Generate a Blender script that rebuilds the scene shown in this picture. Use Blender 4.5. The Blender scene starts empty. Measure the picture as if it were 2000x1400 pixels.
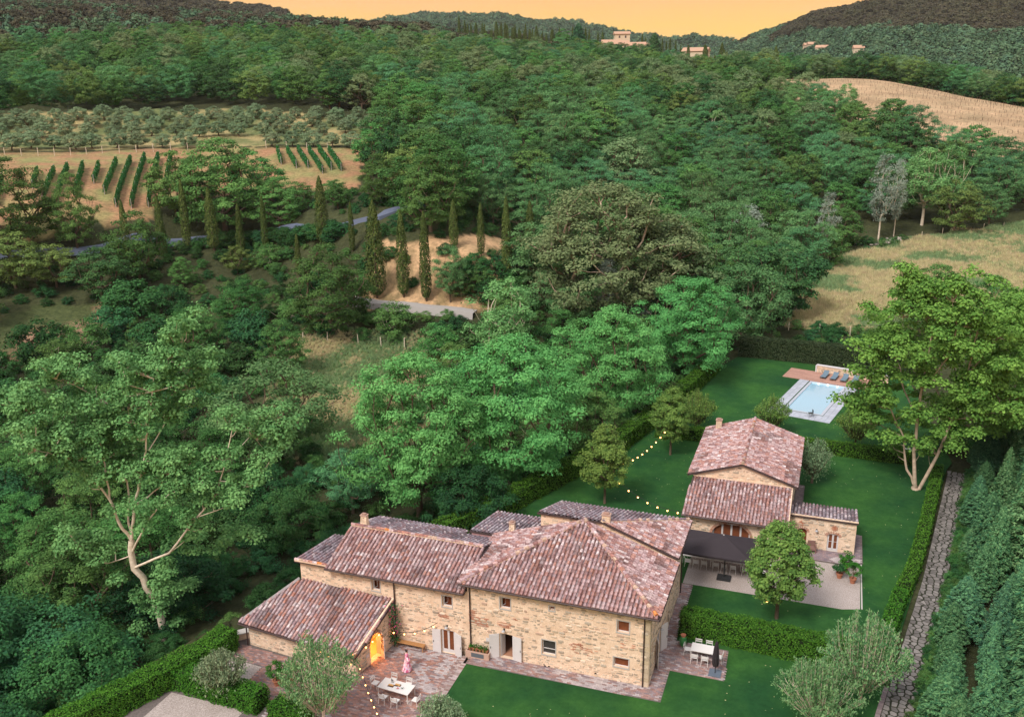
import bpy, math, random
import numpy as np
from mathutils import Vector, Matrix
rng = np.random.default_rng(7)
random.seed(7)
S = bpy.context.scene
COL = S.collection

# ------------------------------------------------------------ camera
F, TH, RO, YA = 1799.7, 0.304756, -0.012501, 0.341867
CAM = np.array([0.0, 0.0, 40.0])
_f = np.array([-math.sin(YA)*math.cos(TH), math.cos(YA)*math.cos(TH), -math.sin(TH)])
_r = np.array([math.cos(YA), math.sin(YA), 0.0]); _u = np.cross(_r, _f)
R2 = _r*math.cos(RO)+_u*math.sin(RO); U2 = -_r*math.sin(RO)+_u*math.cos(RO)
cam = bpy.data.cameras.new('camera'); camo = bpy.data.objects.new('camera', cam); COL.objects.link(camo)
cam.sensor_width = 36; cam.lens = F/2000*36; cam.clip_end = 20000; cam.clip_start = 0.5
mw = Matrix.Identity(4)
for i in range(3):
    mw[i][0] = R2[i]; mw[i][1] = U2[i]; mw[i][2] = -_f[i]; mw[i][3] = CAM[i]
camo.matrix_world = mw
S.camera = camo

# ------------------------------------------------------------ sky, sun, exposure
SUN_EL, SUN_AZ = math.radians(50), math.radians(200)   # direction towards the sun, compass from +y clockwise
world = bpy.data.worlds.new('World'); S.world = world; world.use_nodes = True
wn, wl = world.node_tree.nodes, world.node_tree.links
wn.clear()
def N(t, **k):
    n = wn.new(t)
    for a, b in k.items(): setattr(n, a, b)
    return n
out = N('ShaderNodeOutputWorld'); bg = N('ShaderNodeBackground')
sky = N('ShaderNodeTexSky', sky_type='NISHITA', sun_disc=False, sun_elevation=SUN_EL, sun_rotation=SUN_AZ)
tc = N('ShaderNodeTexCoord'); sp = N('ShaderNodeSeparateXYZ'); wl.new(tc.outputs['Generated'], sp.inputs[0])
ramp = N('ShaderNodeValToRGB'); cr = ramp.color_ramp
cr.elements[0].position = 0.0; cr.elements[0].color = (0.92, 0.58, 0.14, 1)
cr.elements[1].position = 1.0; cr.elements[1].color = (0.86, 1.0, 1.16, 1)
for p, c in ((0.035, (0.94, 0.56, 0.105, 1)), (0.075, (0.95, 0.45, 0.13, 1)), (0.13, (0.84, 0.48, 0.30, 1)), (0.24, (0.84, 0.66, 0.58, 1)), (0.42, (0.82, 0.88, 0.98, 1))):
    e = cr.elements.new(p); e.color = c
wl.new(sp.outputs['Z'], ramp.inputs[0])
# streaky clouds
mp = N('ShaderNodeMapping'); mp.inputs['Scale'].default_value = (2.6, 2.6, 26)
wl.new(tc.outputs['Generated'], mp.inputs[0])
nz = N('ShaderNodeTexNoise'); nz.inputs['Scale'].default_value = 1.6; nz.inputs['Detail'].default_value = 7; nz.inputs['Roughness'].default_value = 0.55
wl.new(mp.outputs[0], nz.inputs['Vector'])
cramp = N('ShaderNodeValToRGB'); cramp.color_ramp.elements[0].position = 0.45; cramp.color_ramp.elements[1].position = 0.72
wl.new(nz.outputs['Fac'], cramp.inputs[0])
cm = N('ShaderNodeMixRGB', blend_type='MIX'); cm.inputs['Color2'].default_value = (1.05, 0.50, 0.18, 1)
cf = N('ShaderNodeMath', operation='MULTIPLY'); cf.inputs[1].default_value = 0.8
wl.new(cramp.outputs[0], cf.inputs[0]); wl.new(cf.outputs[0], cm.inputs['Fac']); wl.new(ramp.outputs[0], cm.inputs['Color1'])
nm = N('ShaderNodeMixRGB', blend_type='MULTIPLY'); nm.inputs['Fac'].default_value = 1; nm.inputs['Color2'].default_value = (0.010, 0.010, 0.009, 1)
wl.new(sky.outputs[0], nm.inputs['Color1'])
ad = N('ShaderNodeMixRGB', blend_type='ADD'); ad.inputs['Fac'].default_value = 1
sc_ = N('ShaderNodeMixRGB', blend_type='MULTIPLY'); sc_.inputs['Fac'].default_value = 1; sc_.inputs['Color2'].default_value = (0.80, 0.80, 0.80, 1)
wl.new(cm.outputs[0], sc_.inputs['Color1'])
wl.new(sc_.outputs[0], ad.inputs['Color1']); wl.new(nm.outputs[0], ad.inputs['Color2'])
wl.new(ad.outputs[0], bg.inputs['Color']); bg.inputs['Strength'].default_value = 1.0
wl.new(bg.outputs[0], out.inputs['Surface'])
sun = bpy.data.lights.new('sun', 'SUN'); suno = bpy.data.objects.new('sun', sun); COL.objects.link(suno)
sun.energy = 2.7; sun.angle = math.radians(18); sun.color = (1.0, 0.92, 0.85)
_sd = Vector((math.sin(SUN_AZ)*math.cos(SUN_EL), math.cos(SUN_AZ)*math.cos(SUN_EL), math.sin(SUN_EL)))
suno.rotation_euler = (-_sd).to_track_quat('-Z', 'Y').to_euler()
suno.location = (0, -20, 80)
S.view_settings.view_transform = 'Standard'; S.view_settings.look = 'None'
S.view_settings.exposure = 0.42; S.view_settings.gamma = 1.0; S.view_settings.use_curve_mapping = False
try:
    S.cycles.max_bounces = 6; S.cycles.transparent_max_bounces = 8; S.cycles.diffuse_bounces = 3
except Exception: pass

# ------------------------------------------------------------ helpers
def ray(px, py):
    d = _f + R2*(px-1000)/F - U2*(py-700)/F
    return d
def onz(px, py, z=0.0):
    d = ray(px, py); t = (z-CAM[2])/d[2]; return CAM+t*d
def tag(o, label=None, cat=None, group=None, kind=None):
    if label: o['label'] = label
    if cat: o['category'] = cat
    if group: o['group'] = group
    if kind: o['kind'] = kind
    return o
def empty(name, loc=(0, 0, 0), rz=0.0, parent=None):
    o = bpy.data.objects.new(name, None); COL.objects.link(o)
    o.location = loc; o.rotation_euler = (0, 0, rz); o.empty_display_size = 0.3
    if parent: o.parent = parent
    return o
def link(name, me, parent=None, loc=(0, 0, 0), rot=(0, 0, 0), scale=(1, 1, 1)):
    o = bpy.data.objects.new(name, me); COL.objects.link(o)
    o.location = loc; o.rotation_euler = rot; o.scale = scale
    if parent: o.parent = parent
    return o
def copy_tree(o, parent=None):
    c = o.copy(); COL.objects.link(c)
    if parent is not None:
        c.parent = parent
    for ch in list(o.children): copy_tree(ch, c)
    return c
class MB:
    """collects polygons, with a colour per vertex, into one mesh"""
    def __init__(s): s.v = []; s.f = []; s.c = []; s.n = 0; s.smooth = False
    def add(s, vs, fs, col=(1, 1, 1)):
        vs = np.asarray(vs, float); b = s.n
        s.v.append(vs); s.n += len(vs)
        col = np.asarray(col, float)
        s.c.append(np.tile(col[:3], (len(vs), 1)) if col.ndim == 1 else col)
        s.f.extend([[i+b for i in f] for f in fs])
        return s
    def box(s, c, size, rz=0.0, col=(1, 1, 1), top=1.0):
        x, y, z = [a/2 for a in size]
        v = np.array([(-x, -y, -z), (x, -y, -z), (x, y, -z), (-x, y, -z), (-x*top, -y*top, z), (x*top, -y*top, z), (x*top, y*top, z), (-x*top, y*top, z)])
        ca, sa = math.cos(rz), math.sin(rz)
        v = v @ np.array([[ca, sa, 0], [-sa, ca, 0], [0, 0, 1]]) + np.array(c)
        return s.add(v, [(0, 3, 2, 1), (4, 5, 6, 7), (0, 1, 5, 4), (1, 2, 6, 5), (2, 3, 7, 6), (3, 0, 4, 7)], col)
    def b2(s, p0, p1, **k):
        p0 = np.array(p0, float); p1 = np.array(p1, float)
        return s.box((p0+p1)/2, np.abs(p1-p0), **k)
    def bar(s, p, q, w, h=None, col=(1, 1, 1)):
        h = h or w; p = np.array(p, float); q = np.array(q, float); d = q-p; L = np.linalg.norm(d); d /= L
        up = np.array([0, 0, 1.0]) if abs(d[2]) < .95 else np.array([1.0, 0, 0])
        a = np.cross(d, up); a /= np.linalg.norm(a); b = np.cross(a, d)
        v = []
        for e in (p, q):
            for i, j in ((-1, -1), (1, -1), (1, 1), (-1, 1)): v.append(e+a*w/2*i+b*h/2*j)
        return s.add(v, [(3, 2, 1, 0), (4, 5, 6, 7), (0, 1, 5, 4), (1, 2, 6, 5), (2, 3, 7, 6), (3, 0, 4, 7)], col)
    def tube(s, pts, rad, n=6, col=(1, 1, 1), cap=True):
        pts = np.array(pts, float); m = len(pts)
        rad = np.full(m, rad) if np.isscalar(rad) else np.array(rad, float)
        vs = []
        for i in range(m):
            d = pts[min(i+1, m-1)]-pts[max(i-1, 0)]; d /= (np.linalg.norm(d)+1e-9)
            ref = np.array([0.3, 0.2, 1.0]) if abs(d[2]) < .9 else np.array([1.0, .1, 0])
            a = np.cross(d, ref); a /= np.linalg.norm(a); b = np.cross(d, a)
            for k in range(n):
                t = 2*math.pi*k/n; vs.append(pts[i]+(a*math.cos(t)+b*math.sin(t))*rad[i])
        fs = [(i*n+k, i*n+(k+1) % n, (i+1)*n+(k+1) % n, (i+1)*n+k) for i in range(m-1) for k in range(n)]
        if cap: fs += [tuple(range(n))[::-1], tuple(range((m-1)*n, m*n))]
        return s.add(vs, fs, col)
    def lathe(s, prof, n=12, loc=(0, 0, 0), col=(1, 1, 1)):
        vs = []
        for r, z in prof:
            for k in range(n):
                t = 2*math.pi*k/n; vs.append((loc[0]+r*math.cos(t), loc[1]+r*math.sin(t), loc[2]+z))
        m = len(prof)
        fs = [(i*n+k, i*n+(k+1) % n, (i+1)*n+(k+1) % n, (i+1)*n+k) for i in range(m-1) for k in range(n)]
        fs += [tuple(range(n))[::-1], tuple(range((m-1)*n, m*n))]
        return s.add(vs, fs, col)
    def poly(s, pts, z0, z1, col=(1, 1, 1)):
        """a flat prism over an xy outline (counter clockwise)"""
        n = len(pts)
        v = [(p[0], p[1], z0) for p in pts]+[(p[0], p[1], z1) for p in pts]
        f = [tuple(range(n))[::-1], tuple(range(n, 2*n))]+[(i, (i+1) % n, n+(i+1) % n, n+i) for i in range(n)]
        return s.add(v, f, col)
    def mesh(s, name, mat):
        me = bpy.data.meshes.new(name)
        v = np.concatenate(s.v) if s.v else np.zeros((0, 3))
        me.from_pydata(v.tolist(), [], s.f)
        c = np.ones((len(v), 4)); c[:, :3] = np.concatenate(s.c) if s.c else 1
        a = me.color_attributes.new('Col', 'FLOAT_COLOR', 'POINT'); a.data.foreach_set('color', c.ravel())
        me.materials.append(mat)
        if s.smooth: me.shade_smooth()
        me.update()
        return me
    def build(s, name, mat, parent=None, loc=(0, 0, 0), rz=0.0):
        return link(name, s.mesh(name, mat), parent, loc, (0, 0, rz))

def quads_mesh(name, P, A, B, mat, rnd=None):
    """leaf quads: centres P, half axes A (length) and B (width)"""
    n = len(P)
    v = np.empty((n, 4, 3)); v[:, 0] = P-A; v[:, 1] = P+B-A*0.1; v[:, 2] = P+A; v[:, 3] = P-B-A*0.1
    me = bpy.data.meshes.new(name)
    me.vertices.add(4*n); me.vertices.foreach_set('co', v.ravel())
    me.loops.add(4*n); me.loops.foreach_set('vertex_index', np.arange(4*n, dtype=np.int32))
    me.polygons.add(n); me.polygons.foreach_set('loop_start', np.arange(0, 4*n, 4, dtype=np.int32))
    me.update(calc_edges=True)
    a = me.attributes.new('rnd', 'FLOAT', 'FACE')
    a.data.foreach_set('value', (rng.random(n) if rnd is None else rnd).astype(np.float32))
    me.materials.append(mat)
    return me
def unit(v): return v/(np.linalg.norm(v, axis=-1, keepdims=True)+1e-9)
def leaves(P, Nn, size, asp=0.6, jit=0.5, up=None):
    """axes for leaves around normals Nn"""
    n = len(P); Nn = unit(Nn+rng.normal(0, jit, (n, 3)))
    t = rng.normal(0, 1, (n, 3))
    if up is not None: t = t*0.35+np.array(up)
    A = unit(t-Nn*np.sum(t*Nn, 1, keepdims=True)); B = np.cross(Nn, A)
    s = size*(0.6+0.8*rng.random((n, 1)))*0.5
    return A*s, B*s*asp

# ------------------------------------------------------------ materials
def mat(name, color=(0.5, 0.5, 0.5), rough=0.8, spec=0.3, use_col=False, noise=None, bump=None, metal=0.0, emit=None, trans=0.0):
    m = bpy.data.materials.new(name); m.use_nodes = True
    nt = m.node_tree; n, l = nt.nodes, nt.links
    b = n['Principled BSDF']; b.inputs['Roughness'].default_value = rough
    b.inputs['Specular IOR Level'].default_value = spec; b.inputs['Metallic'].default_value = metal
    b.inputs['Base Color'].default_value = (*color, 1)
    src = None
    if use_col:
        a = n.new('ShaderNodeVertexColor'); a.layer_name = 'Col'; src = a.outputs['Color']
        mm = n.new('ShaderNodeMixRGB'); mm.blend_type = 'MULTIPLY'; mm.inputs['Fac'].default_value = 1
        mm.inputs['Color2'].default_value = (*color, 1); l.new(src, mm.inputs['Color1']); src = mm.outputs[0]
    tcn = n.new('ShaderNodeTexCoord')
    if noise:
        for sc, dark, light, amt in noise:
            t = n.new('ShaderNodeTexNoise'); t.inputs['Scale'].default_value = sc; t.inputs['Detail'].default_value = 6; t.inputs['Roughness'].default_value = .65
            l.new(tcn.outputs['Object'], t.inputs['Vector'])
            r = n.new('ShaderNodeValToRGB'); r.color_ramp.elements[0].position = .36; r.color_ramp.elements[1].position = .64
            r.color_ramp.elements[0].color = (*dark, 1); r.color_ramp.elements[1].color = (*light, 1)
            l.new(t.outputs['Fac'], r.inputs[0])
            mm = n.new('ShaderNodeMixRGB'); mm.blend_type = 'MULTIPLY'; mm.inputs['Fac'].default_value = amt
            if src is None: mm.inputs['Color1'].default_value = (*color, 1)
            else: l.new(src, mm.inputs['Color1'])
            l.new(r.outputs[0], mm.inputs['Color2']); src = mm.outputs[0]
    if src is not None: l.new(src, b.inputs['Base Color'])
    if bump:
        t = n.new('ShaderNodeTexNoise'); t.inputs['Scale'].default_value = bump[0]; t.inputs['Detail'].default_value = 5
        l.new(tcn.outputs['Object'], t.inputs['Vector'])
        bp = n.new('ShaderNodeBump'); bp.inputs['Strength'].default_value = bump[1]; bp.inputs['Distance'].default_value = bump[2]
        l.new(t.outputs['Fac'], bp.inputs['Height']); l.new(bp.outputs[0], b.inputs['Normal'])
    if emit:
        b.inputs['Emission Color'].default_value = (*emit[0], 1); b.inputs['Emission Strength'].default_value = emit[1]
    if trans: b.inputs['Transmission Weight'].default_value = trans
    return m
def leafmat(name, dark, light, hv=0.02, vv=0.25, transl=0.15, rough=0.55):
    m = bpy.data.materials.new(name); m.use_nodes = True
    nt = m.node_tree; n, l = nt.nodes, nt.links
    b = n['Principled BSDF']; o = n['Material Output']
    b.inputs['Roughness'].default_value = .75; b.inputs['Specular IOR Level'].default_value = 0.06
    at = n.new('ShaderNodeAttribute'); at.attribute_name = 'rnd'
    mx = n.new('ShaderNodeMixRGB'); mx.inputs['Color1'].default_value = (*dark, 1); mx.inputs['Color2'].default_value = (*light, 1)
    l.new(at.outputs['Fac'], mx.inputs['Fac'])
    oi = n.new('ShaderNodeObjectInfo')
    h = n.new('ShaderNodeHueSaturation'); l.new(mx.outputs[0], h.inputs['Color'])
    mh = n.new('ShaderNodeMapRange'); mh.inputs['To Min'].default_value = .5-hv; mh.inputs['To Max'].default_value = .5+hv
    l.new(oi.outputs['Random'], mh.inputs['Value']); l.new(mh.outputs[0], h.inputs['Hue'])
    ml = n.new('ShaderNodeMath'); ml.operation = 'MULTIPLY'; ml.inputs[1].default_value = 7.31
    mf = n.new('ShaderNodeMath'); mf.operation = 'FRACT'; l.new(oi.outputs['Random'], ml.inputs[0]); l.new(ml.outputs[0], mf.inputs[0])
    mv = n.new('ShaderNodeMapRange'); mv.inputs['To Min'].default_value = 1-vv; mv.inputs['To Max'].default_value = 1+vv
    l.new(mf.outputs[0], mv.inputs['Value']); l.new(mv.outputs[0], h.inputs['Value'])
    l.new(h.outputs[0], b.inputs['Base Color'])
    tr = n.new('ShaderNodeBsdfTranslucent'); l.new(h.outputs[0], tr.inputs['Color'])
    ms = n.new('ShaderNodeMixShader'); ms.inputs[0].default_value = transl
    l.new(b.outputs[0], ms.inputs[1]); l.new(tr.outputs[0], ms.inputs[2]); l.new(ms.outputs[0], o.inputs['Surface'])
    return m
W3 = (1, 1, 1)
M = {}
M['oak'] = leafmat('oak_leaves', (0.028, 0.095, 0.026), (0.135, 0.285, 0.075), .025, .30)
M['oak_grey'] = leafmat('holm_oak_leaves', (0.062, 0.13, 0.048), (0.24, 0.325, 0.15), .02, .15)
M['locust'] = leafmat('locust_leaves', (0.05, 0.215, 0.06), (0.2, 0.52, 0.155), .012, .12, .22)
M['poplar'] = leafmat('poplar_leaves', (0.065, 0.185, 0.06), (0.25, 0.47, 0.165), .01, .10, .22)
M['poplar_y'] = leafmat('yellowish_poplar_leaves', (0.072, 0.18, 0.036), (0.265, 0.45, 0.09), .01, .08, .22)  # yellower leaf colour of the poplars on the right
M['lime'] = leafmat('lime_leaves', (0.045, 0.13, 0.03), (0.235, 0.37, 0.085), .012, .1, .22)
M['olive'] = leafmat('olive_leaves', (0.085, 0.155, 0.08), (0.3, 0.4, 0.22), .02, .15, .2)
M['shoots'] = leafmat('willow_leaves', (0.06, 0.19, 0.075), (0.27, 0.45, 0.19), .01, .1, .3)
M['cypress'] = leafmat('cypress_foliage', (0.038, 0.07, 0.02), (0.125, 0.165, 0.045), .01, .15, .1)
M['conifer'] = leafmat('conifer_foliage', (0.02, 0.105, 0.052), (0.17, 0.35, 0.145), .03, .18, .15)
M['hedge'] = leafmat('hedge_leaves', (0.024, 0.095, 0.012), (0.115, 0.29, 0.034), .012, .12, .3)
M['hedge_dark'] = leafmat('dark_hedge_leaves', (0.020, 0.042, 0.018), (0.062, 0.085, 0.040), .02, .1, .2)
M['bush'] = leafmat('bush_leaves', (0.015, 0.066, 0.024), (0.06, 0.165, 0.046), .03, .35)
M['silver'] = leafmat('silver_leaves', (0.16, 0.22, 0.17), (0.4, 0.47, 0.38), .01, .15, .3)
M['citrus'] = leafmat('citrus_leaves', (0.018, 0.090, 0.015), (0.070, 0.240, 0.030), .01, .1, .25)
M['oak_y'] = leafmat('yellowish_oak_leaves', (.055, .115, .030), (.200, .310, .085), .02, .2)
M['oak_d'] = leafmat('deep_oak_leaves', (.018, .066, .026), (.085, .200, .062), .02, .25)
M['woodteal'] = leafmat('pale_wood_leaves', (0.035, 0.13, 0.048), (0.15, 0.33, 0.12), .03, .2)
M['vine'] = leafmat('vine_leaves', (0.020, 0.120, 0.035), (0.070, 0.230, 0.060), .01, .1, .3)
M['farwood'] = leafmat('far_wood', (0.048, 0.048, 0.03), (0.105, 0.098, 0.056), .03, .30, .1)
M['farwood_g'] = leafmat('far_green_wood', (0.04, 0.095, 0.055), (0.11, 0.19, 0.095), .03, .3, .1)
M['straw'] = leafmat('dry_grass', (0.4, 0.37, 0.19), (0.74, 0.65, 0.4), .03, .2, .3)
M['grassg'] = leafmat('green_grass', (0.14, 0.26, 0.11), (0.38, 0.48, 0.24), .03, .2, .3)
M['bark'] = mat('brown_bark', (0.17, 0.125, 0.09), .95, .1, noise=[(9, (.55, .5, .45), W3, .8)], bump=(14, .6, .03))
M['bark_pale'] = mat('pale_bark', (0.80, 0.71, 0.58), .9, .1, noise=[(3, (.60, .52, .42), W3, .6), (14, (.5, .5, .5), W3, .35)], bump=(10, .5, .02))
M['bark_orange'] = mat('warm_bark', (0.56, 0.43, 0.32), .9, .1, noise=[(2.5, (.55, .6, .6), W3, .8)], bump=(10, .5, .02))
M['stone'] = mat('rubble_stone', W3, .9, .15, use_col=True, noise=[(7, (.72, .70, .68), W3, .6)], bump=(22, .6, .01))
M['mortar'] = mat('peach_lime_mortar', (0.86, 0.705, 0.575), .95, .1, noise=[(1.1, (.80, .70, .60), (1.04, 1, .95), .8), (13, (.72, .68, .62), W3, .75)], bump=(16, .7, .02))
M['trim'] = mat('grey_stone_trim', (0.46, 0.44, 0.41), .85, .2, noise=[(8, (.8, .8, .8), W3, .6)])
M['tile'] = mat('clay_tile', (1.0, .95, .92), .85, .15, use_col=True, noise=[(6.5, (.42, .35, .36), (1.22, 1.20, 1.2), .8), (24, (.55, .52, .55), (1.2, 1.18, 1.18), .6)], bump=(26, .5, .01))
M['tilebase'] = mat('roof_bed', (0.085, 0.06, 0.058), .95, .1, noise=[(5, (.6, .6, .6), W3, .7)])
M['brick'] = mat('paving_brick', W3, .85, .2, use_col=True, noise=[(9, (.65, .62, .62), W3, .6), (.5, (.72, .72, .78), W3, .7)], bump=(25, .4, .006))
M['joint'] = mat('paving_joint', (0.17, 0.145, 0.135), .95, .1, noise=[(6, (.6, .6, .6), W3, .8)])
M['gutter'] = mat('dark_copper_gutter', (0.055, 0.032, 0.030), .5, .4, noise=[(6, (.6, .6, .6), W3, .5)])
M['white'] = mat('white_paint', (0.62, 0.60, 0.60), .5, .4, noise=[(7, (.9, .9, .9), W3, .4)])
M['chair'] = mat('white_metal', (0.66, 0.64, 0.62), .45, .4)
M['glass'] = mat('dark_glass', (0.05, 0.045, 0.045), .06, .6)
M['wood'] = mat('oiled_wood', (0.42, 0.22, 0.09), .6, .3, noise=[(5, (.7, .7, .7), W3, .6)])
M['wooddark'] = mat('brown_wood_inside', (0.20, 0.065, 0.028), .7, .2, noise=[(3, (.5, .5, .5), W3, .6)])
M['plaster'] = mat('inside_plaster', (0.70, 0.42, 0.18), .9, .1, noise=[(3, (.9, .9, .9), W3, .5)])
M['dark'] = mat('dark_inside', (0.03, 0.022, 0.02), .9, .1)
M['terracotta'] = mat('terracotta', (0.46, 0.19, 0.11), .85, .2, noise=[(8, (.75, .7, .7), W3, .6)])
M['soil'] = mat('soil', (0.07, 0.05, 0.035), .95, .1)
M['fabric'] = mat('anthracite_fabric', (0.040, 0.033, 0.038), .85, .15, noise=[(2, (.85, .85, .85), W3, .5)])
M['iron'] = mat('dark_iron', (0.03, 0.032, 0.035), .5, .4)
M['bulb'] = mat('lit_bulb', (1, .7, .4), .4, .3, emit=((1.0, 0.42, 0.12), 7.0))
M['cable'] = mat('cable', (0.03, 0.03, 0.03), .7, .2)

# ------------------------------------------------------------ terrain
# surveyed points (pixel ray, height) and plan points give the lie of the land
_anch = [onz(a, b, z) for a, b, z in (
    (590, 668, 0), (785, 675, 0), (700, 760, -1), (620, 840, -2.5), (60, 640, -1), (300, 640, -1), (100, 850, -4), (0, 1000, -5), (480, 560, 0),
    (740, 588, 3), (850, 600, 3), (960, 600, 3), (600, 560, 3.5), (500, 500, 4.5), (330, 500, 5), (150, 520, 5), (-100, 540, 5), (1050, 560, 4),
    (745, 482, 11), (850, 470, 12), (950, 478, 12), (650, 470, 10), (500, 465, 9), 
    (700, 430, 14), (800, 405, 16), (420, 455, 10.5), (100, 470, 9),
    (270, 412, 14), (100, 420, 14), (-100, 430, 14), (600, 400, 15), (300, 312, 20), (50, 330, 20), (620, 310, 20), (300, 288, 21.5), (700, 290, 21), (50, 290, 22),
    (300, 262, 23), (600, 260, 23), (50, 262, 24), (350, 235, 25.5), (700, 245, 25), (50, 232, 26.5), (-200, 240, 26), (-200, 330, 20),
    (1200, 500, 4), (1500, 480, 2), (1530, 650, 0), (1700, 640, 0), (2000, 640, 0), (1620, 540, 0.5), (1750, 482, 2), (2000, 440, 3), (2200, 430, 3), (2200, 640, 0),
    (1850, 420, 4), (2000, 400, 5), (1700, 430, 5))]
def _pd(px, D, z):   # bearing of a pixel column, plan distance, height
    d = ray(px, 134); d = d[:2]/np.linalg.norm(d[:2]); return np.array([d[0]*D, d[1]*D, z])
_anch += [_pd(a, D, z) for a, D, z in (
    (-200, 330, 33), (50, 320, 33), (300, 310, 31), (600, 310, 31), (-200, 450, 47), (100, 450, 46), (400, 450, 46), (650, 430, 45), (850, 430, 42),
    (900, 300, 28), (1000, 240, 20), (1150, 240, 17), (1000, 360, 34), (1200, 330, 27), (1400, 280, 15), (1300, 400, 31), (1000, 470, 41), (1150, 500, 40),
    (1500, 330, 23), (1600, 310, 20), (1750, 285, 16), (1900, 262, 12), (2050, 250, 10), (1500, 440, 33),
    (1560, 400, 34), (1700, 350, 28), (1700, 430, 34), (1850, 330, 24), (1850, 410, 29.5), (2000, 310, 21.5), (2000, 385, 24.5), (2150, 310, 19), (2150, 380, 22),
    (1420, 560, 41), (1300, 650, 45), (1200, 800, 51), (1280, 850, 50), (1000, 700, 55), (850, 600, 58), (600, 650, 60), (300, 650, 60), (0, 650, 58), (900, 900, 66), (600, 900, 78), (300, 900, 84), (0, 900, 88),
    (1420, 800, 40), (1550, 650, 30), (1700, 650, 12), (1900, 650, 0), (2100, 600, 2), (1500, 1000, 20), (1700, 1000, 5), (2000, 1000, 5), (1200, 1000, 50), (1350, 950, 43), (900, 1050, 66))]
_anch += [np.array(a, float) for a in (
    (-9, 45, 0), (-30, 40, 0), (0, 30, 0), (5, 60, 0), (10, 90, 0), (0, 130, 0), (-14, 120, 0), (18, 60, 0), (20, 95, 0), (25, 130, 0), (40, 60, 1), (45, 100, 1), (-10, 20, 0), (20, 20, 0),
    (-48, 30, -3), (-52, 46, -4), (-55, 60, -4.5), (-42, 62, -3.5), (-38, 76, -3.5), (-31, 90, -3.5), (-26, 104, -3), (-22, 120, -2), (-18, 136, -1), (-62, 80, -3.5), (-50, 100, -1.5),
    (-80, 60, -4), (-80, 30, -4), (-110, 70, -3), (-120, 20, -3), (-60, 10, -4), (-30, 5, 0), (-45, 125, 0), (-30, 150, 3), (-10, 170, 3), (-50, 160, 6))]
_A = np.array(_anch); _n = len(_A)
_D = np.linalg.norm(_A[:, None, :2]-_A[None, :, :2], axis=2)
_K = np.zeros((_n+3, _n+3)); _K[:_n, :_n] = -_D + np.eye(_n)*4.0; _K[:_n, _n] = 1; _K[:_n, _n+1:] = _A[:, :2]; _K[_n, :_n] = 1; _K[_n+1:, :_n] = _A[:, :2].T
_w = np.linalg.solve(_K, np.concatenate([_A[:, 2], [0, 0, 0]]))
GARDEN = np.array([(-47, 20), (-45.5, 37), (-41.3, 50.3), (-38, 58), (-30.6, 67.5), (-21.2, 91), (-19.2, 99), (-15.8, 122), (-12, 133), (13, 132), (17.5, 98), (15.0, 92), (10.0, 56), (7, 40), (4, 20)], float)
def inside(P, poly):
    x, y = P[:, 0], P[:, 1]; r = np.zeros(len(P), bool); n = len(poly)
    for i in range(n):
        x1, y1 = poly[i]; x2, y2 = poly[(i+1) % n]
        c = ((y1 > y) != (y2 > y)) & (x < (x2-x1)*(y-y1)/(y2-y1+1e-12)+x1); r ^= c
    return r
def polydist(P, poly, closed=True):
    d = np.full(len(P), 1e9); n = len(poly)
    for i in range(n if closed else n-1):
        a = poly[i]; b = poly[(i+1) % n]; ab = b-a
        t = np.clip(((P-a) @ ab)/(ab @ ab), 0, 1); d = np.minimum(d, np.linalg.norm(P-a-t[:, None]*ab, axis=1))
    return d
def hash_noise(P, s, seed=0):
    """smooth value noise in the plane"""
    q = P/s; i = np.floor(q).astype(np.int64); f = q-i; f = f*f*(3-2*f)
    def h(a, b):
        k = (a*374761393+b*668265263+seed*1442695041) & 0xffffffff
        k = (k ^ (k >> 13))*1274126177 & 0xffffffff; return ((k ^ (k >> 16)) & 0xffff)/65535.0
    v = lambda a, b: h(i[:, 0]+a, i[:, 1]+b)
    return (v(0, 0)*(1-f[:, 0])+v(1, 0)*f[:, 0])*(1-f[:, 1])+(v(0, 1)*(1-f[:, 0])+v(1, 1)*f[:, 0])*f[:, 1]
def H(P):
    P = np.atleast_2d(np.asarray(P, float))[:, :2]
    z = np.empty(len(P))
    for s in range(0, len(P), 20000):
        Q = P[s:s+20000]; d = np.linalg.norm(Q[:, None]-_A[None, :, :2], axis=2)
        z[s:s+20000] = -d @ _w[:_n]+_w[_n]+Q @ _w[_n+1:]
    r = np.linalg.norm(P, axis=1)
    z += (hash_noise(P, 14, 3)-.5)*0.9*np.clip((r-90)/80, 0, 1)+(hash_noise(P, 40, 5)-.5)*1.6*np.clip((r-150)/150, 0, 1)
    ins = inside(P, GARDEN); d = polydist(P, GARDEN)
    w = np.where(ins, 1.0, np.clip(1-d/3.0, 0, 1)); w = w*w*(3-2*w)
    low = inside(P, np.array([(-47, 20), (-45.5, 37), (-41, 53), (-37, 57), (-20.5, 57), (-20.5, 20)], float))
    pool = (np.abs((P-POOLC) @ POOLU) < 2.9) & (np.abs((P-POOLC) @ POOLV) < 6.6)
    return z*(1-w)+np.where(low, -0.8, np.where(pool, -0.9, -0.12))*w
POOLC = np.array((-.55, 115.6)); POOLU = np.array((.9746, -.2241)); POOLV = np.array((.2241, .9746))
def hz(x, y): return float(H([(x, y)])[0])
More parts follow.
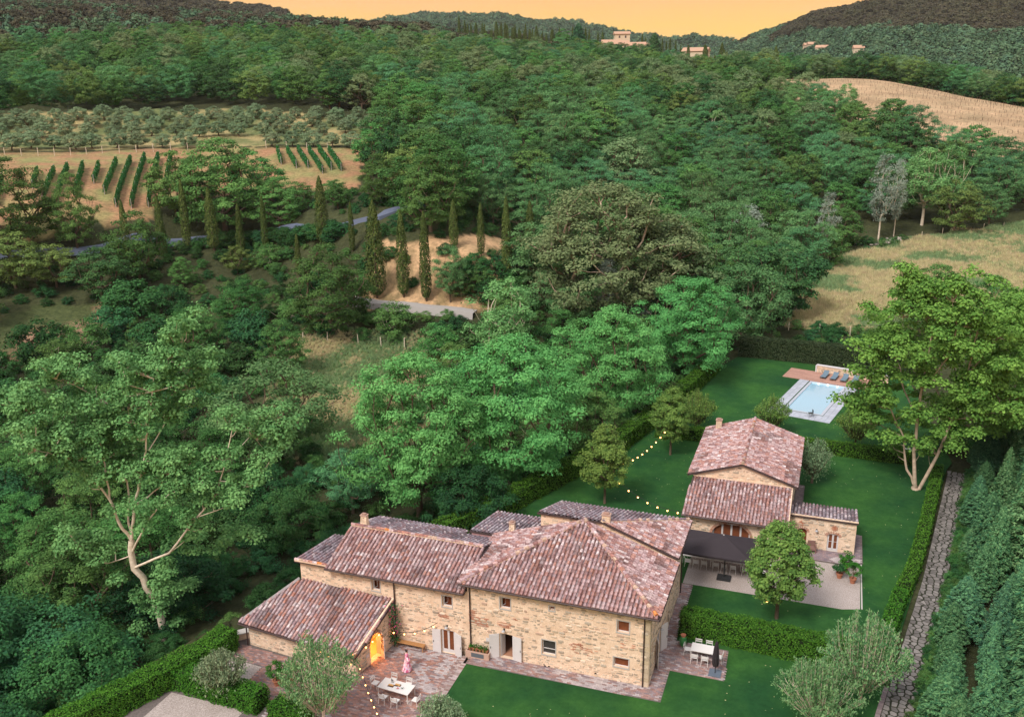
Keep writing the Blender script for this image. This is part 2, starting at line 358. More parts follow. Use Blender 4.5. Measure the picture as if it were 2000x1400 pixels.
def at(px, py):
    """where the ray through a pixel meets the land"""
    d = ray(px, py); d = d/np.linalg.norm(d[:2])
    T = np.concatenate([np.arange(30, 260, 1.0), np.arange(260, 1200, 4.0)]); Q = CAM+T[:, None]*d
    k = np.nonzero(Q[:, 2] < H(Q))[0]
    if len(k) == 0: t = 1100.
    else:
        k = k[0]; a, b = T[max(k-1, 0)], T[k]
        for _ in range(8):
            m = (a+b)/2; q = CAM+m*d
            if q[2] < hz(q[0], q[1]): b = m
            else: a = m
        t = (a+b)/2
    q = CAM+t*d; return np.array([q[0], q[1], hz(q[0], q[1])])
def topz(base, py, px=None):
    """height at which a vertical line over base crosses the image row"""
    n = np.linalg.norm(base[:2]-CAM[:2]); d = ray(px if px is not None else 1000, py)
    v = base[:2]/np.linalg.norm(base[:2]); return CAM[2]+n/(d[:2] @ v)*d[2]
def zone(pts): return np.array([at(a, b)[:2] for a, b in pts])

Z_MEADOW = zone([(560, 690), (600, 662), (800, 672), (830, 720), (800, 800), (720, 880), (620, 880), (585, 800)])
Z_BANK = zone([(700, 590), (720, 500), (760, 474), (860, 466), (1010, 470), (1000, 520), (960, 604), (720, 604)])
Z_VINE = zone([(-250, 430), (-200, 312), (0, 300), (380, 286), (720, 292), (700, 372), (560, 372), (330, 380), (300, 432), (180, 440), (60, 480)])
Z_OLIVE = zone([(-250, 298), (-200, 225), (50, 222), (380, 214), (720, 236), (800, 262), (740, 287), (380, 284)])
Z_TALL = zone([(1535, 640), (1560, 560), (1640, 500), (1720, 486), (1790, 466), (1900, 452), (2010, 436), (2300, 425), (2400, 640), (2050, 655), (1700, 652)])
Z_BROWN = np.array([_pd(a, D, 0)[:2] for a, D in ((1490, 420), (1530, 355), (1640, 322), (1760, 303), (1880, 282), (2000, 280), (2200, 275), (2300, 390), (2000, 392), (1850, 415), (1700, 436), (1560, 455))])
Z_RIDGE = np.array([_pd(a, D, 0)[:2] for a, D in ((850, 520), (1000, 480), (1100, 520), (1200, 520), (1300, 470), (1450, 440), (1500, 470), (1540, 560), (1500, 700), (1420, 900), (1200, 1000), (900, 900), (820, 640))])
Z_DRY = zone([(-100, 640), (60, 600), (200, 585), (260, 630), (120, 690), (-100, 720)])

def in_zone(P, z, grow=0.0):
    r = inside(P, z)
    if grow: r |= polydist(P, z) < grow
    return r
def terrain():
    az0 = -YA
    A_ = np.concatenate([np.linspace(-1.5, -.66, 60)[:-1], np.linspace(-.66, .60, 470), np.linspace(.60, 1.5, 60)[1:]])+az0
    Rr = np.concatenate([np.linspace(8, 60, 40)[:-1], np.geomspace(60, 330, 210)[:-1], np.geomspace(330, 1250, 90)])
    aa, rr = np.meshgrid(A_, Rr, indexing='ij')
    P = np.stack([np.sin(aa)*rr, np.cos(aa)*rr], -1).reshape(-1, 2)
    z = H(P)
    z -= np.clip((np.linalg.norm(P, axis=1)-1100)/150, 0, 1)*40
    Pn = P+np.stack([hash_noise(P, 5, 1)-.5, hash_noise(P, 5, 2)-.5], 1)*4
    base = np.array([0.050, 0.058, 0.030]); C_ = np.tile(base, (len(P), 1))
    n1 = hash_noise(P, 3.1, 9); n2 = hash_noise(P, 9, 10); n3 = hash_noise(P, 1.2, 11)
    C_ = C_*(0.7+.6*n2[:, None])
    def mixc(mask, c0, c1, t, tone=1.0):
        c = np.array(c0)*(1-t[:, None])+np.array(c1)*t[:, None]; C_[mask] = c[mask]*tone
    mixc(in_zone(Pn, Z_RIDGE), (.17, .15, .08), (.09, .11, .05), n2)
    mixc(in_zone(Pn, Z_MEADOW), (.070, .125, .045), (.24, .20, .12), np.clip((n1*.6+n2*.6+n3*.3-.62)*2.6, 0, 1))
    mixc(in_zone(Pn, Z_BANK), (.50, .33, .21), (.26, .19, .11), np.clip((n1+n3-.9)*2, 0, 1))
    mixc(in_zone(Pn, Z_DRY), (.28, .18, .13), (.07, .09, .04), np.clip((n1+n2-.8)*3, 0, 1))
    mixc(in_zone(Pn, Z_OLIVE), (.34, .28, .15), (.13, .16, .07), np.clip((n1*.5+n2-.55)*2.5, 0, 1))
    mixc(in_zone(Pn, Z_VINE), (.33, .19, .12), (.24, .24, .11), np.clip(n1*1.6-.4, 0, 1))
    mixc(in_zone(Pn, Z_TALL), (.50, .46, .27), (.22, .30, .15), np.clip((n1*.4+n2*1.1-.5)*2, 0, 1))
    t = np.clip((n1*.7+n2*.5-.35)*1.5, 0, 1); mixc(in_zone(P, Z_BROWN), (.46, .33, .23), (.31, .22, .15), t)
    na, nr = len(A_), len(Rr); idx = np.arange(na*nr).reshape(na, nr)
    q = np.stack([idx[:-1, :-1], idx[:-1, 1:], idx[1:, 1:], idx[1:, :-1]], -1).reshape(-1, 4)[:, ::-1]
    me = bpy.data.meshes.new('ground'); me.vertices.add(len(P)); me.vertices.foreach_set('co', np.c_[P, z].ravel())
    me.loops.add(q.size); me.loops.foreach_set('vertex_index', q.ravel().astype(np.int32))
    me.polygons.add(len(q)); me.polygons.foreach_set('loop_start', np.arange(0, q.size, 4, dtype=np.int32)); me.update(calc_edges=True)
    a = me.color_attributes.new('Col', 'FLOAT_COLOR', 'POINT'); a.data.foreach_set('color', np.c_[C_, np.ones(len(P))].ravel())
    me.materials.append(mat('open_land', W3, .95, .1, use_col=True, noise=[(1.3, (.6, .62, .55), (1.25, 1.2, 1.1), .8), (.12, (.8, .85, .75), (1.15, 1.1, 1), .7)], bump=(2.0, .8, .25)))
    me.shade_smooth()
    return link('ground', me)
tag(terrain(), kind='structure')
M['hillsoil'] = mat('hill_soil', (0.075, 0.062, 0.045), .95, .1, noise=[(.02, (.6, .65, .6), (1.2, 1.15, 1), .8)])
def hill(name, ridge, foot, label=None):
    """a far hill from the bearing, distance and elevation of its crest; returns points on its near face"""
    rp = np.array(ridge, float); n = 150; xs = np.linspace(rp[0, 0], rp[-1, 0], n)
    py = np.interp(xs, rp[:, 0], rp[:, 1]); Dr = np.interp(xs, rp[:, 0], rp[:, 2])
    fp = np.array(foot, float); Df = np.interp(xs, fp[:, 0], fp[:, 1]); zf = np.interp(xs, fp[:, 0], fp[:, 2])
    V = []; ts = np.concatenate([np.linspace(0, 1, 36), [1.12, 1.3, 1.6]])
    for i, x in enumerate(xs):
        d = ray(x, py[i]); d = d/np.linalg.norm(d[:2]); zr = CAM[2]+Dr[i]*d[2]
        for t in ts:
            D = Df[i]+(Dr[i]-Df[i])*t; tt = min(t, 1.0)
            z = zf[i]+(zr-zf[i])*(math.sin(tt*math.pi/2)**1.15)
            if t > 1: z = zr-(t-1)*(zr-zf[i])*1.6
            V.append((d[0]*D, d[1]*D, z))
    V = np.array(V); nz_ = hash_noise(V[:, :2], 160, 21)-.5; n2 = hash_noise(V[:, :2], 60, 22)-.5
    tt = np.tile(np.clip(ts, 0, 1), n); V[:, 2] += (nz_*26+n2*9)*np.sin(np.clip(tt, 0, 1)*math.pi)*np.clip(Dr.mean()/1600, .4, 1.6)
    m = len(ts); idx = np.arange(n*m).reshape(n, m)
    q = np.stack([idx[:-1, :-1], idx[1:, :-1], idx[1:, 1:], idx[:-1, 1:]], -1).reshape(-1, 4)
    me = bpy.data.meshes.new(name); me.from_pydata(V.tolist(), [], q.tolist()); me.materials.append(M['hillsoil']); me.shade_smooth()
    o = link(name, me); tag(o, kind='structure')
    return V.reshape(n, m, 3)
HR = hill('hills', [(1340, 130, 1900), (1430, 98, 1900), (1480, 80, 1800), (1540, 62, 1750), (1590, 44, 1700), (1650, 39, 1650), (1700, 28, 1600), (1780, 23, 1550), (1850, 16, 1500), (1900, 14, 1500), (2000, 20, 1450), (2120, 12, 1400), (2500, 60, 1300)],
          [(1340, 1150, 25), (1500, 900, 0), (1700, 640, -12), (2000, 520, -12), (2500, 480, -10)])
HM = hill('hills', [(700, 60, 3000), (820, 37, 3000), (900, 44, 3000), (960, 50, 2900), (1040, 53, 2800), (1110, 60, 2800), (1200, 74, 2700), (1300, 86, 2700), (1430, 97, 2700), (1520, 100, 2700)],
          [(700, 1500, 40), (1520, 1500, 10)])
HL = hill('hills', [(-600, -160, 2200), (-200, -110, 2200), (0, -60, 2200), (120, -32, 2200), (200, -16, 2200), (265, 2, 2300), (300, 13, 2300), (420, 36, 2300), (560, 60, 2300)],
          [(-600, 950, 70), (600, 950, 70)])

# ------------------------------------------------------------ garden ground
def sheet(name, pts, z, m, th=None):
    mb = MB(); mb.poly(pts, z-(th or 0.1), z, col=(1, 1, 1)); return mb.build(name, m)
M['lawn'] = mat('mown_lawn', (0.028, 0.100, 0.033), .95, .1, noise=[(.16, (.50, .62, .75), (1.35, 1.15, .85), .85), (.9, (.70, .78, .7), (1.2, 1.12, 1), .7), (3.5, (.72, .8, .7), (1.1, 1.1, 1), .6), (40, (.6, .7, .6), (1.2, 1.2, 1.1), .7)], bump=(30, .6, .03))
M['gravel'] = mat('pale_gravel', (0.44, 0.385, 0.36), .95, .1, noise=[(16, (.5, .48, .46), (1.2, 1.2, 1.2), .9), (.7, (.85, .84, .82), W3, .6)], bump=(30, .6, .02))
LAWN = [(-22.0, 20), (-22.0, 51.2), (-8.9, 53), (-9.2, 66), (-30.6, 67.5), (-20.9, 90.5), (-18.4, 99), (-15.0, 121), (-11.4, 131.2), (10.5, 129.6), (13.6, 99), (12.9, 97), (8.9, 74), (5.6, 57), (3.4, 45), (1, 20)]
from mathutils.geometry import tessellate_polygon
_hole = [tuple(POOLC+POOLU*a+POOLV*b) for a, b in ((-2.2, -5.9), (2.2, -5.9), (2.2, 5.9), (-2.2, 5.9))]
_lp = [Vector((*p, 0)) for p in LAWN]; _lh = [Vector((*p, 0)) for p in _hole]
_tr = tessellate_polygon([_lp, _lh]); mb = MB(); mb.add([(v.x, v.y, 0.0) for v in _lp+_lh], [tuple(t) for t in _tr])
o = mb.build('lawn', M['lawn']); tag(o, kind='structure')
if o.data.polygons[0].normal.z < 0: o.data.flip_normals()
tag(sheet('soil_ground', [(-45.8, 21), (-44.3, 38), (-40.3, 50.3), (-39, 53.5), (-23, 53.5), (-23, 21)], -0.62, M['joint']), kind='structure')
tag(sheet('gravel_yard', [(-40.9, 24), (-40.3, 42.6), (-34.4, 42.6), (-34.6, 24)], -0.60, M['gravel'], .015), kind='structure')
tag(sheet('gravel_yard', [(-39.6, 44.3), (-39.4, 47.2), (-36.0, 47.0), (-36.0, 43.2), (-37.5, 44.2)], -0.60, M['gravel'], .015), kind='structure')
tag(sheet('gravel_yard', [(-9.24, 66.66), (2.98, 66.66), (4.3, 67.1), (4.36, 73.6), (-9.24, 73.6)], 0.008, M['gravel'], .05), kind='structure')

def pave(name, outline, z, bw=.29, bh=.145, rot=0.0, pal=None, th=.02, gap=.012, rec=.012):
    """bricks laid over an outline; rows shift by half a brick"""
    pal = pal or [(.36, .21, .18), (.42, .25, .21), (.30, .20, .19), (.45, .33, .30), (.26, .20, .20), (.38, .23, .19), (.40, .22, .17)]
    P_ = np.array(outline, float); ca, sa = math.cos(rot), math.sin(rot)
    Q = P_ @ np.array([[ca, -sa], [sa, ca]])
    x0, y0 = Q.min(0); x1, y1 = Q.max(0); mb = MB(); r = 0; y = y0
    pts = []
    while y < y1:
        x = x0-(bw/2 if r % 2 else 0)
        while x < x1: pts.append((x+bw/2, y+bh/2)); x += bw
        y += bh; r += 1
    pts = np.array(pts); ok = inside(pts, Q) & (polydist(pts, Q) > bh*.35)
    Wp = pts @ np.array([[ca, sa], [-sa, ca]]); lichen = hash_noise(Wp, .9, 31)*.6+hash_noise(Wp, 3.5, 32)*.6
    for k in np.nonzero(ok)[0]:
        x, y = Wp[k]; c = np.array(pal[random.randrange(len(pal))])*random.uniform(.8, 1.15)
        if lichen[k] > .72 and random.random() < .7: c = np.array((.52, .46, .45))*random.uniform(.75, 1.1)
        dz = random.uniform(-.004, .004)
        w, h = (bw-gap)/2, (bh-gap)/2; v = np.array([(-w, -h), (w, -h), (w, h), (-w, h)]) @ np.array([[ca, sa], [-sa, ca]])+(x, y)
        V = [(a, b, z+dz) for a, b in v]+[(a, b, z-rec*1.4) for a, b in v]
        mb.add(V, [(0, 1, 2, 3), (0, 4, 5, 1), (1, 5, 6, 2), (2, 6, 7, 3), (3, 7, 4, 0)], c)
    base = sheet(name, outline, z-rec, M['joint'], .15); tag(base, kind='structure')
    b = mb.build('brick', M['brick'], base); tag(b, kind='stuff')
    return base
TERR = [(-38.9, 48.9), (-29.1, 48.1), (-28.2, 52.7), (-22.72, 52.7), (-22.72, 30), (-33.0, 30), (-33.0, 43.0), (-36.0, 43.2), (-36.0, 47.0), (-39.4, 47.2)]
pave('brick_terrace', TERR, -0.58)
pave('brick_path', [(-22.0, 51.2), (-8.2, 51.4), (-8.2, 54.95), (-4.5, 54.95), (-4.62, 58.55), (-8.4, 58.6), (-8.4, 66.6), (-9.3, 66.6), (-9.3, 52.7), (-22.0, 52.7)], 0.024,
     pal=[(.34, .24, .22), (.40, .28, .26), (.30, .24, .25), (.44, .38, .37), (.36, .22, .19)])
# steps from terrace up to the lawn: two brick treads and a flat border
for k, (xa, xb, z) in enumerate(((-22.95, -22.62, -.40), (-22.62, -22.30, -.20), (-22.30, -21.92, 0.02))):
    st = MB(); st.b2((xa, 30, -.9), (xb, 52.3 if k < 2 else 51.2, z-.012)); s_ = st.build('step', M['joint']); tag(s_, kind='structure')
    mb = MB(); y = 30.0
    while y < (52.2 if k < 2 else 51.1):
        c = np.array(random.choice([(.34, .23, .2), (.42, .33, .3), (.5, .42, .4), (.3, .21, .2)]))*random.uniform(.8, 1.15)
        mb.b2((xa+.006-.02*(k < 2), y+.008, z-.06), (xb-.006, y+.15, z+random.uniform(-.004, .004)), col=c); y += .158
    tag(mb.build('brick', M['brick'], s_), kind='stuff')

# ------------------------------------------------------------ flagstone path (irregular stones, one object each)
def voronoi(pts, cell_r):
    """Voronoi cells clipped to a square round each point"""
    out_ = []
    for i, p in enumerate(pts):
        d = np.linalg.norm(pts-p, axis=1); nb = np.nonzero((d < cell_r*3.2) & (d > 1e-6))[0]
        poly = [np.array((p[0]+a*cell_r, p[1]+b*cell_r)) for a, b in ((-1, -1), (1, -1), (1, 1), (-1, 1))]
        for j in nb[np.argsort(d[nb])]:
            m = (p+pts[j])/2; nrm = pts[j]-p; q = []
            for a, b in zip(poly, poly[1:]+poly[:1]):
                sa, sb = (a-m) @ nrm, (b-m) @ nrm
                if sa <= 0: q.append(a)
                if (sa < 0) != (sb < 0): q.append(a+(b-a)*(sa/(sa-sb)))
            poly = q
            if len(poly) < 3: break
        out_.append(np.array(poly) if len(poly) >= 3 else None)
    return out_
PATHL = np.array([(4.3, 48), (5.46, 54.7), (9.15, 73.4), (12.9, 96.0)]); PATHR = np.array([(6.2, 48), (7.35, 54.9), (10.9, 73.1), (14.7, 95.6)])
def pathx(y, side): A_ = (PATHL, PATHR)[side]; return np.interp(y, A_[:, 1], A_[:, 0])
po = [tuple(p) for p in PATHL]+[tuple(p) for p in PATHR[::-1]]; po = po[::-1]
M['pathsoil'] = mat('mossy_joint', (0.040, 0.042, 0.030), .95, .1, noise=[(5, (.5, .6, .5), W3, .8)])
path = sheet('path', po, 0.03, M['pathsoil'], .2); tag(path, kind='structure')
M['flag'] = mat('flagstone', W3, .8, .2, use_col=True, noise=[(5, (.72, .72, .74), W3, .7)], bump=(12, .4, .01))
pts = []
y = 48.0
while y < 96.3:
    n = 4; xl, xr = pathx(y, 0), pathx(y, 1)
    for k in range(n): pts.append((xl+(xr-xl)*(k+.5+random.uniform(-.34, .34))/n, y+random.uniform(-.18, .18)))
    y += .42
pts = np.array(pts); cells = voronoi(pts, .75)
order = np.argsort(pts[:, 1]); made = 0; rest = MB()
for i in order:
    c = cells[i]
    if c is None: continue
    ctr = c.mean(0); c = ctr+(c-ctr)*.84; c = c-np.clip(c*0, 0, 0)
    xl, xr = pathx(c[:, 1], 0)+.04, pathx(c[:, 1], 1)-.04; c[:, 0] = np.clip(c[:, 0], xl, xr)
    g = random.uniform(.13, .27); col = np.array((g, g*.92, g*.86))
    top = ctr+(c-ctr)*.93; zz = .055+random.uniform(-.008, .012); n = len(c)
    V = [(a, b, zz) for a, b in top]+[(a, b, zz-.05) for a, b in c]
    Fc = [tuple(range(n))]+[(k, n+k, n+(k+1) % n, (k+1) % n) for k in range(n)]
    area = abs(np.sum(c[:, 0]*np.roll(c[:, 1], -1)-c[:, 1]*np.roll(c[:, 0], -1)))/2
    if made < 300 and area > .04:
        mb = MB(); mb.add(np.array(V)-(*ctr, 0), Fc, col); mb.build('flagstone', M['flag'], path, (*ctr, 0)); made += 1
    else: rest.add(V, Fc, col)
tag(rest.build('flagstone', M['flag'], path), kind='stuff')
# edging of bricks on end at the near left of the path, small curb lamps along the far side
edge = MB()
for k in range(60):
    y = 50+k*.13; x = pathx(y, 0)-.16
    edge.box((x, y, .03), (.30, .10, .08), rz=-.18, col=np.array((.30, .24, .24))*random.uniform(.8, 1.2))
tag(edge.build('brick', M['brick'], path), kind='stuff')

# ------------------------------------------------------------ pool
pc = np.array((-.55, 115.6)); pu = unit(np.array((4.0, -.92))); pv = np.array((-pu[1], pu[0]))
def pl(a, b): return tuple(pc+pu*a+pv*b)
M['poolpave'] = mat('blue_grey_paving', W3, .6, .35, use_col=True, noise=[(4, (.88, .88, .9), W3, .6)])
M['pooltile'] = mat('pale_pool_lining', (0.62, 0.74, 0.80), .5, .4)
M['deck'] = mat('reddish_deck_board', W3, .7, .25, use_col=True, noise=[(3, (.8, .78, .76), W3, .6)])
pav = MB(); L_, W_ = 5.75, 2.05
base = empty('swimming_pool', (0, 0, 0)); tag(base, 'rectangular pool of pale blue water set in grey paving on the far lawn', 'pool')
step_ = .62
nx, ny = int(7.4/step_), int(14.0/step_)
for i in range(nx+1):
    for j in range(ny+1):
        a = -3.75+i*step_; b = -8.1+j*step_
        if -W_-.3 < a+step_/2 < W_+.3 and -L_-.28 < b+step_/2 < L_+.6: continue
        if b > 6.0: continue
        q = [pl(a+.01, b+.01), pl(a+step_-.01, b+.01), pl(a+step_-.01, b+step_-.01), pl(a+.01, b+step_-.01)]
        pav.poly(q, -.02, .05, col=np.array((.40, .43, .49))*random.uniform(.9, 1.1))
for a0, a1, b0, b1 in ((-W_-.32, -W_, -L_-.3, L_+.3), (W_, W_+.36, -L_-.3, L_+.3), (-W_, W_, -L_-.3, -L_), (-W_, W_, L_, L_+.3)):
    pav.poly([pl(a0+.005, b0+.005), pl(a1-.005, b0+.005), pl(a1-.005, b1-.005), pl(a0+.005, b1-.005)], -.02, .054, col=(.42, .45, .51))
o = pav.build('paving_slab', M['poolpave'], base); tag(o, kind='stuff')
sh = MB(); A4 = [pl(-W_, -L_), pl(W_, -L_), pl(W_, L_), pl(-W_, L_)]
V = [(x, y, .05) for x, y in A4]+[(x, y, -.30) for x, y in A4]
sh.add(V, [(4, 5, 6, 7), (0, 4, 7, 3), (1, 2, 6, 5), (0, 1, 5, 4), (3, 7, 6, 2)], (1, 1, 1)); sh.build('pool_basin', M['pooltile'], base)
mw_ = bpy.data.materials.new('pool_water'); mw_.use_nodes = True; nt = mw_.node_tree; b_ = nt.nodes['Principled BSDF']
b_.inputs['Base Color'].default_value = (.27, .46, .58, 1); b_.inputs['Roughness'].default_value = .03; b_.inputs['Specular IOR Level'].default_value = .9
t_ = nt.nodes.new('ShaderNodeTexNoise'); t_.inputs['Scale'].default_value = 2.0; bp_ = nt.nodes.new('ShaderNodeBump'); bp_.inputs['Strength'].default_value = .12; bp_.inputs['Distance'].default_value = .02
tcw = nt.nodes.new('ShaderNodeTexCoord'); nt.links.new(tcw.outputs['Object'], t_.inputs['Vector'])
nt.links.new(t_.outputs['Fac'], bp_.inputs['Height']); nt.links.new(bp_.outputs[0], b_.inputs['Normal'])
wq = MB(); wq.add([(x, y, -.08) for x, y in A4], [(0, 1, 2, 3)]); wq.build('water', mw_, base)
for k in range(3):
    x, y = pl(-1.2+k*1.2, L_-.02); lb = MB(); lb.lathe([(.0, -.05), (.09, -.03), (.10, .02), (0, .05)], 8, (0, 0, 0)); lb.build('pool_light', mat('pool_lamp%d' % k, W3, emit=((1, .95, .85), 4)), base, (x, y-.03, .0))
# lounger deck
deck = empty('wooden_deck', (0, 0, 0)); tag(deck, 'reddish plank deck at the head of the pool under the loungers', 'deck')
for r in range(27):
    b = 6.15+r*.155; mb = MB(); a = -6.1; a_end = 5.6 if r < 24 else 5.0
    while a < a_end:
        l = min(random.uniform(2.0, 3.4), a_end-a); mb.poly([pl(a+.01, b), pl(a+l-.01, b), pl(a+l-.01, b+.14), pl(a+.01, b+.14)], .0, .085, col=np.array((.40, .23, .18))*random.uniform(.85, 1.2)); a += l
    mb.build('plank', M['deck'], deck)

# ------------------------------------------------------------ stones, walls
STONECOL = [(.52, .42, .31), (.60, .48, .36), (.66, .54, .42), (.44, .37, .29), (.40, .33, .26), (.68, .57, .45), (.53, .46, .37), (.72, .60, .48), (.58, .42, .32)]
def stone_shape(w, h, seed=None):
    n = 8; ang = np.arange(n)*2*math.pi/n+rng.normal(0, .12, n)
    r = 1/np.maximum(np.abs(np.cos(ang)), np.abs(np.sin(ang)))**.75
    return np.c_[np.cos(ang)*r*w/2, np.sin(ang)*r*h/2]*(.86+rng.random((n, 1))*.2)
def add_stone(mb, O, U, Vv, Nn, u, v, w, h, dep, col):
    s = stone_shape(w, h); n = len(s); P3 = lambda q, d: O+U*(u+q[:, :1])+Vv*(v+q[:, 1:2])+Nn*d
    V = np.concatenate([P3(s, -.012), P3(s*.93, dep*.7), P3(s*.72, dep)])
    Fc = [(i, (i+1) % n, n+(i+1) % n, n+i) for i in range(n)]+[(n+i, n+(i+1) % n, 2*n+(i+1) % n, 2*n+i) for i in range(n)]+[tuple(range(2*n, 3*n))]
    mb.add(V, Fc, col)
UNIT_STONES = []
for k in range(14):
    mb = MB(); add_stone(mb, np.zeros(3), np.array([1., 0, 0]), np.array([0, 0, 1.]), np.array([0, -1., 0]), 0, 0, 1, .55, .055, np.array(STONECOL[k % 9])*random.uniform(.85, 1.1)); UNIT_STONES.append(mb.mesh('stone', M['stone']))
class Wall:
    """a wall face: origin, direction, length, heights left and right (or a peak), openings; makes mortar face with reveals and rubble stones"""
    def __init__(s, parent, O, U, L, h0, h1=None, peak=None, openings=(), depth=.28, name='wall', dens=.55, big=60, base=0.0, edge=.1):
        O = np.array(O, float); U = unit(np.array([U[0], U[1], 0.], float)); Vv = np.array([0, 0, 1.]); Nn = np.cross(U, Vv)
        h1 = h0 if h1 is None else h1; s.O, s.U, s.N = O, U, Nn
        top = (lambda u: h0+(h1-h0)*u/L) if peak is None else (lambda u: h0+(peak[1]-h0)*u/peak[0] if u < peak[0] else peak[1]+(h1-peak[1])*(u-peak[0])/(L-peak[0]))
        us = sorted(set([0, L]+([peak[0]] if peak else [])+[a for o in openings for a in (o[0], o[2])])); hs = sorted(set([0.0]+[a for o in openings for a in (o[1], o[3])]))
        mb = MB(); P3 = lambda u, v, d=0: O+U*u+Vv*v+Nn*d
        for a, b in zip(us[:-1], us[1:]):
            for c, d in zip(hs, hs[1:]+[None]):
                if d is not None and any(o[0] <= a+1e-6 and b <= o[2]+1e-6 and o[1] <= c+1e-6 and d <= o[3]+1e-6 for o in openings): continue
                t0, t1 = (top(a), top(b)) if d is None else (d, d)
                mb.add([P3(a, c), P3(b, c), P3(b, t1), P3(a, t0)], [(0, 1, 2, 3)])
        for (a, c, b, d) in [o[:4] for o in openings]:
            q = [P3(a, c), P3(b, c), P3(b, d), P3(a, d)]; r = [P3(a, c, -depth), P3(b, c, -depth), P3(b, d, -depth), P3(a, d, -depth)]
            mb.add(q+r, [(0, 4, 5, 1), (1, 5, 6, 2), (2, 6, 7, 3), (3, 7, 4, 0)])
        s.o = mb.build(name, M['mortar'], parent)
        # stones
        sm = MB(); v = base+.05; nb = 0; vmax = max(h0, h1, peak[1] if peak else 0)
        while v < vmax-.05:
            rh = random.choice([.09, .12, .14, .17, .2, .24]); u = random.uniform(.02, .2)
            while u < L-.08:
                w = min(max(random.gauss(rh*1.9, .10), .10), .62); uc = u+w/2; vc = v+rh/2+random.uniform(-.02, .02)
                ok = random.random() < dens and uc+w/2 < L-.03 and vc+rh/2 < top(uc)-.06
                if ok:
                    for o in openings:
                        if o[0]-edge < uc+w/2 and uc-w/2 < o[2]+edge and o[1]-edge < vc+rh/2 and vc-rh/2 < o[3]+edge: ok = False
                if ok:
                    hh = rh*random.uniform(.75, .97)
                    if w > .40 and rh >= .17 and nb < big:
                        p = P3(uc, vc); st = link('stone', random.choice(UNIT_STONES), s.o, p, (0, 0, math.atan2(U[1], U[0])), (w, 1, hh/.55)); nb += 1
                    else:
                        add_stone(sm, O, U, Vv, Nn, uc, vc, w, hh, random.uniform(.012, .035), np.array(random.choice(STONECOL))*random.uniform(.8, 1.15))
                u += w+random.uniform(.015, .05)
            v += rh+.012
        if sm.n: tag(sm.build('stone', M['stone'], s.o), kind='stuff')
    def at(s, u, v, d=0): return s.O+s.U*u+np.array([0, 0, v])+s.N*d

TILEPAL = {'red': [(.49, .33, .31), (.56, .41, .40), (.40, .22, .19), (.58, .48, .49), (.48, .38, .40), (.34, .20, .19), (.64, .57, .58), (.49, .27, .21), (.28, .18, .18), (.53, .43, .45)],
           'grey': [(.33, .32, .37), (.40, .39, .44), (.28, .24, .28), (.46, .45, .50), (.36, .30, .34), (.24, .20, .23), (.52, .52, .57), (.34, .23, .24)],  # north slopes: weathered grey plus the cool sky light put into the colour
           'orange': [(.50, .27, .23), (.56, .36, .32), (.47, .39, .42), (.60, .54, .56), (.40, .24, .22), (.32, .25, .28), (.55, .38, .35), (.52, .47, .51), (.52, .24, .16), (.44, .40, .44)]}
def half_tile(mb, c, ax, side, up, L, r0, r1, col, seg=4, sag=1.0, th=0.014):
    """one curved clay tile: axis ax runs up the slope; narrower at the top"""
    vs = []
    for e, r in ((-L/2, r0), (L/2, r1)):
        for k in range(seg+1):
            t = math.pi*k/seg; vs.append(c+ax*e+side*(math.cos(t)*r)+up*(math.sin(t)*r*1.05*sag+(th if e < 0 else 0)))
    n = seg+1; fs = [(k+1, k, n+k, n+k+1) for k in range(seg)]+[tuple(range(n))]
    mb.add(vs, fs, col)
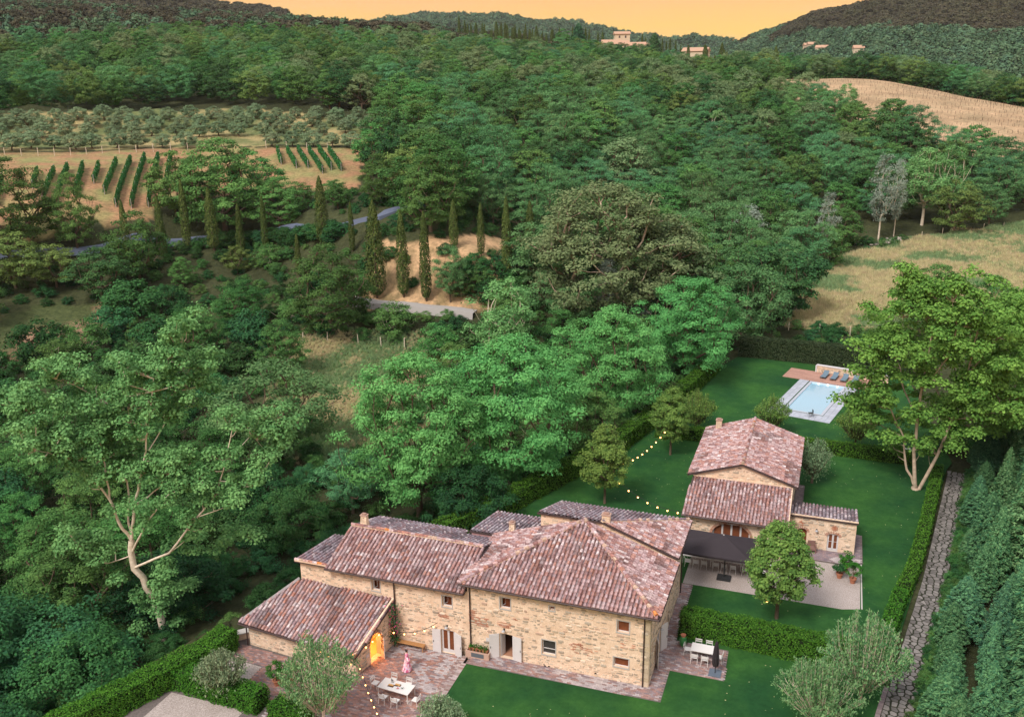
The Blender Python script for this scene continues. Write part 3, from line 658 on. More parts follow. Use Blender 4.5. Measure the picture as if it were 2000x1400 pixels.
def tile_roof(parent, poly3, eave, pal, sp=.30, indiv=0, name='roof', thick=.14, nozones=False, seed=0, warp=None):
    """clay tiles over a plane polygon; eave = two points giving the eave direction. Slab below, rows of cover tiles above"""
    P3 = np.array(poly3, float); e0, e1 = np.array(eave[0], float), np.array(eave[1], float)
    U = unit(e1-e0); nrm = np.zeros(3)
    for a, b in zip(P3, np.roll(P3, -1, 0)): nrm += np.cross(a, b)
    nrm = unit(nrm)
    if nrm[2] < 0: nrm = -nrm; P3 = P3[::-1]
    Vv = np.cross(nrm, U)
    if Vv[2] < 0: Vv = -Vv
    U = np.cross(Vv, nrm)
    slab = MB(); n = len(P3); lo = P3-np.array([0, 0, thick])
    slab.add(np.concatenate([P3, lo]), [tuple(range(n)), tuple(range(n, 2*n))[::-1]]+[(i, n+i, n+(i+1) % n, (i+1) % n) for i in range(n)])
    ro = slab.build(name, M['tilebase'], parent)
    Q = np.c_[(P3-e0) @ U, (P3-e0) @ Vv]; u0, v0 = Q.min(0); u1, v1 = Q.max(0)
    step = .335; mb = MB(); cnt = 0; variants = None
    nu = max(1, int(round((u1-u0)/sp))); spx = (u1-u0)/nu
    cand = []
    for i in range(nu):
        off = random.uniform(-.02, .02)
        for j in range(int((v1-v0)/step)+1):
            cand.append((u0+(i+.5)*spx, v0+(j+.42)*step+off))
    cand = np.array(cand); ok = inside(cand, Q) | ((cand[:, 1] < v0+step) & inside(cand+(0, step*.6), Q)); cand = cand[ok]
    Wd = e0+cand[:, :1]*U+cand[:, 1:2]*Vv; wp = Wd[:, :2]
    big = hash_noise(wp, 1.6, 41+seed)*.6+hash_noise(wp, .55, 42+seed)*.5; dk = hash_noise(wp*[1, .6], 1.1, 43+seed)
    near = set(np.argsort(np.linalg.norm(Wd-CAM, axis=1))[:indiv].tolist())
    pl_ = TILEPAL[pal]; VAR = []; mean_ = np.mean(pl_, 0)
    if indiv:
        for k in range(10):
            m_ = MB(); half_tile(m_, np.zeros(3), Vv, U, nrm, .44, spx*.375, spx*.29, (np.array(pl_[k % len(pl_)])*.72+mean_*.28)*random.uniform(.85, 1.1)); VAR.append(m_.mesh('tile', M['tile']))
    for k, (u, v) in enumerate(cand):
        c = e0+U*(u+random.uniform(-.012, .012))+Vv*v+nrm*(.035+random.uniform(0, .012))
        if k in near:
            link('tile', VAR[random.randrange(10)], ro, c); cc = None
        else:
            t = random.random()
            idx = int(np.clip((big[k]*1.1-.05)*len(pl_)+random.gauss(0, 2.4), 0, len(pl_)-1)); cc = np.array(pl_[idx])*random.uniform(.8, 1.12)
            cc = cc*.72+mean_*.28
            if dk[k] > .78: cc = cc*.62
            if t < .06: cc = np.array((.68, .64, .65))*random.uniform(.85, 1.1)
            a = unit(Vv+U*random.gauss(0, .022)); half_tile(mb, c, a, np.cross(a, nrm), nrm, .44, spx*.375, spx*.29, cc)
        # the trough tile between two rows
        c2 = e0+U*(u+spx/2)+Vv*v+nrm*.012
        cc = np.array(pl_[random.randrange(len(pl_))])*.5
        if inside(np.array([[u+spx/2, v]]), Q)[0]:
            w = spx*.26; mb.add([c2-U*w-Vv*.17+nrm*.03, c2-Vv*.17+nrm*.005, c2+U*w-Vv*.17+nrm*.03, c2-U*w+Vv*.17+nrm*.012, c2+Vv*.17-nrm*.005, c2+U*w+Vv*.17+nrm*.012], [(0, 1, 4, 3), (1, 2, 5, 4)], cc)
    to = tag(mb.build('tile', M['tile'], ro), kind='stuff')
    if warp:
        for me in (ro.data, to.data):
            for v in me.vertices: v.co.z += warp(v.co.x, v.co.y)
    return ro
def ridge_row(parent, a, b, pal='red', r=.15, lime=True):
    a, b = np.array(a, float), np.array(b, float); d = b-a; L = np.linalg.norm(d); d /= L
    side = unit(np.cross(d, np.array([0, 0, 1.]))); up = np.cross(side, d); n = int(L/.36); mb = MB()
    bed = MB(); bed.bar(a+up*.02, b+up*.02, .26, .10, col=(.62, .48, .36)); bed.build('mortar_bed', M['mortar'], parent)
    for i in range(n):
        c = a+d*(i+.5)*L/n+up*(.05+random.uniform(0, .015)); col = np.array(random.choice(TILEPAL[pal]+[(.58, .46, .36)]*3+([(.70, .30, .10)] if random.random() < .2 else [])))*random.uniform(.85, 1.1)
        half_tile(mb, c, unit(d+side*random.gauss(0, .03)), side, up, .43, r, r*.85, col)
    return tag(mb.build('ridge_tile', M['tile'], parent), kind='stuff')
def gutter(parent, a, b, r=.075):
    a, b = np.array(a, float), np.array(b, float); mb = MB(); mb.tube([a, b], r, 8); return mb.build('gutter', M['gutter'], parent)
def downpipe(parent, top, foot, r=.05):
    mb = MB(); t = np.array(top, float); f_ = np.array(foot, float); k = np.array([f_[0], f_[1], t[2]-.35]); mb.tube([t, k, f_], r, 6); return mb.build('downpipe', M['gutter'], parent)
def chimney(parent, x, y, z0, h, w=.55, d=.45, top=.8):
    c = MB(); c.box((0, 0, h/2), (w, d, h), col=W3, top=top); o = c.build('chimney', M['mortar'], parent, (x, y, z0))
    sm = MB()
    for s_ in (-1, 1):
        for r in range(int(h/.16)):
            for q in range(3):
                add_stone(sm, np.array([-w*.42, s_*d/2*(1-(1-top)*(r+.5)/(h/.16)), .02+r*.16]), np.array([1., 0, 0]), np.array([0, 0, 1.]), np.array([0, float(s_), 0]), .1+q*w*.28, .08, w*.25, .13, .02, np.array(random.choice(STONECOL))*random.uniform(.9, 1.25))
    tag(sm.build('stone', M['stone'], o), kind='stuff')
    cp = MB(); cp.box((0, 0, h+.03), (w*top+.12, d*top+.12, .06), col=(.5, .34, .27)); cp.box((0, 0, h+.12), (w*top*.7, d*top*.7, .1), col=(.42, .26, .2)); cp.build('cap', M['brick'], o)
    return o
def window(parent, wall, u0, v0, u1, v1, mull=0, inset=.20, frame=.055, open_leaf=0, glass='wooddark', room=.7, surround=True):
    U, Nn = wall.U, wall.N; rz = math.atan2(U[1], U[0]); c = wall.at((u0+u1)/2, 0); w, h = u1-u0, v1-v0
    g = empty('window', (*c[:2], c[2]+v0), rz, parent)
    # local: x along wall, -y outward
    mb = MB(); y = inset
    for a, b, e, d in ((-w/2, 0, -w/2+frame, h), (w/2-frame, 0, w/2, h), (-w/2+frame, 0, w/2-frame, frame), (-w/2+frame, h-frame, w/2-frame, h)): mb.b2((a, y-.03, b), (e, y+.03, d))
    for k in range(mull): x = -w/2+w*(k+1)/(mull+1); mb.b2((x-.03, y-.031, frame), (x+.03, y+.029, h-frame))
    mb.build('frame', M['white'], g)
    if surround:
        sm = MB(); s_ = .075
        sm.b2((-w/2-s_, -.035, -.10), (w/2+s_, inset-.03, -.004))
        sm.b2((-w/2-s_, -.012, 0), (-w/2-.002, .05, h+s_)); sm.b2((w/2+.002, -.012, 0), (w/2+s_, .05, h+s_)); sm.b2((-w/2, -.012, h+.002), (w/2, .05, h+s_))
        sm.build('sill', M['trim'], g)
    if open_leaf:
        lf = MB(); L_ = w*.48
        for a, b, e, d in ((0, 0, .045, h-.1), (L_-.045, 0, L_, h-.1), (.045, 0, L_-.045, .045), (.045, h-.145, L_-.045, h-.1)): lf.b2((a, -.018, b+.05), (e, .018, d+.05))
        o = lf.build('casement', M['white'], g, (-w/2+frame, inset+.03, 0)); o.rotation_euler = (0, 0, math.radians(58))
        pg = MB(); pg.b2((-w/2+frame, inset+.30, 0), (w/2, inset+.32, h)); pg.build('pane', M['wooddark'], g)
    else:
        pg = MB(); pg.b2((-w/2+frame, y-.006, frame), (w/2-frame, y+.006, h-frame)); pg.build('pane', M[glass], g)
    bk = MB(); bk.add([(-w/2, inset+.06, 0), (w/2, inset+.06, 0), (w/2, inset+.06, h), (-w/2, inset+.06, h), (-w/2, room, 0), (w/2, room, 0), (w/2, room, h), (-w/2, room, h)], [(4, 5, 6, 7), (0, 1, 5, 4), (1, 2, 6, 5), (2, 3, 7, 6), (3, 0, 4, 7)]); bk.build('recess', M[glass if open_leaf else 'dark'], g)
    return g
def shutter(parent, hinge, rz, w, h, name='shutter'):
    """panelled leaf, hinged at the local origin, running along +x"""
    mb = MB(); t = .02
    mb.b2((0, -t, 0), (w, t, h))
    for z0, z1 in ((.12, h*.46), (h*.52, h-.12)):
        for s_ in (-1, 1):
            for a, b, c, d in ((.08, z0, w-.08, z0+.04), (.08, z1-.04, w-.08, z1), (.08, z0+.04, .12, z1-.04), (w-.12, z0+.04, w-.08, z1-.04)): mb.b2((a, s_*t-.006, b), (c, s_*t+.006, d))
    o = mb.build(name, M['white'], parent, hinge, rz); hd = MB(); hd.b2((w-.10, -.045, h*.42), (w-.06, .045, h*.50)); hd.build('handle', M['iron'], o); return o

# ------------------------------------------------------------ farmhouse
Y0 = 52.69
house = empty('farmhouse', (-15.7, 56, 0)); tag(house, 'long stone farmhouse with hipped and gabled clay roofs above the brick terrace', 'house')
hp = Vector((-15.7, 56, 0))
class Off:   # children are given in world coordinates: shift them to the parent's frame afterwards
    pass
def settle(parent):
    """the parts were built in world coordinates: keep them there under a moved parent"""
    for ch in parent.children: ch.location = Vector(ch.location)-Vector(parent.location)
X, Yd = np.array([1., 0, 0]), np.array([0, 1., 0])
wl_ = Wall(house, (-35.9, Y0, -.7), X, 13.58, 5.55, openings=[(5.98, 4.22, 6.65, 5.10), (11.60, 3.99, 12.36, 4.86), (11.42, .10, 12.49, 2.06)], big=90)
wm = Wall(house, (-22.32, Y0-.02, -.1), X, 13.04, 5.68, openings=[(2.46, 4.14, 3.22, 5.00), (6.07, 4.70, 6.43, 5.0), (2.40, .12, 3.37, 2.10), (5.54, 1.10, 6.50, 2.24), (10.82, 4.00, 11.64, 4.86), (10.64, 1.28, 11.66, 1.98)], big=130)
wr = Wall(house, (-9.28, Y0-.02, -.1), Yd, 7.1, 5.68, openings=[(2.75, .12, 4.2, 2.25)], big=30)
wrr = Wall(house, (-9.28, 59.77, -.1), Yd, 5.6, 6.05, big=10)
wf1 = Wall(house, (-19.1, 59.76, 5.0), X, 4.66, 3.02, big=6, dens=.5); wf2 = Wall(house, (-14.44, 59.76, 5.0), X, 5.16, 3.02, 1.12, big=8, dens=.5)
Wall(house, (-19.1, 65.35, 3.0), -Yd, 5.6, 3.0, 5.0, big=0, dens=.4)
Wall(house, (-9.3, 65.35, -.7), -X, 9.8, 6.7, big=0, dens=.4)
Wall(house, (-24.7, 65.2, -.7), -Yd, 5.6, 5.1, 6.3, big=0, dens=.4); Wall(house, (-19.1, 65.2, -.7), -X, 5.6, 5.1, big=0, dens=.4)
b = MB(); b.b2((-24.65, 59.42, 4.8), (-22.4, 59.5, 5.66)); b.build('wall', mat('pink_render', (.36, .20, .19), .9, .1), house)
Wall(house, (-33.05, 60.3, -.7), -Yd, 7.6, 5.55, peak=(3.8, 6.85), big=4, dens=.5)
Wall(house, (-22.4, 60.3, -.7), -X, 10.6, 5.55, big=0, dens=.4)
Wall(house, (-35.9, 57.7, -.7), -Yd, 5.0, 4.8, 5.55, big=4, dens=.5); Wall(house, (-33, 57.7, -.7), -X, 2.9, 4.8, big=0, dens=.4)
b = MB(); b.add([(-22.31, Y0, 4.2), (-22.31, 60, 4.2), (-22.31, 60, 5.6), (-22.31, Y0, 5.6)], [(0, 1, 2, 3)]); b.build('wall', M['mortar'], house)
# front left lean-to with the arched door
A_, B_, C_, D_ = np.array((-38.43, 49.08)), np.array((-29.04, 48.2)), np.array((-28.17, 52.66)), np.array((-35.9, 52.66))
wa = Wall(house, (*A_, -.7), np.append(B_-A_, 0), np.linalg.norm(B_-A_), 1.98, big=30)
wb = Wall(house, (*B_, -.7), np.append(C_-B_, 0), np.linalg.norm(C_-B_), 1.98, 3.72, openings=[(1.62, .12, 2.86, 2.25)], big=20, depth=.45)
Wall(house, (*D_, -.7), np.append(A_-D_, 0), np.linalg.norm(A_-D_), 3.85, 1.98, big=8)
def arch(wall, u0, u1, v0, v1, depth=.3, brick=True):
    """turns the square head of an opening into an arch: spandrels in mortar and a ring of bricks"""
    n = 10; cu = (u0+u1)/2; a = (u1-u0)/2; mb = MB()
    for s_ in (-1, 1):
        pts = [(cu+s_*a*math.cos(t), v0+(v1-v0)*math.sin(t)) for t in np.linspace(0, math.pi/2, n)]
        poly = pts+[(cu+s_*a, v1)]
        for k in range(n-1):
            q = [wall.at(*pts[k], .002), wall.at(*pts[k+1], .002), wall.at(cu+s_*a, v1, .002)]; r = [wall.at(*pts[k], -depth), wall.at(*pts[k+1], -depth)]
            mb.add(q, [(0, 1, 2)]); mb.add([q[0], q[1], r[1], r[0]], [(0, 1, 2, 3)])
        mb.add([wall.at(cu+s_*.0, v1-.0001, .002), wall.at(cu+s_*a, v1, .002), wall.at(*pts[-1], .002)], [(0, 1, 2)])
    mb.build('arch', M['mortar'], wall.o)
    if brick:
        bm_ = MB(); m = max(9, int((u1-u0)*9)); U = wall.U
        for k in range(m):
            t = math.pi*(k+.5)/m; p = wall.at(cu+math.cos(t)*(a+.11), v0+math.sin(t)*(v1-v0+.11), .012)
            d = U*math.cos(t)+np.array([0, 0, 1.])*math.sin(t); w = math.pi*a/m*.8
            bm_.bar(p-d*.11, p+d*.11, .05, w, col=np.array(random.choice([(.50, .25, .16), (.58, .34, .24), (.46, .30, .22)])))
        tag(bm_.build('brick', M['brick'], wall.o), kind='stuff')
arch(wb, 1.62, 2.86, 1.55, 2.25, .44)
def brick_patch(wall, u0, v0, u1, v1, p=.9):
    mb = MB(); v = v0; r = 0
    while v < v1:
        u = u0-(.13 if r % 2 else 0)
        while u < u1:
            e = hash_noise(np.array([[u*3.1+7*v, v*4.3]]), 1.0, 5)[0]
            if random.random() < p and (v0+.2 < v < v1-.2 or e > .35):
                q = wall.at(u+.12, v+.03, .006); d = wall.U*.115; mb.bar(q-d, q+d, .05, .05, col=np.array(random.choice([(.56, .26, .16), (.62, .33, .21), (.50, .24, .15), (.60, .40, .30)]))*random.uniform(.9, 1.1))
            u += .26
        v += .072; r += 1
    tag(mb.build('brick', M['brick'], wall.o), kind='stuff')
brick_patch(wm, .20, 2.35, 1.42, 3.05); brick_patch(wm, .20, 3.05, .55, 3.75, .8); brick_patch(wm, 2.35, 2.60, 3.25, 3.02)
brick_patch(wl_, 11.35, 3.05, 12.1, 3.45, .6); brick_patch(wm, 7.6, 1.6, 9.3, 2.5, .35); brick_patch(wm, 3.4, 3.3, 3.7, 3.45); brick_patch(wm, 11.2, 2.75, 11.9, 3.2, .3)
# quoins at the right corner
qs = MB(); v = .1; k = 0
while v < 5.4:
    h = random.uniform(.28, .42); w = .55 if k % 2 else .35; c = np.array(random.choice([(.52, .43, .30), (.46, .38, .28), (.56, .47, .35)]))*random.uniform(.9, 1.1)
    p = wm.at(13.04-w/2, v+h/2, .004); qs.box(p, (w-.03, .06, h-.03), col=c); p = wr.at((.9-w)/2, v+h/2, .004); qs.box(p, (.06, (.9-w)-.03, h-.03), col=c); v += h; k += 1
qs.build('quoin', M['stone'], wm.o)
for u, v in ((5.75, .12), (6.05, .14), (9.4, .35)):
    q = MB(); q.b2((-.08, -.015, -.07), (.08, .02, .07)); q.build('vent', M['dark'], wm.o, wm.at(u, v))
# windows and doors
window(house, wl_, 5.98, 4.22, 6.65, 5.10, open_leaf=1); window(house, wl_, 11.60, 3.99, 12.36, 4.86, open_leaf=1)
window(house, wm, 2.46, 4.14, 3.22, 5.00, open_leaf=1); window(house, wm, 6.07, 4.70, 6.43, 5.0, frame=.04)
window(house, wm, 5.54, 1.10, 6.50, 2.24, glass='glass'); window(house, wm, 10.82, 4.0, 11.64, 4.86); window(house, wm, 10.64, 1.28, 11.66, 1.98)
tr_ = MB(); tr_.b2((-.45, .17, .38), (.45, .23, .43)); tr_.build('transom', M['white'], house, tuple(wm.at(6.02, 1.10)))
def glazed_door(parent, wall, u0, v0, u1, v1, y=.16, rows=1, glass='wooddark', cols=2):
    g = empty('door', wall.at((u0+u1)/2, v0), math.atan2(wall.U[1], wall.U[0]), parent); w, h = u1-u0, v1-v0; mb = MB()
    f = .06; mb.b2((-w/2, y-.04, 0), (-w/2+f, y+.04, h)); mb.b2((w/2-f, y-.04, 0), (w/2, y+.04, h)); mb.b2((-w/2+f, y-.04, h-f), (w/2-f, y+.04, h))
    lw = (w-2*f)/cols
    for k in range(cols):
        a = -w/2+f+k*lw
        for q in ((a+.003, 0, a+.075, h-f), (a+lw-.075, 0, a+lw-.003, h-f), (a+.075, 0, a+lw-.075, .28), (a+.075, h-f-.07, a+lw-.075, h-f-.001)): mb.b2((q[0], y-.03, q[1]), (q[2], y+.03, q[3]))
        for r in range(1, rows): z = .28+(h-f-.35)*r/rows; mb.b2((a+.075, y-.02, z-.015), (a+lw-.075, y+.02, z+.015))
    mb.build('frame', M['white'], g); pg = MB(); pg.b2((-w/2+f+.07, y-.008, .25), (w/2-f-.07, y+.008, h-f-.06)); pg.build('pane', M[glass], g)
    st = MB(); st.b2((-w/2-.05, -.10, -.08), (w/2+.05, .12, -.004)); st.build('threshold', M['trim'], g)
    return g
glazed_door(house, wl_, 11.42, .10, 12.49, 2.06)
for wall, u0, u1, v0, v1 in ((wm, 2.40, 3.37, .12, 2.10),):
    g = empty('door', wall.at((u0+u1)/2, v0), 0, house); w, h = u1-u0, v1-v0; mb = MB()
    mb.b2((-w/2, .10, 0), (-w/2+.06, .2, h)); mb.b2((w/2-.06, .10, 0), (w/2, .2, h)); mb.b2((-w/2+.06, .10, h-.06), (w/2-.06, .2, h)); mb.build('frame', M['white'], g)
    lf = MB(); lf.b2((0, -.02, .02), (.42, .02, h-.08)); q = lf.build('leaf', M['white'], g, (-w/2+.07, .2, 0)); q.rotation_euler = (0, 0, math.radians(75))
    rm = MB(); rm.add([(-w/2-1.2, .3, 0), (w/2+1.2, .3, 0), (w/2+1.2, 3, 0), (-w/2-1.2, 3, 0)], [(0, 1, 2, 3)]); rm.build('room_floor', mat('room_tiles', (.42, .21, .13), .7, .3, noise=[(3, (.8, .8, .8), W3, .6)]), g)
    rw = MB(); rw.add([(-w/2-1.2, 3, 0), (w/2+1.2, 3, 0), (w/2+1.2, 3, h), (-w/2-1.2, 3, h), (-w/2-1.2, .3, 0), (w/2+1.2, .3, 0), (w/2+1.2, .3, h), (-w/2-1.2, .3, h)], [(0, 1, 2, 3), (4, 0, 3, 7), (1, 5, 6, 2), (3, 2, 6, 7)]); rw.build('room_wall', mat('room_plaster', (.30, .20, .15), .9, .1), g)
    st = MB(); st.b2((-w/2-.08, -.12, -.1), (w/2+.08, .3, -.004)); st.build('threshold', M['trim'], g)
shutter(house, tuple(wl_.at(11.40, .12, .05)), math.radians(180+4), .64, 1.92); shutter(house, tuple(wl_.at(12.51, .12, .05)), math.radians(-26), .72, 1.92)
shutter(house, tuple(wm.at(2.36, .14, .05)), math.radians(180+28), .70, 1.94); shutter(house, tuple(wm.at(3.40, .14, .05)), math.radians(-10), .68, 1.94)
# arched lit door
g = empty('door', wb.at(2.24, .12), math.atan2(wb.U[1], wb.U[0]), house)
rm = MB(); rm.add([(-1.4, .45, 0), (1.6, .45, 0), (1.6, 3.4, 0), (-1.4, 3.4, 0), (-1.4, .45, 2.1), (1.6, .45, 2.1), (1.6, 3.4, 2.1), (-1.4, 3.4, 2.1)], [(0, 1, 2, 3), (4, 7, 6, 5), (3, 2, 6, 7), (0, 3, 7, 4), (1, 5, 6, 2)]); rm.build('room_wall', M['plaster'], g)
st = MB(); st.b2((-.66, -.30, -.12), (.66, .45, -.004)); st.build('threshold', mat('warm_stone_step', (.50, .33, .20), .8, .2), g)
lf = MB(); y = 0
for a, b_, c, d in ((0, 0, .07, 2.0), (.55, 0, .62, 1.75), (.07, 0, .55, .55), (.07, 1.1, .55, 1.14), (.07, 1.55, .55, 1.59), (.07, 1.92, .45, 2.0), (.29, .55, .32, 1.92)): lf.b2((a, -.025, b_), (c, .025, d))
q = lf.build('leaf', M['white'], g, (.60, .02, 0)); q.rotation_euler = (0, 0, math.radians(-118))
lf = MB(); lf.b2((.07, -.006, .55), (.55, .006, 1.92)); lf.build('pane', M['glass'], g, (.60, .02, 0)).rotation_euler = (0, 0, math.radians(-118))
lamp = bpy.data.lights.new('room_lamp', 'POINT'); lamp.energy = 210; lamp.color = (1, .50, .16); lamp.shadow_soft_size = .18
lo = bpy.data.objects.new('room_lamp', lamp); COL.objects.link(lo); p = wb.at(2.6, 1.85, -1.3); lo.location = p
# right side door: tall wooden leaves folded out
g = empty('door', wr.at(3.47, .12), math.pi/2, house); mb = MB(); mb.b2((-.72, .12, 0), (.72, .18, 2.13)); mb.build('leaf', M['glass'], g)
mb = MB(); mb.b2((-.72, .05, 0), (-.64, .12, 2.13)); mb.b2((.64, .05, 0), (.72, .12, 2.13)); mb.b2((-.64, .05, 2.05), (.64, .12, 2.13)); mb.b2((-.04, .05, 0), (.04, .12, 2.05)); mb.build('frame', M['white'], g)
shutter(house, tuple(wr.at(2.74, .14, .04)), math.radians(-70), .72, 2.1); shutter(house, tuple(wr.at(4.22, .14, .04)), math.radians(60), .72, 2.1)
# roofs
AP = (-15.67, 59.72, 8.02); ZE = 5.72
tile_roof(house, [(-22.77, 52.17, ZE), (-8.68, 52.17, ZE), AP], [(-22.77, 52.17, ZE), (-8.68, 52.17, ZE)], 'red', indiv=300)
tile_roof(house, [(-8.68, 52.17, ZE), (-8.68, 59.72, ZE), AP], [(-8.68, 52.17, ZE), (-8.68, 59.72, ZE)], 'red', seed=1)
tile_roof(house, [(-22.77, 59.72, ZE), (-22.77, 52.17, ZE), AP], [(-22.77, 59.72, ZE), (-22.77, 52.17, ZE)], 'red', seed=2)
ridge_row(house, (-22.6, 52.3, ZE+.1), (AP[0], AP[1], AP[2]+.05), 'red'); ridge_row(house, (-8.85, 52.35, ZE+.1), (AP[0], AP[1], AP[2]+.05), 'red')
rb = (-14.35, 59.58, 8.15); NE = (-8.72, 65.75, 6.12)
tile_roof(house, [(-19.35, 59.58, 8.15), rb, NE, (-19.35, 65.75, 6.12)][::-1], [NE, (-19.35, 65.75, 6.12)], 'grey', seed=3)
tile_roof(house, [(-8.72, 59.58, 6.12), NE, rb], [(-8.72, 59.58, 6.12), NE], 'red', seed=4)
ridge_row(house, (-8.9, 65.6, 6.25), (rb[0], rb[1], 8.2), 'grey', .13)
fl = MB(); fl.bar((AP[0], 59.70, 8.0), (-8.75, 59.70, 5.86), .10, .12); fl.bar((-22.6, 59.66, 5.80), (-19.1, 59.66, 6.95), .10, .12); fl.bar((-19.1, 59.66, 6.95), (AP[0], 59.66, 8.0), .12, .10); fl.build('mortar_bed', M['mortar'], house)
tile_roof(house, [(-24.85, 59.42, 5.78), (-19.1, 59.42, 5.78), (-19.1, 65.4, 4.5), (-24.7, 65.4, 4.5)], [(-19.1, 65.4, 4.5), (-24.7, 65.4, 4.5)], 'grey', seed=5)
tile_roof(house, [(-33.5, 52.2, 4.95), (-22.35, 52.2, 4.95), (-22.35, 56.4, 6.36), (-33.4, 56.4, 6.36)], [(-33.5, 52.2, 4.95), (-22.35, 52.2, 4.95)], 'red', seed=6)
tile_roof(house, [(-33.4, 56.4, 6.36), (-22.35, 56.4, 6.36), (-22.6, 59.4, 5.40), (-25.2, 59.4, 5.40), (-25.6, 60.7, 4.98), (-33.4, 60.7, 4.98)], [(-25.6, 60.7, 4.98), (-33.4, 60.7, 4.98)], 'grey', seed=7)
ridge_row(house, (-33.4, 56.4, 6.42), (-22.5, 56.4, 6.42), 'red', .13)
tile_roof(house, [(-36.15, 52.3, 5.06), (-33.3, 52.3, 5.06), (-33.3, 58.0, 4.2), (-36.0, 58.0, 4.2)], [(-33.3, 58.0, 4.2), (-36.0, 58.0, 4.2)], 'grey', seed=8)
ridge_row(house, (-36.1, 52.4, 5.06), (-33.4, 52.4, 5.06), 'red', .12)
tile_roof(house, [(-38.95, 48.72, 1.42), (-28.72, 47.72, 1.30), (-28.02, 52.66, 3.06), (-36.0, 52.66, 2.88)], [(-38.95, 48.72, 1.42), (-28.72, 47.72, 1.30)], 'orange', seed=9, warp=lambda x, y: .46*min(1, max(0, (-28.0-x)/8.0))*min(1, max(0, (y-48.4)/4.3)))
fl = MB(); fl.bar((-38.9, 48.75, 1.46), (-36.0, 52.6, 3.42), .30, .06, col=(.5, .5, .5)); fl.build('verge_stone', mat('grey_verge', (.34, .31, .31), .9, .1, noise=[(3, (.6, .6, .6), W3, .7)]), house)
fl = MB(); fl.bar((-28.9, 47.9, 1.42), (-28.15, 52.6, 3.20), .14, .12); fl.build('mortar_bed', M['mortar'], house)
chimney(house, -33.0+.55, 56.7, 6.2, 1.05, .62, .45, .72); chimney(house, -14.1, 59.9, 7.7, .95, .62, .42, .92); chimney(house, -21.4, 59.7, 5.9, 1.0, .5, .42, .7)
gutter(house, (-22.75, 52.09, ZE-.06), (-8.62, 52.09, ZE-.06)); gutter(house, (-8.60, 52.09, ZE-.06), (-8.60, 59.6, ZE-.06)); gutter(house, (-8.64, 59.7, 6.06), (-8.64, 65.7, 6.06))
gutter(house, (-33.5, 52.12, 4.89), (-22.42, 52.12, 4.89)); gutter(house, (-38.98, 48.64, 1.30), (-28.72, 47.62, 1.30))
downpipe(house, (-22.12, 52.58, 5.6), (-22.12, 52.58, .35)); downpipe(house, (-9.65, 52.58, 5.6), (-9.65, 52.58, 0)); downpipe(house, (-28.06, 52.58, 4.8), (-28.06, 52.58, -.6))
downpipe(house, (-9.16, 65.1, 6.0), (-9.16, 65.1, 0)); downpipe(house, (-38.5, 48.93, 1.28), (-38.5, 48.93, -.6))
settle(house)
# ------------------------------------------------------------ guest house
gh = empty('guest_house', (-5.9, 82, 0)); tag(gh, 'small stone guest house with a gable roof behind the dark square parasol', 'house')
g1 = Wall(gh, (-10.12, 72.9, -.05), X, 8.4, 3.12, openings=[(2.3, .1, 5.5, 2.75)], big=20)
arch(g1, 2.3, 5.5, 1.6, 2.75, .3)
glazed_door(gh, g1, 2.3, .1, 5.5, 2.7, y=.22, rows=2, glass='wooddark', cols=4)
g2 = Wall(gh, (-10.15, 77.2, 3.0), X, 8.55, 1.86, peak=(4.2, 3.28), big=12)
Wall(gh, (-1.70, 72.9, -.05), Yd, 4.3, 3.12, 4.75, big=12); Wall(gh, (-1.6, 77.2, -.05), Yd, 11.3, 4.9, big=16); Wall(gh, (-10.15, 88.5, -.05), -Yd, 11.3, 4.9, big=10); Wall(gh, (-10.12, 77.2, -.05), -Yd, 4.3, 4.75, 3.12, big=8)
Wall(gh, (-1.6, 88.5, -.05), -X, 8.55, 4.9, peak=(4.3, 6.3), big=0, dens=.4)
Ay = 75.57
g3 = Wall(gh, (-1.72, Ay, -.05), X, 5.56, 3.08, openings=[(.85, .15, 1.62, 1.95), (3.32, .12, 4.24, 1.82)], big=40)
arch(g3, .85, 1.62, 1.65, 1.95, .3); arch(g3, 3.32, 4.24, 1.58, 1.82, .2)
glazed_door(gh, g3, 3.32, .12, 4.24, 1.80, y=.12, rows=2, glass='wooddark', cols=2)
g = empty('door', g3.at(1.235, .15), 0, gh); mb = MB(); mb.b2((-.38, .30, 0), (.38, .36, 1.8)); mb.build('leaf', M['wooddark'], g)
for u, v in ((1.16, 2.42), (3.84, 2.36)):
    vt = MB()
    for k in range(10): t = 2*math.pi*k/10; q = g3.at(u+math.cos(t)*.2, v+math.sin(t)*.2, .012); d = np.array([math.cos(t), 0, math.sin(t)]); vt.bar(q-d*.06, q+d*.06, .05, .10, col=np.array((.56, .28, .18))*random.uniform(.85, 1.1))
    o = vt.build('vent', M['brick'], g3.o); f_ = MB(); f_.b2((u-.12-1.72, Ay-.02, v-.17), (u+.12-1.72, Ay+.01, v+.07)); f_.build('vent', M['terracotta'], g3.o)
Wall(gh, (3.84, Ay, -.05), Yd, 3.6, 3.08, 2.35, big=6); Wall(gh, (3.84, 79.17, -.05), -X, 5.4, 2.35, big=0)
ZL = 4.98
tile_roof(gh, [(-10.6, 76.95, ZL), (-10.6, 88.75, ZL), (-5.95, 88.75, 6.5), (-5.95, 76.95, 6.5)], [(-10.6, 88.75, ZL), (-10.6, 76.95, ZL)], 'red', seed=11)
tile_roof(gh, [(-1.25, 76.95, ZL), (-1.25, 88.75, ZL), (-5.95, 88.75, 6.5), (-5.95, 76.95, 6.5)], [(-1.25, 76.95, ZL), (-1.25, 88.75, ZL)], 'red', seed=12)
ridge_row(gh, (-5.95, 77.0, 6.55), (-5.95, 88.7, 6.55), 'red', .14)
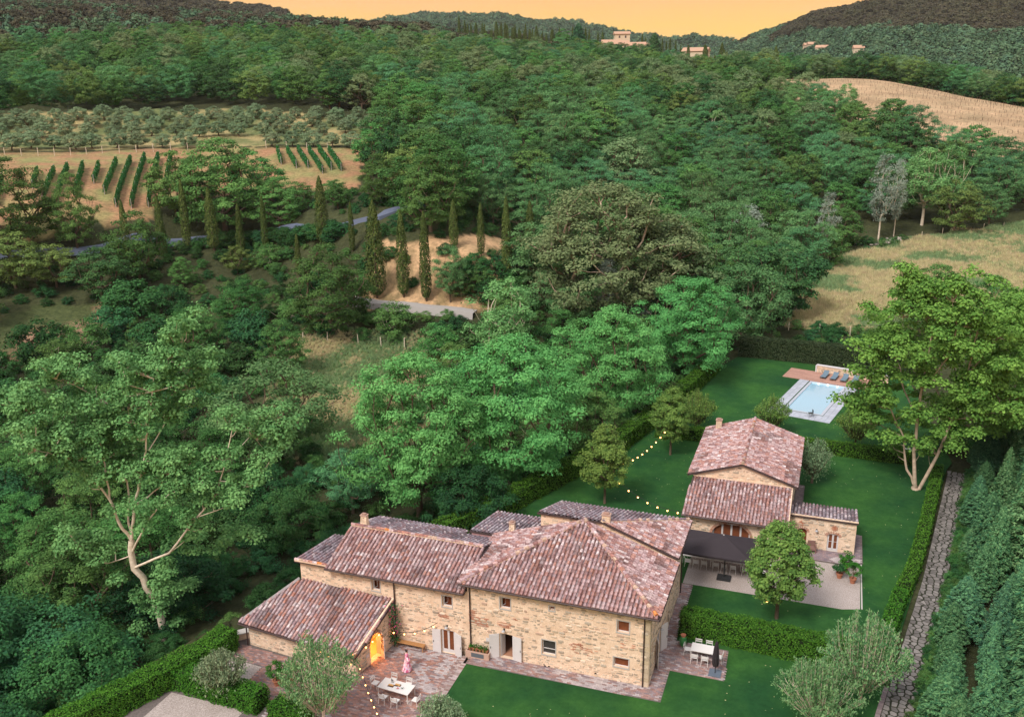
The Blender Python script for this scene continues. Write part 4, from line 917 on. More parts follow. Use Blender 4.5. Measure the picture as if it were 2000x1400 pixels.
tile_roof(gh, [(-10.45, 72.4, 3.2), (-1.55, 72.4, 3.2), (-1.65, 77.2, 4.76), (-10.25, 77.2, 4.76)], [(-10.45, 72.4, 3.2), (-1.55, 72.4, 3.2)], 'red', indiv=200, seed=13)
tile_roof(gh, [(-1.65, 75.40, 3.12), (3.98, 75.40, 3.12), (3.98, 79.4, 2.35), (-1.65, 79.4, 2.35)], [(3.98, 79.4, 2.35), (-1.65, 79.4, 2.35)], 'grey', seed=14)
fl = MB(); fl.bar((-10.2, 77.12, 4.86), (-1.7, 77.12, 4.86), .12, .12); fl.bar((-1.62, 72.45, 3.27), (-1.66, 77.1, 4.82), .16, .10); fl.bar((-1.6, 75.46, 3.17), (3.95, 75.46, 3.17), .14, .08); fl.build('mortar_bed', M['mortar'], gh)
chimney(gh, -9.35, 87.8, 5.2, 1.1, .55, .5, .95)
gutter(gh, (-10.45, 72.33, 3.14), (-1.6, 72.33, 3.14)); gutter(gh, (-10.67, 76.95, 4.9), (-10.67, 88.75, 4.9)); gutter(gh, (-1.18, 76.95, 4.9), (-1.18, 88.75, 4.9)); downpipe(gh, (-10.2, 72.8, 3.1), (-10.2, 72.8, 0))
settle(gh)
pave('brick_path', [(-1.72, 73.62), (2.95, 73.62), (2.95, 74.2), (4.55, 74.2), (4.55, 79.3), (3.86, 79.3), (3.86, Ay), (-1.72, Ay)], .12, pal=[(.30, .24, .25), (.36, .26, .26), (.26, .21, .23)])
pave('brick_path', [(-1.57, 76.6), (-.75, 76.6), (-.75, 88.6), (-1.57, 88.6)], .05, pal=[(.24, .20, .21), (.28, .22, .22)])
cb = MB(); cb.b2((4.38, 67.1, 0), (4.48, 74.1, .07)); tag(cb.build('curb', M['trim']), kind='structure')
# ------------------------------------------------------------ low wall by the pool
lw = empty('low_stone_wall', (1.0, 125.6, 0)); tag(lw, 'low stone wall with white coping behind the row of sun loungers', 'wall')
a3 = np.array((*pl(-2.6, 10.15), 0)); b3 = np.array((*pl(6.6, 10.15), 0))
w_ = Wall(lw, a3, b3-a3, 9.2, 1.0, big=0, dens=.8); d3 = unit(b3-a3); n3 = np.array((-d3[1], d3[0], 0))
cp = MB(); cp.bar(a3-d3*.1+n3*.15+(0, 0, 1.06), b3+n3*.15+(0, 0, 1.06), .42, .12); cp.bar(a3+n3*.3+(0, 0, .5), b3+n3*.3+(0, 0, .5), .02, 1.0); cp.bar(a3-d3*.12-n3*.05+(0, 0, .5), a3-d3*.12+n3*.4+(0, 0, .5), .2, 1.0); cp.build('coping', M['white'], lw)
settle(lw)
# block wall piers of the neighbouring yard behind the right poplar
pw = empty('stone_pier', (9.0, 98.6, 0)); tag(pw, 'low white stone pier half hidden behind the poplar on the right', 'pier'); q = MB(); q.box((0, 0, .5), (.9, .7, 1.0)); q.build('pier_body', M['mortar'], pw); q = MB(); q.box((0, 0, 1.05), (1.1, .9, .12)); q.build('coping', M['white'], pw)

# ------------------------------------------------------------ furniture
def chair(label, group, loc, rz, cat='chair', cushion=None):
    e = empty('garden_chair', loc, rz); tag(e, label, cat, group)
    s = MB(); s.b2((-.23, -.22, .43), (.23, .22, .455)); s.build('seat', M['chair'], e)
    b = MB(); 
    for z in (.60, .74): b.box((0, .235+(z-.45)*.16, z+.03), (.46, .02, .085))
    b.build('backrest', M['chair'], e)
    for x in (-.22, .22):
        l = MB(); l.bar((x, -.21, .43), (x*1.02, -.24, 0), .028); l.build('leg', M['chair'], e)
        l = MB(); l.bar((x, .24, .86), (x, .19, .44), .028); l.bar((x, .19, .44), (x*1.05, .27, 0), .028); l.build('leg', M['chair'], e)
    return e
def rechair(src, label, loc, rz, group=None):
    c = copy_tree(src); c.location = loc; c.rotation_euler = (0, 0, rz); c['label'] = label
    if group: c['group'] = group
    return c
def table(label, loc, rz, w, d, h=.75, group=None):
    e = empty('garden_table', loc, rz); tag(e, label, 'table', group)
    t = MB(); t.b2((-w/2, -d/2, h-.035), (w/2, d/2, h)); t.build('tabletop', M['chair'], e)
    r = MB()
    for y in (-d/2+.06, d/2-.06): r.b2((-w/2+.06, y-.012, h-.09), (w/2-.06, y+.012, h-.036))
    r.build('apron', M['chair'], e)
    for x in (-w/2+.05, w/2-.05):
        for y in (-d/2+.05, d/2-.05): l = MB(); l.b2((x-.025, y-.025, 0), (x+.025, y+.025, h-.036)); l.build('leg', M['chair'], e)
    return e
ZT = -.58
table('white metal dining table laid with food on the left brick terrace', (-25.42, 47.2, ZT), math.radians(-4), 2.35, 1.10)
g_ = 'white chairs round the laid terrace table'
c0 = chair('white chair on the far side of the laid table, nearest the arched door', g_, (-26.15, 48.12, ZT), math.radians(-4))
for lb, x, y, r in (('white chair on the far side of the laid table, nearer the steps', -24.95, 47.98, -4), ('white chair at the left end of the laid terrace table', -27.15, 47.45, 86), ('white chair at the right end of the laid table by the steps', -23.75, 46.7, -98),
                  ('left chair on the near side of the laid terrace table', -25.95, 46.28, 172), ('right chair on the near side of the laid terrace table', -25.0, 46.18, 178)):
    rechair(c0, lb, (x, y, ZT), math.radians(r))
# things on the table
def small(name, label, cat, loc, prof, m, n=10, rz=0): 
    mb = MB(); mb.lathe(prof, n); o = mb.build(name, m, None, loc); tag(o, label, cat); return o
zt = ZT+.75
M['bottle'] = mat('dark_bottle', (.015, .018, .012), .15, .6); M['bread'] = mat('bread_crust', (.55, .32, .13), .8, .2); M['berry'] = mat('red_fruit', (.50, .03, .05), .5, .3); M['board'] = mat('dark_board', (.10, .05, .035), .7, .2)
BP = [(0, 0), (.037, 0), (.037, .19), (.014, .23), (.014, .30), (0, .30)]
for k, (x, y) in enumerate(((-25.92, 47.50), (-25.80, 47.46))):
    e = empty('wine_bottle', (x, y, zt)); tag(e, ('dark wine bottle at the left end of the laid table', 'dark wine bottle standing right of its twin on the laid table')[k], 'bottle')
    mb = MB(); mb.lathe(BP, 10); mb.build('glass_body', M['bottle'], e); mb = MB(); mb.lathe([(.038, .05), (.0385, .05), (.0385, .13), (.038, .13)], 10); mb.build('paper_label', M['white'], e)
for k, (x, y, lb) in enumerate(((-25.78, 47.12, 'dark board with round loaves at the left of the laid table'), (-25.35, 47.30, 'dark board with cold cuts in the middle of the laid table'))):
    e = empty('serving_board', (x, y, zt)); tag(e, lb, 'board'); mb = MB(); mb.box((0, 0, .012), (.42, .26, .022)); mb.build('board', M['board'], e)
    for q in range(3): mb = MB(); mb.lathe([(0, 0), (.07, .005), (.08, .04), (.04, .08), (0, .085)], 9); mb.build('loaf', M['bread'], e, (-.12+q*.12, random.uniform(-.03, .03), .023))
for x, y, lb in ((-25.22, 47.02, 'white plate of red fruit on the near side of the laid table'), (-24.93, 47.12, 'white bowl of salad near the right end of the laid table')):
    e = empty('plate', (x, y, zt)); tag(e, lb, 'plate'); mb = MB(); mb.lathe([(0, .0), (.09, .0), (.16, .025), (.15, .028), (.08, .01), (0, .01)], 14); mb.build('dish', M['white'], e)
    mb = MB()
    for q in range(7): mb.lathe([(0, 0), (.03, .02), (0, .05)], 6, (random.uniform(-.07, .07), random.uniform(-.07, .07), .012))
    mb.build('food', M['berry' if 'red' in lb else 'citrus'], e)
# right terrace set
table('small white table with a bare top on the right terrace by the hedge', (-6.28, 57.16, .024), 0, 1.62, 1.0)
g_ = 'white chairs round the bare table by the hedge'
for lb, x, y, r in (('left chair against the hedge at the bare white table', -6.7, 57.85, 0), ('right chair against the hedge at the bare white table', -5.95, 57.85, 0), ('chair at the house end of the bare white table', -7.35, 57.2, 90), ('left chair on the near side of the bare white table', -6.75, 56.45, 180),
                  ('right chair on the near side of the bare white table', -6.02, 56.4, 180), ('chair behind the closed parasol at the bare white table', -5.12, 56.95, -95)):
    rechair(c0, lb, (x, y, .024), math.radians(r), g_)
# long tables under the big parasol
for k, lb in enumerate(('long white table under the big parasol, next to the farmhouse wall', 'middle one of the three white tables beneath the big parasol', 'white table end sticking out beneath the round lime tree')):
    table(lb, (-8.62+k*2.47, 70.30, .012), 0, 2.42, .95, group='white tables in a row under the big parasol')
xs = [-9.3, -8.62, -7.95, -6.98, -6.3, -5.58, -4.6, -3.9, -3.2]
wh = ('next to the farmhouse wall', 'second from the farmhouse wall', 'third from the farmhouse wall', 'just left of the parasol pole', 'right behind the parasol pole', 'just right of the parasol pole', 'second right of the parasol pole', 'partly behind the round lime tree', 'hidden end one behind the round lime tree')
for x, t in zip(xs, wh): rechair(c0, 'white chair under the big parasol, '+t, (x, 69.50, .012), math.radians(180+random.uniform(-4, 4)), 'white chairs along the parasol tables')
for k, x in enumerate(xs[:9]): rechair(c0, 'white chair on the far side of the parasol tables', (x, 71.1, .012), math.radians(random.uniform(-4, 4)), 'white chairs on the far side of the parasol tables')
# big parasol
def parasol():
    e = empty('garden_parasol', (-6.17, 68.35, 0)); tag(e, 'big open dark square parasol over the row of white tables', 'parasol')
    mb = MB(); mb.b2((-.55, -.42, .012), (.55, .42, .16)); mb.b2((-.5, -.38, .16), (.5, .38, .19)); mb.build('base', M['iron'], e)
    mb = MB(); mb.tube([(0, 0, .19), (0, 0, 2.75)], .055, 8); mb.build('pole', M['iron'], e)
    x0, x1, y0, y1 = -3.32, 2.15, -1.05, 3.05; cx, cy = (x0+x1)/2+.25, (y0+y1)/2+.25; z0, z1 = 2.42, 3.28; n = 8
    rim = [(x0, y0), (cx, y0), (x1, y0), (x1, cy), (x1, y1), (cx, y1), (x0, y1), (x0, cy)]
    V = []; fs = []; rings = 6
    for r in range(rings+1):
        t = r/rings
        for k in range(8):
            for q in range(4):
                s_ = q/4; a = np.array(rim[k]); b = np.array(rim[(k+1) % 8]); p = (a+(b-a)*s_)
                sag = .10*math.sin(s_*math.pi)*(1-t)*math.sin(min(1, t*2+.2)*math.pi*.5)
                V.append((cx+(p[0]-cx)*(1-t*.97), cy+(p[1]-cy)*(1-t*.97), z0+(z1-z0)*t**.92-sag*.8))
    m = 32
    for r in range(rings):
        for k in range(m): fs.append((r*m+k, r*m+(k+1) % m, (r+1)*m+(k+1) % m, (r+1)*m+k))
    fs.append(tuple(range(rings*m, (rings+1)*m)))
    mb = MB(); mb.add(V, fs); fl_ = [(p[0], p[1], p[2]-.16) for p in V[:m]]; mb.add(V[:m]+fl_, [(k, m+k, m+(k+1) % m, (k+1) % m) for k in range(m)]); mb.build('canopy', M['fabric'], e)
    mb = MB(); mb.lathe([(0, 0), (.07, .01), (.06, .05), (0, .07)], 8, (cx, cy, z1)); mb.build('finial', M['trim'], e)
    for x, y in rim: mb = MB(); mb.bar((cx, cy, z1-.08), (x, y, z0-.03), .025); mb.build('rib', M['iron'], e)
    mb = MB(); mb.bar((0, 0, 2.7), (cx, cy, 2.75), .05); mb.bar((cx, cy, 2.7), (cx, cy, z1), .06); mb.build('arm', M['iron'], e)
parasol()
e = empty('garden_parasol', (-5.2, 55.6, .024)); tag(e, 'closed dark parasol folded upright beside the bare white table', 'parasol')
mb = MB(); mb.b2((-.42, -.42, 0), (.42, .42, .05)); mb.build('base', mat('blue_steel_plate', (.10, .13, .17), .5, .4), e)
mb = MB(); mb.tube([(0, 0, .05), (0, 0, 2.62)], .03, 8); mb.build('pole', M['iron'], e)
mb = MB(); prof = [(.03, .55), (.17, .62), (.22, .9), (.20, 1.3), (.17, 1.7), (.14, 2.1), (.09, 2.45), (.02, 2.58)]; V = []
for r, z in prof:
    for k in range(24): t = 2*math.pi*k/24; rr = r*(1+.28*math.cos(6*t+z)); V.append((rr*math.cos(t), rr*math.sin(t), z))
mb.add(V, [(i*24+k, i*24+(k+1) % 24, (i+1)*24+(k+1) % 24, (i+1)*24+k) for i in range(7) for k in range(24)]); mb.build('canopy', M['fabric'], e)
mb = MB(); mb.tube([(0, 0, 1.30), (0, 0, 1.36)], .20, 12); mb.build('strap', M['iron'], e)
# bench
e = empty('wooden_bench', (-26.8, 52.35, ZT)); tag(e, 'long plain wooden bench against the wall behind the woman', 'bench')
for k in range(3): mb = MB(); mb.b2((-1.12, -.21+k*.142, .43), (1.12, -.21+k*.142+.13, .47)); mb.build('plank', M['wood'], e)
for x in (-1.0, 1.0):
    for y in (-.15, .15): mb = MB(); mb.bar((x, y, .43), (x*1.04, y*1.1, 0), .055); mb.build('leg', M['wood'], e)
mb = MB(); mb.b2((-1.05, -.02, .36), (1.05, .02, .43)); mb.build('stretcher', M['wood'], e)
# porch armchair
e = empty('porch_armchair', (.40, 74.95, .12), math.radians(8)); tag(e, 'brown armchair on the porch between the two guest house doors', 'armchair'); br = mat('brown_wicker', (.22, .13, .11), .85, .1, bump=(40, .5, .01))
mb = MB(); mb.b2((-.3, -.3, .25), (.3, .3, .42)); mb.build('seat', br, e); mb = MB(); mb.box((0, .30, .62), (.6, .08, .55)); mb.build('backrest', br, e)
for x in (-.32, .32):
    mb = MB(); mb.b2((x-.04, -.3, .2), (x+.04, .3, .62)); mb.build('armrest', br, e)
    for y in (-.26, .26): mb = MB(); mb.b2((x-.03, y-.03, 0), (x+.03, y+.03, .2)); mb.build('leg', br, e)
# loungers
M['sling'] = mat('blue_grey_sling', (.13, .19, .24), .8, .2)
def lounger(label, p, rz, g):
    e = empty('sun_lounger', (*p, .085), rz); tag(e, label, 'sun lounger', g)
    mb = MB(); mb.b2((-.34, -1.0, .24), (.34, .35, .30)); mb.build('seat', M['sling'], e)
    mb = MB(); mb.bar((0, .35, .27), (0, 1.0, .62), .68, .06); mb.build('backrest', M['sling'], e)
    for x in (-.36, .36): mb = MB(); mb.b2((x-.02, -1.02, .20), (x+.02, 1.0, .245)); mb.build('rail', M['iron'], e)
    for x in (-.34, .34):
        for y in (-.85, .8): mb = MB(); mb.b2((x-.025, y-.025, 0), (x+.025, y+.025, .2)); mb.build('leg', M['iron'], e)
    return e
rzp = math.atan2(pu[1], pu[0])
l0 = lounger('grey sun lounger by the pool, nearest the wall corner', pl(-1.15, 8.55), rzp-.02, 'grey sun loungers on the deck')
for k, lb in enumerate(('second grey sun lounger from the wall corner', 'third grey sun lounger from the wall corner', 'grey sun lounger half behind the poplar leaves')):
    c = copy_tree(l0); c.location = (*pl(.15+k*1.32, 8.45-.05*k), .085); c['label'] = lb; c.rotation_euler = (0, 0, rzp+random.uniform(-.05, .05))
# pool-side metal chair
e = empty('pool_chair', (-.95, 108.5, .05), .3); tag(e, 'thin black metal chair at the near end of the pool', 'chair')
mb = MB(); mb.b2((-.24, -.24, .42), (.24, .24, .46)); mb.build('seat', M['iron'], e); mb = MB(); mb.b2((.22, -.24, .5), (.25, .24, .85)); mb.build('backrest', M['iron'], e)
for x in (-.22, .22):
    for y in (-.22, .22): mb = MB(); mb.bar((x, y, .42), (x*1.1, y*1.1, 0), .025); mb.build('leg', M['iron'], e)
# planter box on the facade
e = empty('brick_planter', (-21.4, 52.3, .024)); tag(e, 'pink masonry planter box with a dark grille between the two doors', 'planter')
mb = MB(); mb.b2((-.88, -.34, -.05), (.88, -.26, .50)); mb.b2((-.88, -.26, -.05), (-.80, .36, .50)); mb.b2((.80, -.26, -.05), (.88, .36, .50)); mb.build('box', mat('pink_masonry', (.52, .36, .29), .9, .1, noise=[(6, (.8, .78, .75), W3, .6)]), e)
mb = MB(); mb.b2((-.80, -.26, 0), (.80, .36, .44)); mb.build('earth', M['soil'], e)
mb = MB(); mb.b2((-.45, -.36, .10), (.50, -.342, .42)); mb.build('grille', mat('slate_grille', (.10, .12, .14), .6, .3), e)
for k in range(6): mb = MB(); mb.lathe([(0, 0), (.08, 0), (.12, .2), (.13, .21), (.10, .2), (0, .18)], 10); mb.build('flowerpot', M['terracotta'], e, (-.65+k*.26, -.10, .44))
# pots
POT = [(0, 0), (.17, 0), (.26, .38), (.30, .40), (.30, .46), (.25, .46), (.24, .40), (0, .40)]
# urn
e = empty('green_urn', (-7.82, 58.1, .024)); tag(e, 'glazed green urn with a red neck at the end of the hedge', 'urn')
mb = MB(); mb.lathe([(0, 0), (.16, 0), (.24, .15), (.27, .45), (.22, .72), (.16, .80)], 14); mb.build('body', mat('green_glaze', (.03, .20, .05), .3, .5), e); mb = MB(); mb.lathe([(.16, .80), (.15, .86), (.20, .93), (.17, .94), (.12, .88), (0, .85)], 14); mb.build('neck', M['terracotta'], e)
# wall lamps and plaques
def wall_lamp(label, wall, u, v):
    e = empty('wall_lamp', wall.at(u, v, .0), math.atan2(wall.U[1], wall.U[0])); tag(e, label, 'lamp')
    mb = MB(); mb.b2((-.05, -.03, -.08), (.05, 0, .08)); mb.build('bracket', M['iron'], e); mb = MB(); mb.bar((0, -.02, .04), (0, -.22, .10), .025); mb.build('arm', M['iron'], e)
    mb = MB(); mb.lathe([(.03, .08), (.14, -.04), (.13, -.05), (.02, .06)], 10, (0, -.22, 0)); mb.build('lamp_shade', mat('grey_enamel', (.35, .36, .38), .4, .4), e)
wall_lamp('grey enamel lamp above the glazed door beside the bench', wl_, 11.95, 2.42); wall_lamp('grey enamel lamp above the open farmhouse door', wm, 2.75, 2.48)
wall_lamp('grey enamel lamp over the side door facing the hedge', wr, 3.4, 2.55); wall_lamp('small dark lamp between the two guest house doors', g3, 2.4, 2.0)
def plaque(label, wall, u, v, w, h): e = MB(); e.b2((-w/2, -.02, -h/2), (w/2, .005, h/2)); o = e.build('plaque', M['white'], None, tuple(wall.at(u, v, .03)), math.atan2(wall.U[1], wall.U[0])); tag(o, label, 'plaque')
plaque('blank white plaque on the facade above the planter', wm, 1.58, 1.38, .42, .28); plaque('small white plaque on the wall left of the lit arched door', wb, 1.25, 1.0, .30, .24)
# upright stones at the left corner of the lean-to
e = empty('garden_seat_wall', (-39.4, 49.6, -.6)); tag(e, 'low wall with a pale stone slab at the corner of the lean-to', 'wall'); mb = MB(); mb.box((0, 0, .25), (1.6, .5, .5), rz=.75); mb.build('masonry', M['mortar'], e); mb = MB(); mb.box((0, 0, .54), (1.75, .62, .08), rz=.75); mb.build('slab', M['trim'], e)

# ------------------------------------------------------------ plants: prototypes
def skeleton(centers, base, fork, trunk_r, pull=.55, min_r=.02, trunk_pts=None):
    """joins cluster centres to a trunk by short branches; returns tube chains with radii"""
    tp = np.array(trunk_pts if trunk_pts is not None else [base, (np.array(base)+fork)/2+rng.normal(0, .12, 3)*[1, 1, 0], fork], float)
    nodes = [tuple(p) for p in tp]; par = [-1]+list(range(len(tp)-1)); plen = [0.0]
    for i in range(1, len(tp)): plen.append(plen[-1]+np.linalg.norm(tp[i]-tp[i-1]))
    first = len(tp)-1; C_ = np.array(centers); order = np.argsort(np.linalg.norm(C_-fork, axis=1))
    for k in order:
        c = C_[k]; nd = np.array(nodes[first:]); d = np.linalg.norm(nd-c, axis=1); cost = d+pull*np.array(plen[first:])+np.where(nd[:, 2] > c[2]+.3, 1.2, 0)
        j = int(np.argmin(cost))+first; p = np.array(nodes[j]); mid = (p+c)/2+rng.normal(0, .06, 3)*d[j-first]+np.array([0, 0, -.05*d[j-first]])
        nodes.append(tuple(mid)); par.append(j); plen.append(plen[j]+d[j-first]/2)
        nodes.append(tuple(c)); par.append(len(nodes)-2); plen.append(plen[-1]+d[j-first]/2)
    n = len(nodes); w = np.zeros(n)
    child = [[] for _ in range(n)]
    for i in range(1, n): child[par[i]].append(i)
    for i in range(n-1, -1, -1): w[i] = 1 if not child[i] else sum(w[c] for c in child[i])
    r = trunk_r*(w/w[0])**.46; r = np.maximum(r, min_r)
    r[0] *= 1.25
    return nodes, par, child, r
def limbs_mesh(sk, name, m, sides=6):
    nodes, par, child, r = sk; mb = MB()
    for i in range(1, len(nodes)):
        a, b = np.array(nodes[par[i]]), np.array(nodes[i])
        ra = min(r[par[i]], r[i]*1.35) if par[i] > 0 else r[0]
        mb.tube([a, b], [ra, r[i]], sides if r[i] > .06 else 3, cap=False)
    mb.smooth = True
    return mb.mesh(name, m)
def clusters_in(shape, n, k=.30):
    """n cluster centres, biased to the outside of an envelope; shape(z in 0..1) gives radius"""
    out_ = []
    while len(out_) < n:
        t = rng.random(); R_ = shape(t)
        a = rng.random()*2*math.pi; q = (k+(1-k)*rng.random())**.5
        if rng.random() < R_/(shape.rmax+1e-6)+.05: out_.append((math.cos(a)*R_*q, math.sin(a)*R_*q, t))
    return np.array(out_)
class Env:
    def __init__(s, prof): s.p = np.array(prof, float); s.rmax = s.p[:, 1].max()
    def __call__(s, t): return float(np.interp(t, s.p[:, 0], s.p[:, 1]))
def foliage(name, C_, rad, per, size, m, flat=.6, asp=.6, jit=.5, up=None, ctr=None, outward=.6):
    """leaves round each cluster centre, denser towards the shell of each lump"""
    n = len(C_)*per; cid = np.repeat(np.arange(len(C_)), per)
    d = unit(rng.normal(0, 1, (n, 3))); d[:, 2] = np.where(d[:, 2] < -.25, -d[:, 2], d[:, 2])
    rr = (rad if np.isscalar(rad) else np.asarray(rad)[cid])*1.0
    q = (.35+.65*rng.random(n)**.6)*rr*(1+.25*rng.normal(0, 1, n)*.6)
    P = C_[cid]+d*q[:, None]*np.array([1, 1, flat])
    Nn = d*(outward+.25)+np.array([0, 0, .40])
    if ctr is not None: Nn = Nn+unit(P-ctr)*.40
    jit = jit*.62
    A, B = leaves(P, Nn, size, asp, jit, up)
    crown_v = rng.random(len(C_))[cid]*.35+rng.random(n)*.65
    return quads_mesh(name, P, A, B, m, crown_v)
PROTO = {}
def make_proto(key, prof, height, n, rad, per, size, m, bark, trunk_r, z0, flat=.6, asp=.6, jit=.5, up=None, lump=1.0, pull=.55, k=.30, lean=(0, 0), outward=.6):
    """z0 crown base as a share of the height; prof gives crown radius in metres over the crown's height"""
    env = Env(prof); C_ = clusters_in(env, n, k); ph = rng.random(3)*6
    a = np.arctan2(C_[:, 1], C_[:, 0]); f = 1+lump*.16*np.sin(3*a+ph[0]+C_[:, 2]*3)+lump*.12*np.sin(5*a+ph[1]-C_[:, 2]*5)
    C_[:, 0] *= f; C_[:, 1] *= f
    C_[:, 2] = height*(z0+(1-z0)*C_[:, 2])-rad*.3; C_[:, 0] += lean[0]*C_[:, 2]/height; C_[:, 1] += lean[1]*C_[:, 2]/height
    fork = np.array([lean[0]*z0, lean[1]*z0, height*(z0+.04)])
    sk = skeleton(C_, (0, 0, -.6), fork, trunk_r, pull)
    PROTO[key] = (limbs_mesh(sk, 'trunk', M[bark]), foliage('crown', C_, rad*(.75+.5*rng.random(len(C_))), per, size, M[m], flat, asp, jit, up, np.array([0, 0, height*(z0+.3)]), outward), height)
dome = [(0, .55), (.12, .85), (.35, 1.0), (.6, .92), (.8, .68), (.93, .38), (1, .12)]
def sc(p, r): return [(a, b*r) for a, b in p]
broad_ = [(0, .35), (.15, .75), (.4, 1.0), (.65, .95), (.85, .62), (1, .15)]
for i in range(4):
    make_proto('oak%d' % i, sc(dome if i % 2 else broad_, 5.4), 12.5, 100, 1.2, 105, .35, ('oak', 'oak', 'oak_d', 'oak_y')[i], 'bark', .30, .16, .62, .7, .6, lump=1.3)
for i in range(2):
    make_proto('oakfine%d' % i, sc(dome, 5.4), 12.5, 170, 1.0, 125, .25, 'oak', 'bark', .32, .15, .6, .65, .6, lump=1.3)
make_proto('holm0', sc(dome, 7.5), 16, 330, 1.15, 150, .27, 'oak_grey', 'bark_orange', .55, .14, .7, .6, .6, lump=1.2)
make_proto('holm1', sc(dome, 6), 13, 120, 1.2, 80, .40, 'oak_grey', 'bark', .4, .15, .7, .6, .6, lump=1.2)
broad = [(0, .35), (.15, .75), (.4, 1.0), (.65, .95), (.85, .62), (1, .15)]
for i in range(2):
    make_proto('locust%d' % i, sc(broad, 6.2), 14.5, 230, 1.05, 170, .25, 'locust', 'bark', .30, .22, .55, .5, .5, lump=1.6, outward=.75)
make_proto('locust2', sc(broad, 5.6), 13, 130, 1.15, 110, .30, 'woodteal', 'bark', .28, .2, .6, .55, .5, lump=1.5, outward=.7)
tallp = [(0, .4), (.2, .8), (.45, 1), (.7, .8), (.9, .5), (1, .15)]
make_proto('poplar0', sc(tallp, 4.2), 15, 110, 1.05, 90, .27, 'poplar', 'bark_pale', .26, .25, .8, .8, .6, lump=1.2)
make_proto('silver0', sc(tallp, 2.4), 12, 60, .85, 80, .26, 'silver', 'bark_pale', .16, .25, .9, .7, .6)
ovoid = [(0, .35), (.12, .8), (.35, 1), (.6, .86), (.82, .52), (1, .1)]
make_proto('lime0', sc(ovoid, 2.35), 8.2, 170, .50, 120, .17, 'lime', 'bark', .13, .25, .85, .8, .6, lump=.8, k=.35)
make_proto('lime1', sc(ovoid, 2.2), 8.0, 150, .50, 110, .17, 'lime', 'bark', .12, .26, .85, .8, .6, lump=1, k=.35)
make_proto('olive0', sc(dome, 2.1), 4.3, 85, .52, 80, .25, 'olive', 'bark', .16, .22, .8, .35, .7, lump=1.4)
make_proto('olive1', sc(dome, 2.2), 4.0, 80, .55, 80, .25, 'olive', 'bark', .16, .2, .8, .35, .7, lump=1.4)
for i in range(3):
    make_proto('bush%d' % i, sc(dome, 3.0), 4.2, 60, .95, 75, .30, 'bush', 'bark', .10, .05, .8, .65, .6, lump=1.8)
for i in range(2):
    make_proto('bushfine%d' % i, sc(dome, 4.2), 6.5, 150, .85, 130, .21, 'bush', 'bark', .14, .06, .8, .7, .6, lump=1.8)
for i in range(2):
    make_proto('wildbush%d' % i, sc(dome, 2.6), 4.5, 60, .75, 85, .24, 'oak', 'bark_pale', .10, .12, .7, .5, .6, lump=2)
def shoot_proto(key, h, r, nsh, m, size, bark, lowfill=60, trunk=.12):
    """many upright shoots rising from a bushy middle"""
    P_, A_l, B_l = [], [], []; mb = MB(); mb.tube([(0, 0, -.4), (.03, 0, h*.22)], [trunk, trunk*.7], 7)
    for k in range(nsh):
        a = rng.random()*2*math.pi; q = r*rng.random()**.55; top = h*(1-.42*(q/r)**1.6)*(.84+.16*rng.random()); s0 = np.array([math.cos(a)*q*.28, math.sin(a)*q*.28, h*.2]); s1 = np.array([math.cos(a)*q*.85, math.sin(a)*q*.85, h*.5]); s2 = np.array([math.cos(a)*q, math.sin(a)*q, top])
        mb.tube([s0, s1, s2], [.035, .02, .008], 3)
        m_ = int(120*(top/h)); t = rng.random(m_)**.8; c = np.where(t[:, None] < .4, s0+(s1-s0)*t[:, None]/.4, s1+(s2-s1)*((t[:, None]-.4)/.6))
        w = (.30*(1-t)+.07); P_.append(c+rng.normal(0, 1, (m_, 3))*w[:, None]*[1, 1, .6])
    P_ = np.concatenate(P_); Nn = rng.normal(0, 1, (len(P_), 3))+[0, 0, .4]
    A, B = leaves(P_, Nn, size, .42, .3, up=(0, 0, 1.3)); PROTO[key] = (mb.mesh('trunk', M[bark]), quads_mesh('crown', P_, A, B, M[m]), h)
shoot_proto('shoots0', 5.5, 2.9, 95, 'shoots', .19, 'bark_pale'); shoot_proto('shoots1', 7.2, 2.6, 95, 'shoots', .19, 'bark_pale'); shoot_proto('shoots2', 6.2, 2.3, 100, 'lime', .17, 'bark')
shoot_proto('oliveyoung', 3.6, 1.5, 60, 'olive', .15, 'bark')
def cypress_proto(key, h, r, n=4200, size=.30):
    t = rng.random(n); a = rng.random(n)*2*math.pi; R_ = r*np.interp(t, [0, .06, .3, .7, .93, 1], [.45, .85, 1, .72, .32, .06])*(1+.10*np.sin(a*3+t*20)+.08*np.sin(a*5-t*33))
    q = R_*(.80+.25*rng.random(n)); P = np.c_[np.cos(a)*q, np.sin(a)*q, h*(.045+.955*t)]
    A, B = leaves(P, np.c_[np.cos(a), np.sin(a), np.full(n, .25)], size, .45, .3, up=(0, 0, 1.6))
    mb = MB(); mb.tube([(0, 0, -.5), (0, 0, h*.5), (0, 0, h*.9)], [.14, .10, .03], 6)
    PROTO[key] = (mb.mesh('trunk', M['bark']), quads_mesh('crown', P, A, B, M['cypress']), h)
cypress_proto('cypress0', 16, .95); cypress_proto('cypress1', 16, .80); cypress_proto('cypress2', 14, 1.1)
